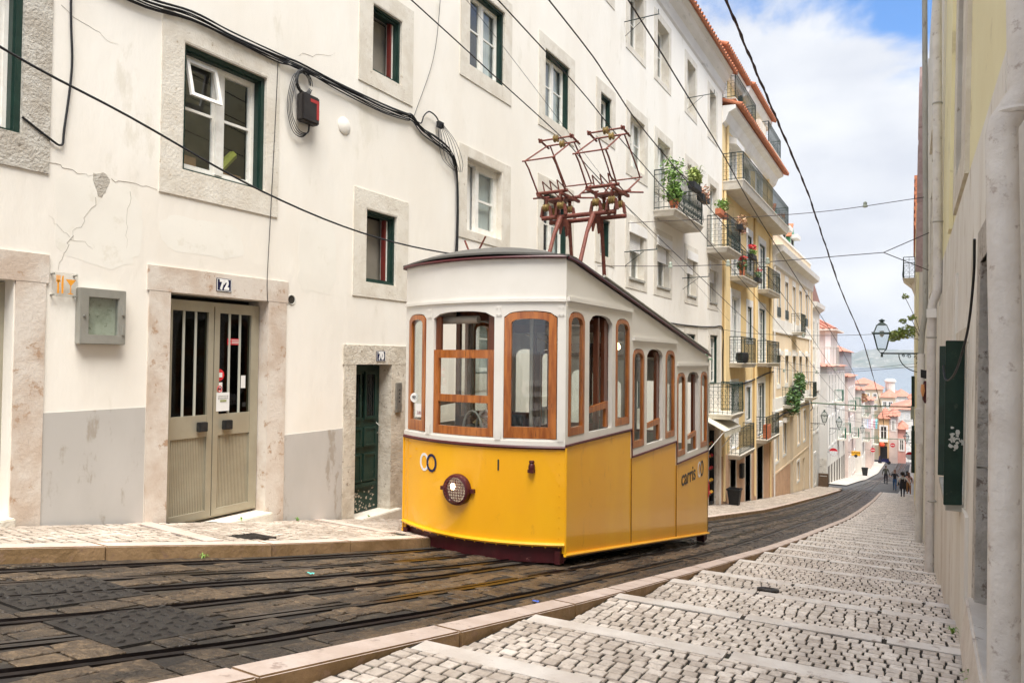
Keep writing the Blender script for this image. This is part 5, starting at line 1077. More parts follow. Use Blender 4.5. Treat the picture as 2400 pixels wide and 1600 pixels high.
# ================================================================== CREAM HOUSE
cb = thing('cream_house', (XW, 47, prof(47)), 'peach-cream house with white bands, green dormers and a salmon foot', 'house')
hl_ = []; WC = []
for k, y in enumerate((40.2, 43.0, 45.95, 48.8, 51.8)):
    WC.append(((y - .12, y + 1.24, 2.3, 4.95), (y, y + 1.12, 2.45, 4.6), 'r1')); WC.append(((y - .12, y + 1.2, -1.5, .7), (y, y + 1.08, -1.25, .35), 'r2'))
for y, z0, z1 in ((39.75, -5.4, -3.5), (42.3, -5.3, -3.45), (48.1, -5.3, -3.3), (50.8, -5.3, -3.3), (47.85, -7.6, -6.4)): WC.append(((y - .14, y + 1.2, z0 - .14, z1 + .14), (y, y + 1.05, z0, z1), 'r3'))
dC = [(45.05, 46.4, -8.9, -3.35), (50.5, 51.6, -9.2, -6.5)]
MB().sheet(grid(38.9, 55.1, -12, 5.3, [h for o, h, s in WC] + dC), S, -.3, 0).build('wall', cream_plaster, cb)
for i, (o, h, s) in enumerate(WC):
    w_ = window(cb, o, h, S, sur=white_trim, green=False, depth=.1, bars=2 if s != 'r3' else 3, simple=True, back=dark_in if i % 3 else curtain, proud=.02)
    if s == 'r2': MB().box(XW, XW + .18, h[0] - .05, h[1] + .05, h[3] - .02, h[3] + .22).build('blind_box', white_trim, w_)
    if s == 'r1': MB().box(XW - .05, XW + .05, h[0], h[1], h[2], h[2] + .5).build('grille', iron, w_) if i in (0, 2, 8) else None
    if i == 10 or i == 11: MB().box(XW, XW + .2, h[0] - .05, h[1] + .1, h[3], h[3] + .25).build('blind_box', white_trim, w_)
for h in dC: MB().sheet(quad(h), S, -.28, -.22).build('door', mat('weathered_door2', (.12, .11, .10), (.2, .19, .17), scale=4, rough=.9), cb)
MB().sheet([[(38.95, -9), (45.0, -9.9), (45.0, -6.0), (38.95, -5.9)]], S, 0, .012).build('painted_base', salmon, cb); 
MB().sheet([[(38.92, -6.05), (55.1, -6.0), (55.1, -5.9), (38.92, -5.95)]], S, .012, .03).build('string_course', cream_plaster, cb)
for z0, z1 in ((1.65, 2.3), (-2.65, -1.98)): MB().sheet(quad((38.92, 55.1, z0, z1)), S, .0, .03).sheet(quad((38.92, 55.1, z0 - .1, z0)), S, 0, .07).build('white_band', white_trim, cb)
MB().prism([(XW, 5.0), (XW + .1, 5.1), (XW + .15, 5.6), (XW + .5, 5.8), (XW + .55, 6.1), (XW - .1, 6.15), (XW - .1, 5.0)], 38.95, 55.4, 'y').build('cornice', white_trim, cb)
MB().box(XW - .35, XW - .05, 38.95, 55.1, 6.0, 7.0).build('parapet', cream_plaster, cb); MB().box(XW - .4, XW + .0, 38.95, 55.15, 7.0, 7.12).build('coping', white_trim, cb)
tiled(cb, [(XW - .6, 39, 6.9), (XW - .6, 55, 6.9), (XW - 5, 55, 9.2), (XW - 5, 39, 9.2)], sp=.5, r_=.15)
for y in (41.6, 44.9, 48.3):
    x = XW - .5; d = MB().box(x - 2, x, y, y + 1.9, 6.9, 8.15).build('dormer', green_bright, cb)
    MB().add([(x + .05, y - .05, 8.15), (x + .05, y + 1.95, 8.15), (x + .05, y + .95, 8.95), (x - 2, y - .05, 8.15), (x - 2, y + 1.95, 8.15), (x - 2, y + .95, 8.95)], [(0, 1, 2), (3, 5, 4), (0, 2, 5, 3), (1, 4, 5, 2), (0, 3, 4, 1)]).build('dormer_gable', green_bright, d)
    MB().hexa([(x + .1, y - .12, 8.10), (x + .1, y - .02, 8.06), (x - 2, y - .02, 8.06), (x - 2, y - .12, 8.10), (x + .1, y + .95, 9.08), (x + .1, y + .97, 8.98), (x - 2, y + .97, 8.98), (x - 2, y + .95, 9.08)]).build('dormer_roof', tile, d)
    MB().sheet(rq((y + .35, y + 1.55, 7.2, 8.1), (y + .43, y + 1.47, 7.28, 8.02)), FX(x), 0, .03).build('frame', white_paint, d); MB().sheet(quad((y + .43, y + 1.47, 7.28, 8.02)), FX(x), .002, .01).build('pane', dark_in, d)
    MB().box(x, x + .45, y + .3, y + 1.6, 8.0, 8.25).build('blind_box', white_trim, d)
b_ = balcony(cb, 45.4, 47.4, 1.75, proj=.6, h=1.1, curl=False, m=iron); b_ = balcony(cb, 42.0, 44.9, -2.5, proj=.6, h=1.0, curl=False); b_ = balcony(cb, 51.2, 53.2, -2.45, proj=.6, h=1.0, curl=False)
for y, m_ in ((39.05, white_trim), (53.6, white_trim), (54.9, cream_plaster)): MB().tube([(XW + .07, y, 5.0), (XW + .07, y, prof(y))], .05, 6).build('drainpipe', m_, cb, smooth=True)
cable('wall_cable', [(XW + .07, y, z) for y, z in ((39.0, -3.15), (42, -2.95), (46, -3.0), (50, -2.9), (53.5, -2.95), (54.6, -2.9))], .045, 'loose black cable across the peach-cream house above its low windows')

# ================================================================== HOUSES FURTHER DOWN, LEFT SIDE
def house(name_label, x0, x1, y0, y1, ztop, wall, roofm=None, rise=1.5, windows=(), S_=None, zb=None, roofkind='street', cat='house', group=None, over=.35):
    t = thing('house', ((x0 + x1) / 2, (y0 + y1) / 2, zb if zb is not None else prof(y0)), name_label, cat, group)
    zz = (zb if zb is not None else prof(y1)) - 2
    MB().box(x0, x1, y0, y1, zz, ztop).build('wall', wall, t)
    if roofm:
        xm, yc = (x0 + x1) / 2, (y0 + y1) / 2; o = over; a, b, c, d = (x0 - o, y0 - o, ztop), (x1 + o, y0 - o, ztop), (x1 + o, y1 + o, ztop), (x0 - o, y1 + o, ztop)
        hh = min(x1 - x0, y1 - y0) / 2 * (.999 if min(x1 - x0, y1 - y0) > 3 else .999); r1, r2 = (((x0 + hh, yc, ztop + rise), (x1 - hh, yc, ztop + rise)) if (x1 - x0) > (y1 - y0) else ((xm, y0 + hh, ztop + rise), (xm, y1 - hh, ztop + rise)))
        mb = MB()
        if (x1 - x0) > (y1 - y0): mb.add([a, b, c, d, r1, r2], [(0, 1, 5, 4), (1, 2, 5), (2, 3, 4, 5), (3, 0, 4), (3, 2, 1, 0)])
        else: mb.add([a, b, c, d, r1, r2], [(0, 1, 4), (1, 2, 5, 4), (2, 3, 5), (3, 0, 4, 5), (3, 2, 1, 0)])
        rf = mb.build('roof', roofm, t)
        mb = MB(); n = int((x1 - x0) / .5)
        if y0 < 130:
            for k in range(n + 1):        # tile ridges on the slope that faces the street view
                x = x0 + (x1 - x0) * k / max(1, n); f = 1 if (x1 - x0) > (y1 - y0) else 1 - abs(x - xm) / ((x1 - x0) / 2)
                f = min(f, min((x - x0 + o), (x1 + o - x)) / hh); f = max(.05, min(1, f)); mb.tube([(x, y0 - o, ztop + .03), (x, y0 - o + (hh + o) * f, ztop + rise * f + .03)], .09, 5)
            mb.build('tile_row', roofm, rf)
    return t
def facade_windows(t, S_, ylist, zlist, w_=1.0, h_=1.7, sur=white_trim, back=dark_in, frame=True, door_z=None, m=None, jitter=0, seed=0, off=.0, balc=(), bdir=1):
    r2 = random.Random(seed)
    for j, z in enumerate(zlist):
        for i, y in enumerate(ylist):
            z0 = z; o = (y - w_ / 2 - .15, y + w_ / 2 + .15, z0 - .15, z0 + h_ + .18); h = (y - w_ / 2, y + w_ / 2, z0, z0 + h_)
            q = MB().sheet(rq(o, h), S_, .0, .05).build('window', sur, t)
            MB().sheet(quad(h), S_, .0, .012).build('pane', m or (back if r2.random() < .93 else curtain), q)
            mb = MB().sheet(quad((y - .04, y + .04, z0, z0 + h_)), S_, .012, .035).sheet(rq(h, inset(h, .07)), S_, .012, .03); mb.sheet(quad((h[0], h[1], z0 + h_ * .62, z0 + h_ * .62 + .05)), S_, .012, .03); mb.build('frame', white_paint, q)
t = house('narrow pale house with a tall brown mansard roof just before the side street', XW - 8, XW, 55.1, 60.3, 4.0, mat('pale_plaster', (.74, .70, .62), (.66, .62, .54), scale=.8, rough=.9, c3=(.55, .5, .43), spots=.64), zb=prof(59))
facade_windows(t, S, (56.3, 58.6), (1.2, -2.0, -5.2), w_=.9, h_=1.8); facade_windows(t, S, (57.0,), (-9.1,), w_=.9, h_=2.2, m=mat('weathered_door2', (.1, .1, .1))); facade_windows(t, FY(55.1), (), ())
MB().prism([(XW, 3.8), (XW + .35, 4.05), (XW + .4, 4.35), (XW - .1, 4.4), (XW - .1, 3.8)], 55.1, 60.6, 'y').build('cornice', white_trim, t)
brown = mat('brown_mansard', (.20, .095, .07), (.16, .08, .06), scale=3, rough=.8)
MB().hexa([(XW - 6, 55.3, 4.4), (XW + .1, 55.3, 4.4), (XW + .1, 60.4, 4.4), (XW - 6, 60.4, 4.4), (XW - 6, 55.5, 6.9), (XW - .5, 55.9, 6.9), (XW - .5, 59.2, 6.9), (XW - 6, 59.6, 6.9)]).build('mansard_roof', brown, t)
MB().box(XW - .55, XW + .1, 57.8, 59.8, -2.2, .9).build('bay_panel', white_trim, t)
# side street corner: white house with low red roof and a taller storey set back
c1 = house('white corner house with low red tile eaves behind the brown sandwich board', XW - 14, XW, 66, 84, -.4, plaster_far, tile_far, 1.3, zb=prof(75))
facade_windows(c1, S, (67.6, 70.4, 73.2, 76.0, 79.5, 82), (-3.6, -7.4), w_=1.1, h_=2.5, seed=1)
mb = MB()
for y in (67.2, 69.6, 72.2, 74.8, 77.4, 80.2, 82.6): mb = MB().sheet(quad((y - .55, y + .55, prof(y) - .3, -9.0 - (y - 66) * .05)), S, 0, .03); mb.build('door', mat('weathered_door', (.1, .085, .07)), c1)
mb = MB(); mb.tube([(XW - 1.6 + .55 * math.cos(a * 1.0) * (1 + .4 * math.sin(3 * a)), 65.97, -7.2 + .75 * math.sin(a * 2) * math.cos(a)) for a in [R(12 * k) for k in range(31)]], .03, 4); mb.tube([(XW - 2.2, 65.97, -6.6), (XW - 1.6, 65.97, -7.0), (XW - 1.8, 65.97, -7.6), (XW - .9, 65.97, -6.9)], .03, 4); mb.build('graffiti', mat('pink_spray', (.62, .22, .28), rough=.9), c1)
MB().sheet(quad((-20.4, XW - .05, -11.5, -8.3)), FY(66), .0, .03).build('worn_base', mat('worn_plaster', (.62, .57, .49), (.48, .43, .36), scale=2, rough=.95, c3=(.3, .27, .23), spots=.6), c1)
facade_windows(c1, FY(66), (-8.6, -11.4), (-4.4,), w_=1.0, h_=1.8, seed=3)
tw = MB().box(-14, -7.0, 75.5, 82.6, -.6, 3.1).build('upper_storey', plaster_far, c1)
q = MB().sheet(rq((-9.3, -8.0, .4, 2.3), (-9.15, -8.15, .55, 2.15)), FY(75.5), 0, .06).build('window', white_trim, c1); MB().sheet(quad((-9.15, -8.15, .55, 2.15)), FY(75.5), 0, .01).build('pane', dark_in, q)
MB().box(-7.5, -7.0, 75.35, 75.5, -.4, 3.0).build('pilaster', white_trim, c1)
mb = MB(); tiled(c1, [(-14, 74.9, 3.2), (-6.3, 74.9, 3.2), (-9.5, 79, 5.0), (-14, 79, 5.0)], m=tile_far, name='upper_roof', sp=.5, r_=.17); MB().box(-14.2, -6.4, 74.9, 83.2, 3.05, 3.2).build('eaves', limestone, c1)
MB().box(-10.4, -9.3, 78, 79, 4.6, 5.7).build('chimney', pipe_m, c1)
b_ = MB().box(-7.6, -6.0, 70.5, 73.2, -.35, -.25).build('roof_terrace', limestone, c1); railing(b_, -7.6, -6.05, 70.55, 73.1, -.25, 1.6, curl=False, sp=.25, m=pipe_m)
gm = house('grey zinc mansard attic with a small red roof seen over the white corner house', -15, -6.9, 88, 101, 1.2, mat('zinc_cladding', (.30, .31, .32), (.26, .27, .28), scale=1, rough=.6), tile_far, 2.2, zb=prof(90))
facade_windows(gm, FY(88), (-8.6,), (-1.9,), w_=1.2, h_=1.6)
c2 = house('pinkish white house with narrow windows past the white corner house', XW - 8, XW + .25, 84.3, 96, -1.6, pink_plaster, tile_far, .9, zb=prof(90))
facade_windows(c2, FX(XW + .25), (86, 88.5, 91, 93.6), (-5.2, -8.6), w_=1.1, h_=2.3, seed=5); facade_windows(c2, FX(XW + .25), (86, 88.8, 91.6, 94.2), (-12.9,), w_=1.2, h_=2.3, seed=7, m=mat('weathered_door', (.1, .085, .07)))
c3 = house('white house hung with laundry and green balconies near the bend', XW - 7, XW + .9, 96.3, 104, -3.4, plaster_far, tile_far, .9, zb=prof(100)); facade_windows(c3, FX(XW + .9), (97.6, 99.8, 102.2), (-6.6, -9.8), w_=1.1, h_=2.0, seed=8); facade_windows(c3, FX(XW + .9), (97.6, 100, 102.4), (-14.0,), w_=1.2, h_=2.2, seed=7, m=mat('weathered_door', (.1, .085, .07)))
c4 = house('pale house with a green folded awning beside the orange house', XW - 7, XW + 1.6, 104.2, 112.6, -5.0, pink_plaster, tile_far, .8, zb=prof(110)); facade_windows(c4, FX(XW + 1.6), (105.6, 108, 110.6), (-8.0, -11.0), w_=1.1, h_=1.9, seed=9)
gb = mat('green_iron_balcony', (.03, .12, .07), (.04, .15, .09), rough=.5)
for par, X0, y, z in ((c1, XW, 76.0, -7.5), (c1, XW, 82, -7.5), (c1, XW, 73.2, -3.7), (c2, XW + .25, 86, -5.3), (c2, XW + .25, 91, -8.7), (c2, XW + .25, 93.6, -5.3), (c3, XW + .9, 97.6, -6.7), (c3, XW + .9, 99.8, -9.9), (c3, XW + .9, 102.2, -6.7), (c4, XW + 1.6, 105.6, -8.1), (c4, XW + 1.6, 108, -11.1)):
    b_ = MB().box(X0, X0 + .7, y - .8, y + .8, z - .12, z).build('balcony', limestone, par); railing(b_, X0, X0 + .66, y - .75, y + .75, z, 1.05, sp=.2, curl=False, m=gb)
oh = house('small orange-yellow house with red roof closing the street', -4.3, -3.0 + .0, 113.6, 121, -8.0, mat('orange_plaster', (.70, .46, .24), (.64, .40, .2), scale=.7, rough=.9), tile_far, 1.3, zb=prof(113), over=.25)
facade_windows(oh, FY(113.6), (-3.65,), (-11.0,), w_=.8, h_=1.9); MB().sheet(quad((-4.1, -3.2, prof(113) - .2, -11.9)), FY(113.6), 0, .03).build('door', black, oh)
bk = MB().box(-4.2, -3.1, 113.0, 113.6, -11.3, -11.2).build('balcony', limestone, oh)
ph = house('rose pink house right of the orange one at the end of the street', -2.98, -1.95, 113.8, 122, -7.6, pink_plaster, tile_far, .8, zb=prof(113)); facade_windows(ph, FY(113.8), (-2.45,), (-9.6,), w_=.35, h_=1.4)
ph2 = house('low deep-pink house with a planted balcony beside the gap', -1.94, -.95, 116, 124, -9.6, mat('deep_pink', (.66, .36, .30), (.6, .32, .27), scale=1, rough=.9), tile_far, .8, zb=prof(116)); facade_windows(ph2, FY(116), (-1.45,), (-12.6,), w_=.5, h_=1.5)
wl_ = house('large white apartment block with rows of windows below the red roofs', -3.6, 2.5, 150, 168, -8.7, plaster_far, tile_far, 1.3, zb=-24)
facade_windows(wl_, FY(150), (-2.9, -1.9, -.9, .1, 1.1), (-10.6, -12.7, -14.8, -16.9, -19.0), w_=.42, h_=1.1, sur=mat('pale_grey_trim', (.6, .6, .58)), m=mat('blind_grey', (.38, .39, .4)), seed=2)
for i, (x0, x1, y0, y1, zt, m_, lab) in enumerate((
    (-10, -6.2, 176, 190, -6.0, mat('sand_plaster', (.70, .60, .44), (.66, .56, .4), scale=.4, rough=.9), 'ochre house with red hipped roof over the far left facades'),
    (-6.0, -3.4, 170, 184, -7.4, mat('sand_plaster', (.7, .6, .44)), 'yellow-cream house with a small window under the far red roofs'),
    (-4.4, -1.4, 205, 225, -8.6, plaster_far, 'red-roofed white house left of the round white chimney'),
    (-1.2, 3, 215, 235, -9.5, pink_plaster, 'low red roof nearest the river, right of the chimney'),
    (-14, -9, 200, 215, -5.5, pink_plaster, 'pink house with red roof mostly behind the green balconies'),
    (-8, -2, 250, 268, -10.4, plaster_far, 'wide red roof by the water, left of the street axis'),
    (-1, 6, 262, 280, -11.2, plaster_far, 'wide red roof by the water behind the white block'))):
    h_ = house(lab, x0, x1, y0, y1, zt, m_, tile_far, 1.3, zb=-25, group=None)
    facade_windows(h_, FY(y0), ((x0 * .7 + x1 * .3), (x0 * .3 + x1 * .7)), (zt - 2.2, zt - 4.6), w_=.7, h_=1.2, seed=i)
t = thing('chimney_tower', (-4.0, 180, -8), 'white round-capped chimney tower rising above the red roofs', 'chimney'); MB().lathe((-4.6, 186, -8), [(1.0, 0), (1.0, 3.4), (1.25, 3.5), (1.2, 3.8), (.7, 4.2)], 14).build('shaft', plaster_far, t)

# ================================================================== RIGHT-HAND HOUSES
rp_low = mat('greige_plaster', (.78, .75, .69), (.70, .655, .585), scale=1.6, rough=.85, bump=.7, bscale=7, c3=(.50, .43, .34), spots=.62, spec=.2, stretch=(1, 1, .3))
rp_yel = mat('lemon_plaster', (.82, .76, .50), (.78, .71, .45), scale=.8, rough=.9, c3=(.62, .55, .35), spots=.68, spec=.15)
jamb_m = mat('worn_jamb_stone', (.52, .48, .43), (.42, .38, .33), scale=7, rough=.95, bump=.8, bscale=34, c3=(.22, .18, .15), spots=.60, spec=.15)
def RM(x0, x1=None, ya=0, yb=1, lean=.02):
    def f(u, v, d):
        x = x0 if x1 is None else x0 + (x1 - x0) * (u - ya) / (yb - ya); return (x - d + lean * (v + 2.2), u, v)
    return f
M1 = RM(.30, .29, 4, 12)
r1 = thing('corner_house', (.5, 8, prof(8)), 'weathered greige and lemon house on the right with an open dark green shutter', 'house')
hs = [(3.95, 5.02, -1.5, .60), (6.02, 7.35, -1.0, .17), (6.95, 7.85, 1.72, 3.6), (4.25, 4.40, 2.0, 3.6)]
MB().sheet(grid(3.86, 11.9, -6, 1.42, [h for h in hs if h[2] < 1.4]), M1, -.4, 0).build('wall', rp_low, r1)
MB().sheet(grid(3.86, 11.9, 1.42, 9, [hs[2]]), M1, -.4, -.012).build('upper_wall', rp_yel, r1)
MB().sheet([[(7.4, -6), (11.88, -6), (11.88, .80), (7.4, .80)], [(5.62, -6), (7.4, -6), (7.4, -1.03), (5.62, -1.03)]], M1, 0, .022).build('plinth', rp_low, r1)
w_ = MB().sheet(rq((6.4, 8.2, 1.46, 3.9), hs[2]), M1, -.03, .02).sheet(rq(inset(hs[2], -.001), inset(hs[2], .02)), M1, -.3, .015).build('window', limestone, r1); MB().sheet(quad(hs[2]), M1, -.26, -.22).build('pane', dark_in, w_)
MB().sheet(quad((8.75, 9.1, 1.42, 8)), M1, -.01, .03).build('pilaster', rp_yel, r1)
w_ = MB().sheet(rq((3.9, 5.2, -1.9, .80), (3.96, 5.02, -1.5, .60)), M1, -.02, .006).sheet([[(5.0, -1.5), (5.03, -1.5), (5.03, -.62), (5.0, -.62)], [(5.0, -.61), (5.03, -.61), (5.03, .60), (5.0, .60)]], M1, -.16, .004).build('door_surround', jamb_m, r1)
MB().sheet(quad((3.95, 5.0, -1.45, .60)), M1, -.24, -.19).sheet(rq((3.95, 5.0, -1.45, .60), (4.0, 4.93, -1.4, .54)), M1, -.19, -.14).build('door', green_paint, r1)
MB().hexa([(.22, 3.7, -1.72), (.6, 3.7, -1.72), (.6, 5.08, -1.72), (.24, 5.08, -1.72), (.26, 3.7, -1.44), (.6, 3.7, -1.44), (.6, 5.08, -1.44), (.27, 5.08, -1.40)]).build('threshold', nosing_m, r1, bevel=.012)
w_ = MB().sheet(rq((5.9, 7.5, -1.12, .26), hs[1]), M1, -.02, .012).sheet(rq(inset(hs[1], -.001), inset(hs[1], .015)), M1, -.25, .008).build('window', limestone, r1)
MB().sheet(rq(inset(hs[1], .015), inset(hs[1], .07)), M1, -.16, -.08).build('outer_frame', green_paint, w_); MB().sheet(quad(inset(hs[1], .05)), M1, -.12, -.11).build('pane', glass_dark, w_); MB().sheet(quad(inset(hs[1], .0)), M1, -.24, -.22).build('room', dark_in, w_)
MB().hexa([(.20, 5.98, -1.06), (.36, 5.98, -1.06), (.36, 7.4, -1.06), (.20, 7.4, -1.06), (.20, 5.98, -1.02), (.36, 5.98, -1.0), (.36, 7.4, -1.0), (.20, 7.4, -1.02)]).build('sill', pipe_m, w_)
sh = MB().hexa([(.185, 5.90, -1.01), (.30, 5.96, -1.01), (.30, 5.99, -1.01), (.185, 5.93, -1.01), (.205, 5.90, .16), (.325, 5.96, .16), (.325, 5.99, .16), (.205, 5.93, .16)]); s_ = sh.build('shutter', green_old, w_, bevel=.004)
r_ = random.Random(5); mb = MB()
for _ in range(26):
    x = .255 + r_.gauss(0, .02); z = -.55 + r_.gauss(0, .035); s = r_.uniform(.006, .02); y = 5.895 + (x - .19) * .52; mb.prism([(x + s * math.cos(a) * r_.uniform(.4, 1.3), z + s * math.sin(a) * r_.uniform(.4, 1.3)) for a in [R(60 * i) for i in range(6)]], y - .004, y + .004, 'y')
mb.build('flaked_paint', mat('flaked_white', (.5, .5, .46), rough=.9), s_)
MB().hexa([(.19, 7.38, -1.0), (.30, 7.34, -1.0), (.30, 7.37, -1.0), (.19, 7.41, -1.0), (.21, 7.38, .15), (.32, 7.34, .15), (.32, 7.37, .15), (.21, 7.41, .15)]).build('shutter', green_paint, w_)
def pipe(par, pts, rad, m=pipe_m, name='drainpipe', collars=(), ca=None):
    o = MB().tube(pts, rad, 14).build(name, m, par, smooth=True)
    for (p, rr) in collars: MB().lathe(p, [(rr, -.012), (rr + .006, 0), (rr, .012)], 14).build('collar', ca or pipe_m, o, smooth=True)
    return o
big = mat('painted_pipe', (.68, .645, .60), (.60, .56, .515), scale=4, rough=.5, bump=.7, bscale=12, c3=(.40, .34, .30), spots=.66, spec=.4)
r0 = thing('near_house', (.8, 1, prof(1)), 'greige house at the extreme right edge with a thick painted drainpipe', 'house')
MB().box(.47, 3, -3.5, 3.84, -4, 8).build('wall', rp_low, r0)
pipe(r0, [(.297, 3.4, -2.4), (.308, 3.4, -1), (.32, 3.4, 0), (.311, 3.4, .92), (.318, 3.4, .96), (.380, 3.4, 1.06), (.386, 3.4, 1.09), (.376, 3.4, 5)], .056, big, collars=(((.35, 3.4, 1.0), .062), ((.386, 3.4, 1.9), .058)), ca=big)
pipe(r1, [(.185, 11.35, prof(11.35) + .0), (.205, 11.35, -1.2), (.235, 11.35, .78), (.25, 11.35, .86), (.295, 11.35, .98), (.305, 11.35, 1.05), (.31, 11.35, 8)], .058, big, collars=(((.225, 11.35, .35), .062), ((.21, 11.35, -1.9), .062), ((.308, 11.35, 1.95), .062), ((.309, 11.35, 3.6), .062)))
cable('wall_cable', [(.27, 4.2, .62), (.275, 4.35, .45), (.27, 4.7, .2), (.25, 5.1, .02), (.235, 5.5, -.08), (.21, 5.75, -.12), (.195, 5.85, -.10), (.19, 5.95, -.02)], .007, 'black cable slanting from the dark doorway to the open green shutter')
M2 = RM(.27, .23, 12, 24); r2 = thing('plain_house', (.5, 18, prof(18)), 'pale house on the right behind two tall drainpipes, lamp bracket on its wall', 'house')
hs2 = [(13.2, 14.3, 1.6, 3.5), (16.0, 17.0, 1.5, 3.4), (20.5, 21.6, 1.2, 3.2), (13.0, 14.2, -2.9, -.6)]
cr2 = mat('pale_cream_plaster', (.72, .68, .58), (.66, .61, .52), scale=1, rough=.9, c3=(.5, .45, .38), spots=.63, stretch=(1, 1, .3))
MB().sheet(grid(11.9, 24, -8, 9.5, hs2), M2, -.4, 0).build('wall', cr2, r2)
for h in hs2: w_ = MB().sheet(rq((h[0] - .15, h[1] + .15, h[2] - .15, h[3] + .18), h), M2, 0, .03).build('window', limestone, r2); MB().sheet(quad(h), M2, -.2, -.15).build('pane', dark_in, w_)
MB().sheet(quad((13.0, 14.5, 3.7, 3.95)), M2, 0, .11).sheet(quad((13.05, 14.45, 3.55, 3.7)), M2, 0, .07).build('pediment', limestone, r2)
pipe(r2, [(.10, 18.5, prof(18.5)), (.14, 18.5, -1.6), (.165, 18.5, .2)], .078, big); pipe(r2, [(.165, 18.5, .2), (.19, 18.5, .7), (.225, 18.5, .95), (.25, 18.5, 1.1), (.262, 18.5, 3), (.262, 18.5, 9)], .056, pipe_m, collars=(((.262, 18.5, 2.2), .06), ((.262, 18.5, 5.2), .06)))
MB().box(.04, .18, 17.6, 17.9, -1.75, -1.0).build('meter_cover', big, r2); MB().box(.165, .285, 11.27, 11.285, .62, .74).build('pipe_label', white_trim, r1)
t = thing('wall_lantern_sign', (.12, 12.2, -.35), 'small burgundy and orange lantern-shaped sign under a black floodlight by the drainpipes', 'sign')
MB().hexa([(.10, 12.1, -.22), (.2, 12.1, -.25), (.2, 12.25, -.25), (.10, 12.25, -.22), (.10, 12.1, -.10), (.2, 12.1, -.12), (.2, 12.25, -.12), (.10, 12.25, -.10)]).build('floodlight', black, t)
MB().lathe((.16, 12.15, -.60), [(.012, 0), (.04, .05), (.045, .22), (.02, .33)], 8).build('shade', tburg, t); MB().lathe((.125, 12.1, -.50), [(.01, 0), (.03, .08), (.02, .18)], 8).build('glass', mat('amber_glass', (.65, .3, .12), rough=.3), t)
M3 = RM(.20, .13, 24, 34); r3 = thing('shuttered_house', (.5, 29, prof(29)), 'white house on the right with rose coloured open shutters high up', 'house')
MB().sheet(grid(24, 34, -10, 9.0, []), M3, -.4, 0).build('wall', plaster_far, r3)
rosew = mat('rose_shutter', (.42, .30, .28), (.34, .24, .22), rough=.7)
for z0, z1 in ((7.4, 9.3), (5.3, 7.2), (3.0, 5.0)): MB().sheet(quad((25.4, 25.5, z0, z1)), M3, 0, .20).build('shutter', rosew, r3); MB().sheet(quad((26.8, 26.9, z0, z1)), M3, 0, .20).build('shutter', rosew, r3)
M4 = RM(.12, .06, 34, 60, lean=.005); r4 = thing('tile_clad_house', (.5, 46, prof(46)), 'yellow house on the right with a red tile-clad attic and a curved iron balcony', 'house')
MB().sheet(quad((34, 60, -16, 6.6)), M4, -.4, 0).build('wall', rp_yel, r4)
tc_ = MB()
for k in range(14): tc_.sheet(quad((40, 52, 6.6 + k * .19, 6.6 + k * .19 + .2)), M4, -.3, .03 + .04 * (k % 2)); 
tc_.build('tile_cladding', tile, r4)
b_ = MB().hexa([(.1, 40.6, 3.5), (-.05, 40.8, 3.9), (-.05, 42.8, 3.9), (.1, 43, 3.5), (.14, 40.5, 4.25), (-.42, 40.5, 4.25), (-.42, 43, 4.25), (.14, 43, 4.25)]).build('balcony', limestone, r4); railing(b_, .1, -.40, 40.55, 42.95, 4.25, 1.05, sp=.22, curl=True, bulge=-.05)
MB().box(-.08, .1, 48, 48.1, -2.6, -.8).build('shutter', green_old, r4); MB().box(-.08, .1, 50.2, 50.3, -6.6, -3.9).build('shutter', green_old, r4); MB().box(-.1, .1, 46.5, 46.6, -6.3, -3.9).build('shutter', green_old, r4)
t = house('row of pale houses closing the right side of the street beyond the steps', .25, 7, 60, 88, -3.2, plaster_far, tile_far, 1.2, zb=-16); 
for y in (63, 67.5, 72, 77): MB().box(-.0, .3, y, y + 1.2, -7.2, -5.2).build('window', green_old, t)
t = house('pale pink house at the far right end of the street before the drop', .9, 8, 88.2, 112, -6.0, pink_plaster, tile_far, 1.2, zb=-17)
t = thing('utility_cabinet', (-.05, 54, -3.3), 'grey-green steel cabinet fixed high on the right wall at the end of the green pole', 'cabinet'); MB().box(-.14, .14, 53.7, 54.0, -3.75, -2.85).build('casing', mat('grey_green_metal', (.34, .36, .31), (.3, .32, .27), scale=3, rough=.5), t, bevel=.02); MB().box(-.13, .14, 53.9, 54.0, -7.3, -6.9).build('conduit_box', pipe_m, t)

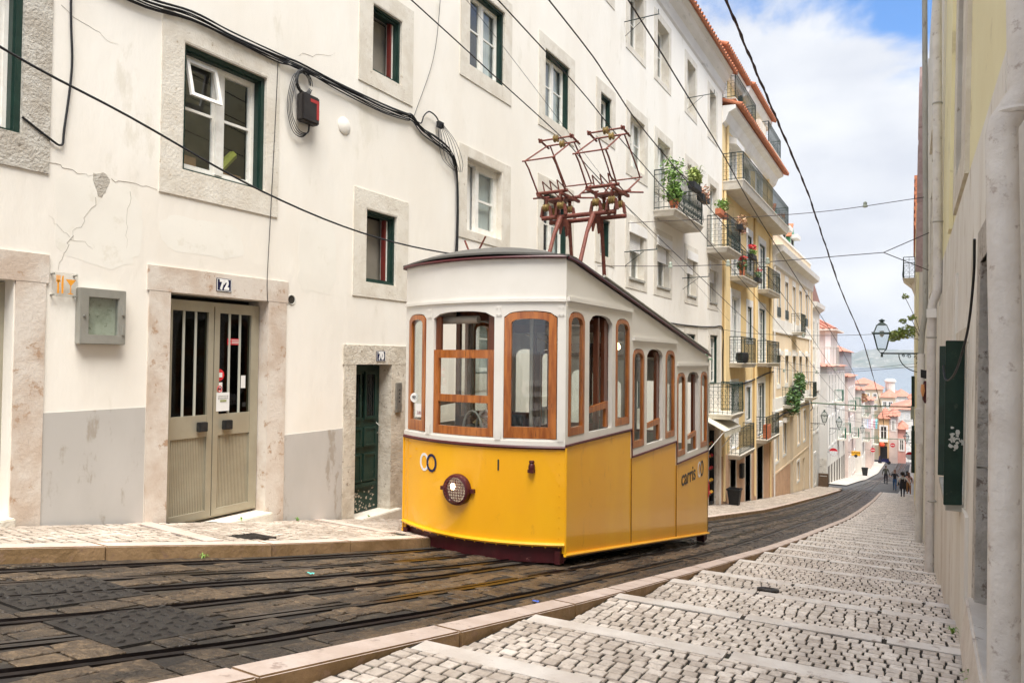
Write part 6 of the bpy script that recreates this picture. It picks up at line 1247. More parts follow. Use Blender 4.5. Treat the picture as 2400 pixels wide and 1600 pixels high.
# ================================================================== STREET LAMPS
def lamp(x, y, z, wallx, label, s=1.0, group='wall lanterns along the street'):
    """four-sided lantern on a scrolled wall bracket; z = height of the bracket arm"""
    t = thing('street_lamp', (wallx, y, z), label, 'street lamp', group)
    sg = 1 if x > wallx else -1; zb = z + .10 * s
    mb = MB(); mb.box(min(x, wallx), max(x, wallx), y - .018, y + .018, z - .018, z + .018); mb.box(min(wallx, wallx + sg * .03), max(wallx, wallx + sg * .03), y - .03, y + .03, z - .5 * s, z + .05)
    n = 10; mb.tube([(wallx + sg * (.02 + .5 * s * math.sin(R(9 * k))), y, z - .46 * s + .44 * s * (1 - math.cos(R(9 * k)))) for k in range(n + 1)], .012, 5)
    for cx, cz, rr in ((.12, -.10, .07), (.30, -.07, .05), (.10, -.25, .05), (.42, -.055, .035)):
        mb.tube([(wallx + sg * s * (cx + rr * (1 - k / 26) * math.cos(R(24 * k))), y, z + s * (cz + rr * (1 - k / 26) * math.sin(R(24 * k)))) for k in range(20)], .008, 4)
    mb.tube([(x, y, z - .09 * s), (x, y, z + .03)], [.03 * s, .016], 8); mb.tube([(x - .0, y, z - .02), (x - .07 * s, y, z + .07 * s), (x - .09 * s, y, zb)], .009, 4); mb.tube([(x, y, z - .02), (x + .07 * s, y, z + .07 * s), (x + .09 * s, y, zb)], .009, 4)
    mb.build('bracket', iron, t, smooth=True)
    a, b, c, h1, h2 = .095 * s, .185 * s, .11 * s, .40 * s, .20 * s
    lv = [(a, zb), (b, zb + h1)]; mb = MB()
    for i in range(4):
        p = [(1, 1), (-1, 1), (-1, -1), (1, -1)][i]; q = [(1, 1), (-1, 1), (-1, -1), (1, -1)][(i + 1) % 4]
        mb.tube([(x + p[0] * a, y + p[1] * a, zb), (x + p[0] * b, y + p[1] * b, zb + h1)], .012 * s, 4); mb.tube([(x + p[0] * b, y + p[1] * b, zb + h1), (x + p[0] * c, y + p[1] * c, zb + h1 + h2)], .010 * s, 4)
        mb.tube([(x + p[0] * a, y + p[1] * a, zb), (x + q[0] * a, y + q[1] * a, zb)], .012 * s, 4); mb.tube([(x + p[0] * (b + .02), y + p[1] * (b + .02), zb + h1), (x + q[0] * (b + .02), y + q[1] * (b + .02), zb + h1)], .018 * s, 4)
        mb.tube([(x + p[0] * (b + .02), y + p[1] * (b + .02), zb + h1), (x + p[0] * (b + .025), y + p[1] * (b + .025), zb + h1 + .04 * s)], .008 * s, 4)
    mb.hexa([(x - c * 1.1, y - c * 1.1, zb + h1 + h2), (x + c * 1.1, y - c * 1.1, zb + h1 + h2), (x + c * 1.1, y + c * 1.1, zb + h1 + h2), (x - c * 1.1, y + c * 1.1, zb + h1 + h2), (x - .05 * s, y - .05 * s, zb + h1 + h2 + .07 * s), (x + .05 * s, y - .05 * s, zb + h1 + h2 + .07 * s), (x + .05 * s, y + .05 * s, zb + h1 + h2 + .07 * s), (x - .05 * s, y + .05 * s, zb + h1 + h2 + .07 * s)])
    mb.lathe((x, y, zb + h1 + h2 + .06 * s), [(.05 * s, 0), (.03 * s, .02 * s), (.07 * s, .05 * s), (.075 * s, .065 * s), (.03 * s, .085 * s), (.01 * s, .1 * s)], 10)
    lt = mb.build('lantern', mat('lamp_green_iron', (.035, .06, .045), (.05, .075, .06), scale=12, rough=.5), t, smooth=False)
    g = MB(); A = [(x + p * a, y + q * a, zb) for p, q in ((1, 1), (-1, 1), (-1, -1), (1, -1))]; B = [(x + p * b, y + q * b, zb + h1) for p, q in ((1, 1), (-1, 1), (-1, -1), (1, -1))]; D = [(x + p * c, y + q * c, zb + h1 + h2) for p, q in ((1, 1), (-1, 1), (-1, -1), (1, -1))]
    for i in range(4): j = (i + 1) % 4; g.add([A[i], A[j], B[j], B[i]], [(0, 1, 2, 3)]); g.add([B[i], B[j], D[j], D[i]], [(0, 1, 2, 3)])
    g.build('glass', glassmat('frosted_glass', (.86, .88, .87), .10, .25) if 'frosted_glass' not in MATS else MATS['frosted_glass'], lt)
    MB().lathe((x, y, zb + h1 * .9), [(.02, -.05), (.05, 0), (.05, .1)], 8).build('lamp_holder', mat('opal', (.62, .62, .58), rough=.6), lt)
    return t
lamp(-.67, 19.8, .22, .22, 'largest wall lantern, on the right wall under a leafy plant'); lamp(-5.45, 54.3, -4.38, XW, 'wall lantern on the left at the end of the cream house', 1.15)
lamp(-5.55, 67.0, -5.75, XW, 'wall lantern on the white corner house past the side street', 1.2); lamp(-.53, 73, -7.2, .25, 'small distant wall lantern on the right above the red round sign', 1.1)
lamp(-5.0, 89, -8.0, XW + .25, 'tiny far lantern on the pinkish house, left side', 1.1)

# ================================================================== SIGNS AND SMALL STREET THINGS
sred = mat('sign_red', (.55, .02, .03), rough=.4); swh = mat('sign_white', (.78, .77, .75), (.6, .58, .56), scale=14, rough=.5); syel = mat('sign_orange', (.82, .42, .03), rough=.4)
def round_sign(x, y, z, r_, wallx, label, kind='entry', group='round street signs'):
    t = thing('road_sign', (x, y, z), label, 'road sign', group)
    MB().lathe((x, y, z), [(r_, .0), (r_, -.02)], 24, 'y').build('disc', sred, t)
    if kind == 'entry': MB().box(x - r_ * .72, x + r_ * .72, y - .03, y - .021, z - r_ * .16, z + r_ * .16).build('bar', swh, t)
    else:
        pts = [(x + r_ * .97 * math.cos(a), z + r_ * .97 * math.sin(a)) for a in [R(-195 + 21 * k) for k in range(11)]]; MB().prism([(p[0], p[1]) for p in pts], y - .03, y - .021, 'y').build('stickers', swh, t)
    MB().tube([(x, y + .01, z), (wallx, y + .01, z)], .02, 5).build('arm', iron, t)
round_sign(-5.9, 65.9, -7.68, .34, XW, 'round red sign half covered in white stickers at the side street corner', 'stick'); round_sign(-4.6, 104, -11.5, .28, -5.6, 'red no-entry sign with white bar on the left, beside the laundry')
round_sign(-2.5, 112.6, -11.6, .30, -2.2, 'red no-entry sign on the pink wall at the street end'); round_sign(-.23, 68, -7.8, .33, .25, 'red round sign at the right wall, partly hidden by it', 'stick')
t = thing('shop_sign', (-5.4, 85, -9.9), 'small orange projecting shop sign with dark letters on the left', 'sign'); MB().box(-5.85, -4.95, 84.98, 85.03, -10.15, -9.65).build('board', syel, t, bevel=.02); MB().lathe((-5.4, 84.97, -10.15), [(.17, 0), (.17, -.02)], 16, 'y').build('roundel', dkl, t); text('ALFAMA', .24, dkl, 'lettering', t, lambda u, v, d: (-5.4 + u, 84.96 - d, -9.82 + v), .003); MB().tube([(-5.9, 85.0, -9.8), (-6.2, 85, -9.8)], .02, 4).build('arm', iron, t)
t = thing('sandwich_board', (-5.95, 58.6, prof(58.6)), 'brown sandwich board standing at the side street corner', 'sandwich board'); z = prof(58.6); bm_ = mat('brown_board', (.09, .05, .025), (.07, .04, .02), rough=.6)
MB().hexa([(-6.3, 58.35, z), (-5.6, 58.35, z), (-5.6, 58.39, z), (-6.3, 58.39, z), (-6.3, 58.58, z + 1.0), (-5.6, 58.58, z + 1.0), (-5.6, 58.62, z + 1.0), (-6.3, 58.62, z + 1.0)]).build('front_board', bm_, t); MB().hexa([(-6.3, 58.85, z), (-5.6, 58.85, z), (-5.6, 58.89, z), (-6.3, 58.89, z), (-6.3, 58.6, z + 1.0), (-5.6, 58.6, z + 1.0), (-5.6, 58.64, z + 1.0), (-6.3, 58.64, z + 1.0)]).build('rear_board', bm_, t)
MB().box(-6.2, -5.7, 58.52, 58.55, z + .80, z + .83).build('chalk_line', swh, t)
def bin_(x, y, label, s=1):
    z = prof(y); t = thing('planter_bin', (x, y, z), label, 'bin'); h = .62 * s; a, b = .17 * s, .24 * s
    mb = MB(); o = [(-1, -1), (1, -1), (1, 1), (-1, 1)]
    mb.add([(x + p * a, y + q * a, z) for p, q in o] + [(x + p * b, y + q * b, z + h) for p, q in o] + [(x + p * (b - .03), y + q * (b - .03), z + h) for p, q in o] + [(x + p * (a - .0), y + q * (a - .0), z + .1) for p, q in o],
           [(0, 3, 2, 1)] + [(i, (i + 1) % 4, 4 + (i + 1) % 4, 4 + i) for i in range(4)] + [(4 + i, 4 + (i + 1) % 4, 8 + (i + 1) % 4, 8 + i) for i in range(4)] + [(8 + i, 8 + (i + 1) % 4, 12 + (i + 1) % 4, 12 + i) for i in range(4)] + [(12, 13, 14, 15)])
    mb.build('bucket', black, t, bevel=.008); MB().sheet(rq((x - b - .02, x + b + .02, y - b - .02, y + b + .02), (x - b + .02, x + b - .02, y - b + .02, y + b - .02)), lambda u, v, d: (u, v, z + h + d), -.03, .012).build('rim', black, t)
bin_(-6.02, 28.1, 'square black tapered bin standing on the pavement by the shop awning'); bin_(-4.9, 92, 'small dark bin far down the left pavement', 1.4)
# awning and little shop
aw = thing('shop_awning', (XW, 26.2, -2.2), 'off-white folding awning with wavy valance over the dark little shop doorway', 'awning'); awm = mat('awning_canvas', (.72, .68, .56), (.62, .58, .46), scale=3, rough=.9, c3=(.45, .42, .3), spots=.62)
mb = MB().hexa([(XW, 24.9, -2.08), (XW + .72, 24.9, -2.46), (XW + .72, 27.5, -2.46), (XW, 27.5, -2.08), (XW, 24.9, -2.05), (XW + .72, 24.9, -2.43), (XW + .72, 27.5, -2.43), (XW, 27.5, -2.05)]); mb.build('canvas', awm, aw)
mb = MB(); n = 13
for k in range(n): y = 24.9 + 2.6 * k / n; mb.add([(XW + .725, y, -2.44), (XW + .725, y + .2, -2.44), (XW + .725, y + .2, -2.62), (XW + .725, y + .1, -2.70), (XW + .725, y, -2.62)], [(0, 1, 2, 3, 4)])
mb.build('valance', awm, aw); mb = MB()
for y in (24.95, 27.45): mb.tube([(XW + .7, y, -2.47), (XW + .04, y, -3.3)], .018, 5)
mb.tube([(XW + .72, 24.9, -2.45), (XW + .72, 27.5, -2.45)], .02, 5); mb.build('arm', white_trim, aw)
MB().sheet(quad((25.55, 26.7, -5.4, -2.35)), S, -.30, -.27).build('shop_dark_sheet', dark_in, wb_)  # dark sheet closing the doorway, paints the unlit shop behind it
r_ = random.Random(8)
sh_ = thing('produce_rack', (XW - .1, 26.1, -4.4), 'dark rack of red and orange produce inside the little shop doorway', 'rack'); MB().box(XW - .2, XW - .04, 25.6, 26.6, -5.3, -5.2).box(XW - .2, XW - .04, 25.6, 25.64, -5.3, -2.6).box(XW - .2, XW - .04, 26.56, 26.6, -5.3, -2.6).build('frame', black, sh_)
for z in (-4.9, -4.45, -4.0, -3.55, -3.1):
    q = MB().box(XW - .2, XW - .04, 25.64, 26.56, z - .02, z).build('shelf', black, sh_)
    for y in frange(25.75, 26.45, .17): MB().lathe((XW - .1, y, z), [(.02, 0), (.06, .03), (.065, .07), (.03, .11)], 8).build('fruit', [sred, syel, leaf_g, sred][r_.randrange(4)], q, smooth=True)
t = thing('round_shop_sign', (XW + .05, 25.2, -4.5), 'red disc sign low beside the little shop doorway', 'sign'); MB().lathe((XW, 25.25, -4.6), [(.32, 0), (.32, .05)], 20, 'x').build('disc', sred, t)
t = thing('wall_mailbox', (XW + .1, 31.0, -4.6), 'black box on the salmon wall between two doors of the yellow house', 'mailbox'); MB().box(XW + .014, XW + .16, 30.7, 31.1, -4.95, -4.35).build('casing', black, t, bevel=.01)
# scooter, laundry far down
def scooter(x, y, label):
    z = prof(y) - .1; t = thing('motor_scooter', (x, y, z), label, 'scooter')
    for dx in (-.35, .75): MB().lathe((x + dx, y, z + .24), [(.24, -.05), (.24, .05), (.1, .06), (.02, .06)], 16, 'y').build('wheel', black, t, smooth=True)
    MB().hexa([(x - .3, y - .13, z + .25), (x + .8, y - .13, z + .25), (x + .8, y + .13, z + .25), (x - .3, y + .13, z + .25), (x - .1, y - .12, z + .75), (x + .75, y - .1, z + .72), (x + .75, y + .1, z + .72), (x - .1, y + .12, z + .75)]).build('body', navy, t, bevel=.04)
    MB().hexa([(x - .55, y - .2, z + .4), (x - .35, y - .2, z + .3), (x - .35, y + .2, z + .3), (x - .55, y + .2, z + .4), (x - .42, y - .2, z + 1.1), (x - .3, y - .18, z + 1.1), (x - .3, y + .18, z + 1.1), (x - .42, y + .2, z + 1.1)]).build('front_shield', navy, t, bevel=.02)
    MB().box(x, x + .8, y - .12, y + .12, z + .75, z + .84).build('seat', black, t, bevel=.02); MB().tube([(x - .36, y - .32, z + 1.15), (x - .36, y + .32, z + 1.15)], .02, 5).build('handlebar', black, t); MB().lathe((x - .45, y, z + .95), [(.08, 0), (.06, -.06)], 10, 'x').build('headlight', refl, t)
scooter(-3.7, 111.5, 'dark scooter parked in front of the orange house door')
t = thing('red_post_box', (-3.8, 112.6, prof(112)), 'red domed cabinet above the parked scooter at the orange house', 'sign'); MB().lathe((-3.85, 113.0, prof(113) + 2.2), [(.3, 0), (.36, .2), (.3, .45), (.1, .6)], 12).build('shade', mat('red_lantern', (.65, .08, .03), rough=.6), t)
ln = thing('laundry_line', (-5.0, 101, -7.0), 'washing in white, lilac and turquoise hung from the white house by the bend', 'laundry', ); MB().tube([(-5.5, 100.5, -7.2), (-3.9, 100.6, -7.2)], .015, 4).build('line', pipe_m, ln)
for k, c in enumerate(((.75, .75, .78), (.55, .62, .75), (.62, .5, .62), (.75, .74, .72), (.7, .4, .45), (.25, .6, .66))):
    x = -5.4 + k * .25; mb = MB(); 
    for j in range(4): mb.add([(x, 100.55 + .04 * math.sin(j + k), -7.2 - j * .3), (x + .22, 100.55 - .04 * math.sin(j + k), -7.2 - j * .3), (x + .2, 100.55 + .05 * math.sin(j + 1 + k), -7.5 - j * .3), (x + .02, 100.5 + .05 * math.sin(j + k), -7.5 - j * .3)], [(0, 1, 2, 3)])
    mb.build('garment', mat('cloth_%d' % k, c, rough=.95), ln)
# litter
def scrap(x, y, w_, h_, m_, label):
    z = prof(y) - ROADDROP + .012; r2 = random.Random(int(x * 100)); mb = MB(); n = 5
    for i in range(n + 1):
        for j in range(n + 1): mb.v.append((x + w_ * (i / n - .5), y + h_ * (j / n - .5), z + r2.uniform(0, .01)))
    for i in range(n):
        for j in range(n): a = i * (n + 1) + j; mb.f.append((a, a + 1, a + n + 2, a + n + 1))
    tag(mb.build('litter', m_), label, 'litter')
scrap(-4.0, 3.95, .06, .03, mat('teal_foil', (.1, .5, .45), rough=.3), 'crumpled teal wrapper by the second rail'); scrap(-2.4, 4.6, .05, .03, mat('blue_cap', (.03, .1, .5), rough=.4), 'small blue scrap beside the right rail'); scrap(-.13, 5.35, .06, .02, syel, 'orange cigarette end on the steps near the right wall')
mb = MB(); r_ = random.Random(16)
for (x, y) in ((-4.98, 3.75), (-6.3, 6.0), (-6.33, 7.3), (.24, 6.0), (.26, 4.4), (-6.3, 5.2), (-4.9, 4.5)): spikes(mb, (x, y, prof(y) - (.13 if -5.1 < x < -4.5 else .01)), .07, 16, seed=int(y * 10), spread=.9, w=.005)
tag(mb.build('weeds', leaf_g), 'tiny green weeds sprouting along kerb and wall joints', 'weeds', kind='stuff')

# ================================================================== OVERHEAD WIRES
def W3(name, pts, r_, label, group='overhead wires above the street', m=wire_m, n=5, extra=None):
    t = None
    if extra: t = thing(name, pts[0], label, 'wire', group); MB().cable(pts, r_, n).build('strand', m, t, smooth=True); extra(t)
    else: t = tag(MB().cable(pts, r_, n).build(name, m, None, smooth=True), label, 'wire', group)
    return t
def L3(X, *yz): return [(X, y, z) for y, z in yz]
W3('contact_wire', L3(-4.65, (-2, 4.7), (5.92, 3.82), (7.6, 3.62), (9.79, 3.36), (11.03, 3.10), (14.7, 2.53), (27, .75), (44, -1.9), (57, -3.6)), .008, 'contact wire resting on the wheels of the left current collector')
W3('contact_wire', L3(-3.85, (-2, 4.75), (6.35, 3.84), (8.5, 3.60), (9.93, 3.36), (13.1, 2.92), (27, .85), (44, -1.8), (57, -3.5)), .008, 'contact wire resting on the wheels of the right current collector')
W3('contact_wire', L3(-3.4, (-2, 4.8), (6.69, 3.87), (8.45, 3.6), (9.8, 3.35), (13.97, 2.9), (22.6, 1.97), (36, -.1), (47.7, -1.8), (58, -3.5)), .009, 'free contact wire over the empty track, the left one of the pair')
W3('contact_wire', L3(-2.6, (-2, 4.8), (6.94, 3.8), (8.84, 3.57), (11.2, 3.27), (14.1, 2.8), (20.2, 2.05), (31.9, .6), (46, -1.6), (58, -3.4)), .009, 'free contact wire over the empty track, the right one of the pair')
W3('contact_wire', L3(-6.0, (6.0, 6.0), (9.0, 5.55), (15.2, 3.9), (20, 2.9), (27, 1.5)), .004, 'thin wire crossing in front of the upper windows of the white house')
tw = [(-1.5, 2, 3.9), (-1.5, 6.58, 3.36), (-1.5, 8.1, 3.2), (-1.5, 9.8, 3.05), (-1.5, 12.4, 2.8), (-1.5, 15.1, 2.32), (-1.5, 18.4, 1.75), (-1.5, 27.9, .62), (-1.5, 36, -.96), (-1.6, 48, -3.1), (-1.9, 60, -5.0), (-2.2, 72, -7.0)]
def twist(t):
    for ph in (0, 2.1):
        pts = []; 
        for i in range(len(tw) - 1):
            for k in range(9): q = k / 9; p = [tw[i][j] * (1 - q) + tw[i + 1][j] * q for j in range(3)]; a = (i * 9 + k) * 1.5 + ph; pts.append((p[0] + .011 * math.cos(a), p[1], p[2] + .011 * math.sin(a)))
        MB().tube(pts, .0075, 5).build('twisted_strand', MATS['plum_cable'], t, smooth=True)
mat('plum_cable', (.05, .022, .028), rough=.6)
W3('twisted_cable', tw, .009, 'thick twisted plum-coloured cable sweeping down across the sky', extra=twist, m=MATS['plum_cable'])
W3('service_cable', [(-5.9, 1.2, 2.75), (-5.9, 2.61, 2.28), (-5.9, 3.62, 2.06), (-5.9, 5.04, 1.72), (-5.9, 6.58, 1.53), (-5.9, 8.29, 1.52), (-6.0, 10.5, 1.7)], .011, 'black service cable drooping in front of window and wall down to behind the tram roof', m=cable_m)
def span(y, pts, label, ins=()):
    def ex(t):
        for (x, z) in ins: MB().lathe((x, y, z - .07), [(.02, 0), (.05, .01), (.05, .05), (.035, .06), (.04, .11), (.01, .14)], 8).build('insulator', mat('glass_insulator', (.34, .38, .32), rough=.3), t, smooth=True)
    return W3('span_wire', [(x, y, z) for x, z in pts], .008, label, 'span wires across the street', extra=ex)
span(17.2, [(-6.38, 3.52), (-5.6, 3.50), (-3.57, 3.41), (-1.66, 3.385), (.22, 3.50)], 'span wire from the white house under the planted balcony to the right wall', ((-.9, 3.46),))
span(15.2, [(-6.38, 2.17), (-3.6, 2.04), (-.48, 2.10)], 'span wire that forks before the right wall', ((-3.4, 2.07), (-4.65, 2.1), (-2.6, 2.07)))
W3('span_wire', [(-.48, 15.2, 2.10), (.27, 15.2, 2.42)], .008, 'upper branch of the forked span wire by the drainpipes', 'span wires across the street'); W3('span_wire', [(-.48, 15.2, 2.10), (.26, 15.2, 1.72)], .008, 'lower branch of the forked span wire by the drainpipes', 'span wires across the street')
span(27, [(-6.38, 1.2), (-5.2, 1.02), (-3.3, .93), (-1.25, .95), (.14, 1.12)], 'span wire at the corner of the white and yellow houses', ((-3.4, .93),))
span(31, [(-6.38, -.1), (-3.3, -.45), (.12, -.15)], 'span wire over the street at the second balcony of the yellow house', ((-3.4, -.42), (-4.65, -.38)))
span(39, [(-6.38, .1), (-3.3, -.4), (.1, -.05)], 'span wire level with the lantern arm, cream house to right wall', ((-3.4, -.38),))
for i, (y, z) in enumerate(((62, -3.6), (72, -4.4), (80, -5.9), (92, -6.6), (100, -8.2), (106, -8.6))):
    W3('span_wire', [(-6.3 + .25 * (y > 84), y, z), (-3, y, z - .35), (.2, y, z + .25)], .012, ['first far span wire beyond the green pole', 'second far span wire beyond the green pole', 'third far span wire, above the orange shop sign', 'fourth far span wire, above the laundry', 'fifth far span wire, crossing the red roofs', 'last far span wire, in front of the orange house'][i], 'span wires across the street')
gp = thing('cross_pole', (-3, 54.2, -3.0), 'green steel pole spanning the street from the cream house to the grey-green cabinet', 'pole'); MB().tube([(-6.4, 54.2, -2.93), (-3, 54.2, -3.02), (.1, 54.2, -2.95)], .045, 8).build('tube', mat('pole_green', (.10, .16, .10), rough=.5), gp); MB().tube([(-6.3, 54.2, -2.95), (-6.2, 54.2, -3.3), (-6.36, 54.2, -3.5)], .03, 5).build('hanger', iron, gp)
t = tag(MB().tube([(-5.6, 98, -9.4), (-3, 98, -9.35), (.6, 98, -9.3)], .05, 6).build('cross_pole', mat('pole_green', (.1, .16, .1))), 'second green pole far down the street above the no-entry sign', 'pole')
# washing-line brackets and bird-like arms on the facade
def arm(y0, y1, z, x, label):
    t = thing('laundry_bracket', (XW, y0, z), label, 'wall bracket', 'iron arms under the windows'); MB().tube([(XW, y0, z), (x, y0 + .05, z + .02)], .014, 5).tube([(x, y0, z + .02), (x, y0, z + .12)], .01, 4).build('arm', iron, t); MB().tube([(XW, y0 + .05, z - .35), (XW + (x - XW) * .6, y0, z - .02)], .008, 4).build('stay', iron, t); return t
arm(16.9, 0, 8.65, XW + .9, 'iron arm under the top window nearest the camera side of the eaves'); arm(22.6, 0, 8.55, XW + .9, 'iron arm crossing the third top-floor window, over the planted balcony')
arm(17.0, 0, 2.75, XW + .85, 'iron drying arm at the first roller-shuttered window'); arm(22.2, 0, 2.62, XW + .85, 'iron drying arm at the third roller-shuttered window, with lines')
# tap-like green wall hydrant lamp
t = thing('wall_bracket_fitting', (XW, 24.9, .1), 'small green lamp fitting on the white house above the shop', 'lamp'); MB().lathe((XW + .12, 24.9, -.1), [(.03, 0), (.07, .1), (.03, .22), (.06, .3), (.02, .4)], 8).build('body', mat('verdigris', (.12, .22, .13), rough=.6), t); MB().tube([(XW, 24.9, .05), (XW + .3, 24.9, .05)], .03, 6).build('arm', MATS['verdigris'], t)

# ================================================================== BALCONIES OF THE WHITE HOUSE, PLANTS
bw = balcony(wb_, 19.3, 22.35, 4.22, proj=.62, h=1.15, m=iron, bulge=.07, dense=True, sp=.12); bw2 = balcony(wb_, 25.25, 27.4, 4.0, proj=.75, h=1.15, bulge=.06, dense=True); bw3 = balcony(wb_, 25.6, 28.2 - .7, -2.0 + .05, proj=.85, h=1.1, m=green_paint, bulge=.04)
W.append(None)
def plant(x, y, z, label, leafm, rad, n, size, seed, pot='round', droop=0, sp=0, cat='plant', group='potted plants on the balconies', flowers=0, ph=.22):
    t = thing('potted_plant', (x, y, z), label, cat, group)
    if pot == 'round': MB().lathe((x, y, z), [(.10, 0), (.14, ph), (.155, ph), (.155, ph + .04), (.13, ph + .04), (.12, ph)], 14).build('pot', terracotta, t, smooth=True)
    elif pot == 'box': MB().box(x - .1, x + .1, y - .42, y + .42, z, z + .2).build('planter', black, t, bevel=.01)
    elif pot == 'redbox': MB().box(x - .1, x + .1, y - .6, y + .6, z, z + .2).build('planter', terracotta, t, bevel=.01)
    mb = leaves(MB(), (x, y, z + .25 + rad[2] * .6), rad, n, size, seed, droop)
    if sp: spikes(mb, (x, y, z + .2), sp, 50, seed)
    mb.build('foliage', leafm, t)
    if flowers: leaves(MB(), (x, y, z + .4 + rad[2]), (rad[0], rad[1], .14), flowers, .05, seed + 1).build('flowers', flower_r, t)
    return t
t = plant(XW + .55, 19.45, 4.27, 'climbing vine with trailing green leaves on the left end of the large balcony', leaf_g, (.22, .28, .3), 300, .07, 1)
mb = MB(); r_ = random.Random(2)
for k in range(520): u = r_.random(); leaves(mb, (XW + .55 + r_.gauss(0, .09 + .06 * u), 19.42 + r_.gauss(0, .16 + .12 * u), 4.5 + u * 1.15), (.05, .05, .05), 1, .06, k)
mb.build('vine', leaf_g, t)
plant(XW + .72, 21.0, 5.1, 'green leafy plants in a black window box hung on the large balcony rail', leaf_y, (.18, .5, .26), 420, .06, 3, pot='box', sp=.55)
plant(XW + .72, 22.0, 4.95, 'reddish trailing plant beside the black window box on the large balcony', leaf_r, (.2, .3, .22), 240, .05, 4, pot='box', droop=.3)
plant(XW + .5, 25.4, 5.12, 'bushy spiky green plant on top of the smaller balcony of the white house', leaf_g, (.25, .35, .22), 160, .06, 5, pot='redbox', sp=.5)
plant(XW + .78, 27.3, 4.9, 'dry pinkish plant hanging on the far end of the smaller balcony', leaf_r, (.22, .4, .28), 380, .05, 6, pot='box', droop=.35)
plant(XW + .4, 29.3, 3.45, 'red flowering plant in a tall terracotta pot on the yellow house balcony', leaf_d, (.2, .25, .3), 260, .06, 7, flowers=90, ph=.5)
plant(XW + .5, 30.9, 4.3, 'red geraniums along the rail of the yellow house balcony', leaf_g, (.15, .5, .12), 160, .05, 8, pot='box', flowers=160)
plant(XW + .5, 32.2, 3.45, 'small red-and-green plants at the foot of the flowering balcony', leaf_d, (.15, .4, .15), 120, .05, 9, pot='box', flowers=30)
plant(XW + .45, 43.0, -2.4, 'lush plants spilling over the long balcony of the cream house', leaf_d, (.35, 1.1, .55), 700, .12, 10, pot='redbox', droop=.9)
plant(XW + .45, 45.5, -2.0, 'tall dark shrub at the end of the planted balcony, cream house', leaf_d, (.35, .6, .8), 480, .12, 11, droop=.4)
t = thing('laundry_basket', (XW + .35, 29.2, -.05), 'round black basket on the lower balcony of the yellow house', 'basket'); MB().lathe((XW + .4, 29.35, -.08), [(.2, 0), (.26, .15), (.24, .4), (.2, .42), (.18, .38)], 12).build('basket', black, t, smooth=True)
t = thing('terracotta_trough', (XW + .4, 35.2, -3.6), 'brick-red trough standing on the lowest right balcony of the yellow house', 'planter'); MB().box(XW + .25, XW + .5, 34.7, 35.5, -3.66, -3.0).build('trough', terracotta, t, bevel=.02)
t = thing('wall_plant', (.05, 19.0, .5), 'leafy green plant growing out over the lamp bracket from the right wall', 'plant')
mb = MB(); r_ = random.Random(31)
for (cx, cz, rr, n) in ((-.32, .66, .17, 170), (-.12, .72, .2, 200), (-.20, .98, .08, 40), (-.02, 1.05, .1, 40), (-.42, .56, .08, 40)): leaves(mb, (cx, 19.0, cz), (rr, rr, rr * .8), n, .05, int(cx * 100) + 60)
leaves(mb, (-.16, 19.0, 1.56), (.08, .08, .05), 26, .05, 7); mb.build('foliage', leaf_y, t)
mb = MB()
for e in ((-.4, 19, .62), (-.2, 19, .98), (-.16, 19, 1.55), (-.05, 19, 1.1)): mb.tube([(.2, 19.0, .5), (.06, 19.02, (e[2] + .5) / 2), e], .006, 4)
mb.build('stems', mat('twig', (.14, .09, .06)), t)
leaves(MB(), (-1.7, 117, -11.6), (.5, .4, .6), 160, .16, 5).build('plant_cluster', leaf_d, None); tag(bpy.data.objects['plant_cluster'], 'dark creeper on the low deep-pink house far down', 'plant')
leaves(MB(), (-5.3, 97, -4.4), (.5, .8, .6), 200, .16, 5).build('roof_plants', leaf_r, None); tag(bpy.data.objects['roof_plants'], 'dry reddish plants on the far roof edge against the river', 'plant')

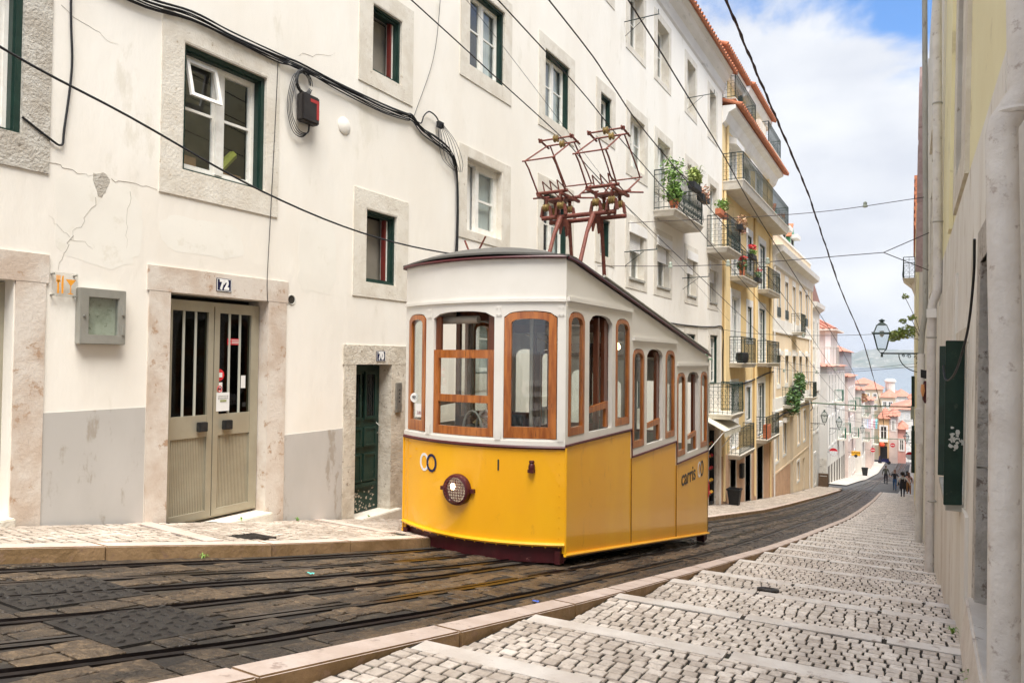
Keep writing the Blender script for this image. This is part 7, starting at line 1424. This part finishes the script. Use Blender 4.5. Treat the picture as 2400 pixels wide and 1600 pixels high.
# ================================================================== PEOPLE
skin_m = mat('skin', (.50, .30, .21), (.46, .27, .19), scale=20, rough=.6); 
def person(x, y, label, face, hgt, top, legs, hair, hairc, pose, shoes=black, longhair=False, female=False, sleeves=True, extra=None, zoff=0.0):
    """one skinned body; joints laid out in body space (x right, y forward, z up) and turned to face"""
    z0 = prof(y) + zoff; s = hgt / 1.72; t = thing('person', (x, y, z0), label, 'person')
    la, ra, ll, rl = pose       # arms: (shoulder swing fwd, elbow bend, out), legs: (hip swing, knee bend)
    J = [('pel', (0, 0, .93), .125 if not female else .13), ('wst', (0, .0, 1.08), .115 if not female else .10), ('cht', (0, .0, 1.28), .145 if not female else .125), ('nk0', (0, 0, 1.44), .075), ('nk1', (0, .01, 1.51), .052), ('hd0', (0, .015, 1.60), .082), ('hd1', (0, .01, 1.70), .07)]
    E_ = [(0, 1), (1, 2), (2, 3), (3, 4), (4, 5), (5, 6)]; P = [j[1] for j in J]; Rr = [j[2] for j in J]
    def addj(p, r_, par_): P.append(p); Rr.append(r_); E_.append((par_, len(P) - 1)); return len(P) - 1
    for sg, A in ((-1, la), (1, ra)):
        sh_ = addj((sg * .165, 0, 1.40), .06, 2); u = A[0]; o = .06 + A[2]; el = (sg * (.19 + o * .6), .27 * math.sin(u), 1.40 - .27 * math.cos(u)); e = addj(el, .042, sh_)
        v = u + A[1]; wr = (el[0] + sg * o * .3, el[1] + .24 * math.sin(v), el[2] - .24 * math.cos(v)); w_ = addj(wr, .03, e); hdn = (wr[0], wr[1] + .08 * math.sin(v), wr[2] - .08 * math.cos(v)); addj(hdn, .034, w_); addj((hdn[0], hdn[1] + .07 * math.sin(v), hdn[2] - .07 * math.cos(v)), .018, len(P) - 1)
    for sg, A in ((-1, ll), (1, rl)):
        hp = addj((sg * .085, 0, .88), .10, 0); kn = (sg * .095, .43 * math.sin(A[0]), .88 - .43 * math.cos(A[0])); k = addj(kn, .062, hp); v = A[0] - A[1]; an = (sg * .095, kn[1] + .40 * math.sin(v), kn[2] - .40 * math.cos(v)); a = addj(an, .042, k); addj((an[0] + sg * .02, an[1] + .13, an[2] - .035), .035, a)
    low = min(p[2] for p in P) - .02
    me = bpy.data.meshes.new('body'); me.from_pydata([(p[0], p[1], p[2] - low) for p in P], E_, []); o = bpy.data.objects.new('tmp_body', me); COL.objects.link(o)
    m1 = o.modifiers.new('s', 'SKIN'); 
    for i, sv_ in enumerate(me.skin_vertices[0].data if me.skin_vertices else []): sv_.radius = (Rr[i], Rr[i]); sv_.use_root = (i == 0)
    if not me.skin_vertices:
        bm = bmesh.new(); bm.from_mesh(me); ly = bm.verts.layers.skin.verify(); bm.verts.ensure_lookup_table()
        for i, v_ in enumerate(bm.verts): v_[ly].radius = (Rr[i], Rr[i]); v_[ly].use_root = (i == 0)
        bm.to_mesh(me); bm.free()
    m2 = o.modifiers.new('u', 'SUBSURF'); m2.levels = m2.render_levels = 2
    me2 = bpy.data.meshes.new_from_object(o.evaluated_get(bpy.context.evaluated_depsgraph_get())); bpy.data.objects.remove(o)
    me2.materials.clear()
    for m_ in (skin_m, top, legs, shoes): me2.materials.append(m_)
    for f in me2.polygons:
        c = f.center; zc = c.z + low; arm_ = abs(c.x) > .2 and zc > .7
        f.material_index = 0 if zc > 1.455 or (arm_ and (zc < .86 or (not sleeves and zc < 1.2))) else 1 if (zc > .98 or arm_) else 3 if c.z < .09 else 2; f.use_smooth = True
    rot = Matrix.Rotation(face, 4, 'Z'); me2.transform(Matrix.Scale(s, 4)); me2.transform(rot)
    body = bpy.data.objects.new('body', me2); me2.name = 'body'; COL.objects.link(body); body.parent = t
    def loc(p): v = rot @ Vector((p[0] * s, p[1] * s, (p[2] - low) * s)); return (v.x + x, v.y + y, v.z + z0)
    mb = MB(); hz_ = 1.675
    n = 12
    for i in range(7):
        for k in range(n):
            ph = math.pi * (i / 6) * .62; a = 2 * math.pi * k / n; rr = hair * math.sin(ph + .02); mb.v.append(loc((rr * math.cos(a), -.012 + rr * 1.08 * math.sin(a) - (.02 if math.sin(a) < 0 else -.0), hz_ + hair * .95 * math.cos(ph) - (.05 if math.sin(a) < -.2 and i == 6 else 0))))
    for i in range(6):
        for k in range(n): mb.f.append((i * n + k, i * n + (k + 1) % n, (i + 1) * n + (k + 1) % n, (i + 1) * n + k))
    if longhair: mb.tube([loc((0, -.06, 1.68)), loc((0, -.11, 1.5)), loc((0, -.12, 1.36))], [hair * .85 * s, hair * .8 * s, hair * .4 * s], 8)
    mb.build('hair', hairc, t, smooth=True)
    fc = MB()                                        # nose, eyes, mouth, ears
    fc.tube([loc((0, .085, 1.655)), loc((0, .105, 1.625))], [.008 * s, .014 * s], 5); [fc.lathe(loc((sg * .088, .01, 1.64)), [(.006, -.02), (.018, 0), (.006, .02)], 6) for sg in (-1, 1)]; fc.build('face_features', skin_m, t, smooth=True)
    ey = MB(); [ey.lathe(loc((sg * .03, .083, 1.66)), [(.003, -.006), (.008, 0), (.003, .006)], 6) for sg in (-1, 1)]; ey.tube([loc((-.022, .088, 1.593)), loc((.022, .088, 1.593))], .005, 4); ey.build('eyes_and_mouth', mat('eye_dark', (.05, .03, .03)), t)
    if extra: extra(t, loc, s)
    return t
blk = mat('black_cloth', (.014, .013, .017), (.02, .018, .024), scale=20, rough=.9); olive = mat('olive_jacket', (.045, .047, .035), (.06, .06, .045), scale=12, rough=.9); jeans = mat('blue_jeans', (.03, .075, .17), (.045, .1, .2), scale=16, rough=.9)
shirt = mat('white_shirt', (.70, .69, .70), (.6, .6, .62), scale=9, rough=.9); pinkc = mat('pink_cloth', (.62, .36, .30), (.55, .30, .25), scale=12, rough=.9); hb = mat('dark_hair', (.012, .009, .008), (.02, .014, .012), scale=40, rough=.7); hbr = mat('brown_hair', (.13, .05, .025), (.09, .035, .02), scale=40, rough=.6); hgr = mat('short_grey_brown_hair', (.10, .06, .045), rough=.8)
ro = -ROADDROP
person(-2.3, 77.2, 'man seen from behind in dark olive jacket and black trousers walking down the street', 0, 1.76, olive, blk, .088, hgr, ((.15, .1, .05), (-.15, .2, .06), (.16, .0), (-.12, .12)), zoff=ro)
def bag(t, loc, s): MB().hexa([loc(p) for p in ((-.36, -.14, .50), (-.20, -.14, .50), (-.20, .16, .50), (-.36, .16, .50), (-.33, -.10, .74), (-.23, -.10, .74), (-.23, .12, .74), (-.33, .12, .74))]).build('handbag', black, t, bevel=.01); MB().tube([loc((-.28, -.08, .73)), loc((-.29, .01, .90)), loc((-.28, .09, .73))], .01, 5).build('bag_strap', black, t)
person(-1.32, 65.9, 'woman facing us in black top and blue jeans carrying a black bag in one hand', R(172), 1.66, blk, jeans, .098, hbr, ((.1, .1, .14), (.5, 1.1, .04), (.2, .1), (-.12, .2)), longhair=True, female=True, sleeves=False, extra=bag, zoff=ro)
def apron(t, loc, s):
    mb = MB()
    for k in range(14):
        a0, a1 = 2 * math.pi * k / 14, 2 * math.pi * (k + 1) / 14; q = []
        for (zz, r_) in ((1.12, .135), (.95, .165), (.62, .20)): q.append([loc((r_ * 1.1 * math.cos(a), r_ * math.sin(a), zz)) for a in (a0, a1)])
        mb.add([q[0][0], q[0][1], q[1][1], q[1][0], q[2][0], q[2][1]], [(0, 1, 2, 3), (3, 2, 5, 4)])
    mb.add([loc(p) for p in ((-.13, -.15, 1.06), (.13, -.15, 1.06), (.10, -.15, 1.42), (.05, -.15, 1.30), (-.05, -.15, 1.30), (-.10, -.15, 1.42))], [(0, 1, 2, 3, 4, 5)]); mb.build('pinafore', blk, t, smooth=True)
person(-.62, 54.2, 'woman from behind with big curly dark hair, white shirt and black pinafore, on the steps', R(-6), 1.62, shirt, blk, .15, hb, ((-.05, .25, .12), (.2, .5, .2), (.12, .0), (-.12, .15)), female=True, extra=apron, zoff=-.04)
person(-.30, 60.5, 'woman in pink and rust clothes with brown hair half hidden by the curly-haired woman', R(8), 1.62, pinkc, mat('rust_skirt', (.3, .14, .06), rough=.9), .10, hbr, ((.1, .1, .1), (.2, .4, .1), (.1, .0), (-.1, .1)), longhair=True, female=True, zoff=-.1)
person(-.42, 64.5, 'farthest woman of the group, long black hair over a dark top, by the right wall', R(0), 1.66, blk, blk, .10, hb, ((.1, .1, .08), (.1, .2, .08), (.1, .0), (-.1, .1)), longhair=True, female=True, zoff=-.1)

# ================================================================== HAZE
hm = bpy.data.materials.new('haze'); hm.use_nodes = True; t_ = hm.node_tree; t_.nodes.clear(); o_n = t_.nodes.new('ShaderNodeOutputMaterial'); pv = t_.nodes.new('ShaderNodeVolumePrincipled')
pv.inputs['Color'].default_value = (.80, .88, 1, 1); pv.inputs['Density'].default_value = .00016; pv.inputs['Anisotropy'].default_value = .3; t_.links.new(pv.outputs[0], o_n.inputs['Volume'])
hz = MB().box(-9500, 9500, -400, 5600, -28.5, 160).build('haze', hm); tag(hz, kind='stuff'); hz['label'] = 'thin pale haze softening the far river bank'; hz['category'] = 'haze'
sc.cycles.volume_bounces = 0

# running gear details and cab fittings
mb = MB()
for y in (7.6, 8.6, 10.7, 11.7): mb.box(R1(9) + .1, R1(9) + .74, y, y + .12, prof(y) - .02, prof(y) + .28)
tag(mb.build('axle_box', black, tram), kind='stuff')
MB().box(-4.6, -4.3, 6.95, 7.2, -1.72, -.78).build('controller', mat('controller_grey', (.07, .075, .07), rough=.4), tram, bevel=.02)
MB().lathe((-4.45, 7.07, -.78), [(.07, 0), (.09, .02), (.06, .05), (.02, .08)], 12).build('controller_top', brass, tram, smooth=True)
for sg in (-1, 1):
    MB().tube([(TX + sg * .6, 7.2, .70), (TX + sg * .6, 8.6, .50)], .014, 6).build('grab_rail', brass, tram)
    MB().tube([(TX + sg * .6, 8.8, .36), (TX + sg * .6, 10.5, .10)], .014, 6).build('grab_rail', brass, tram)
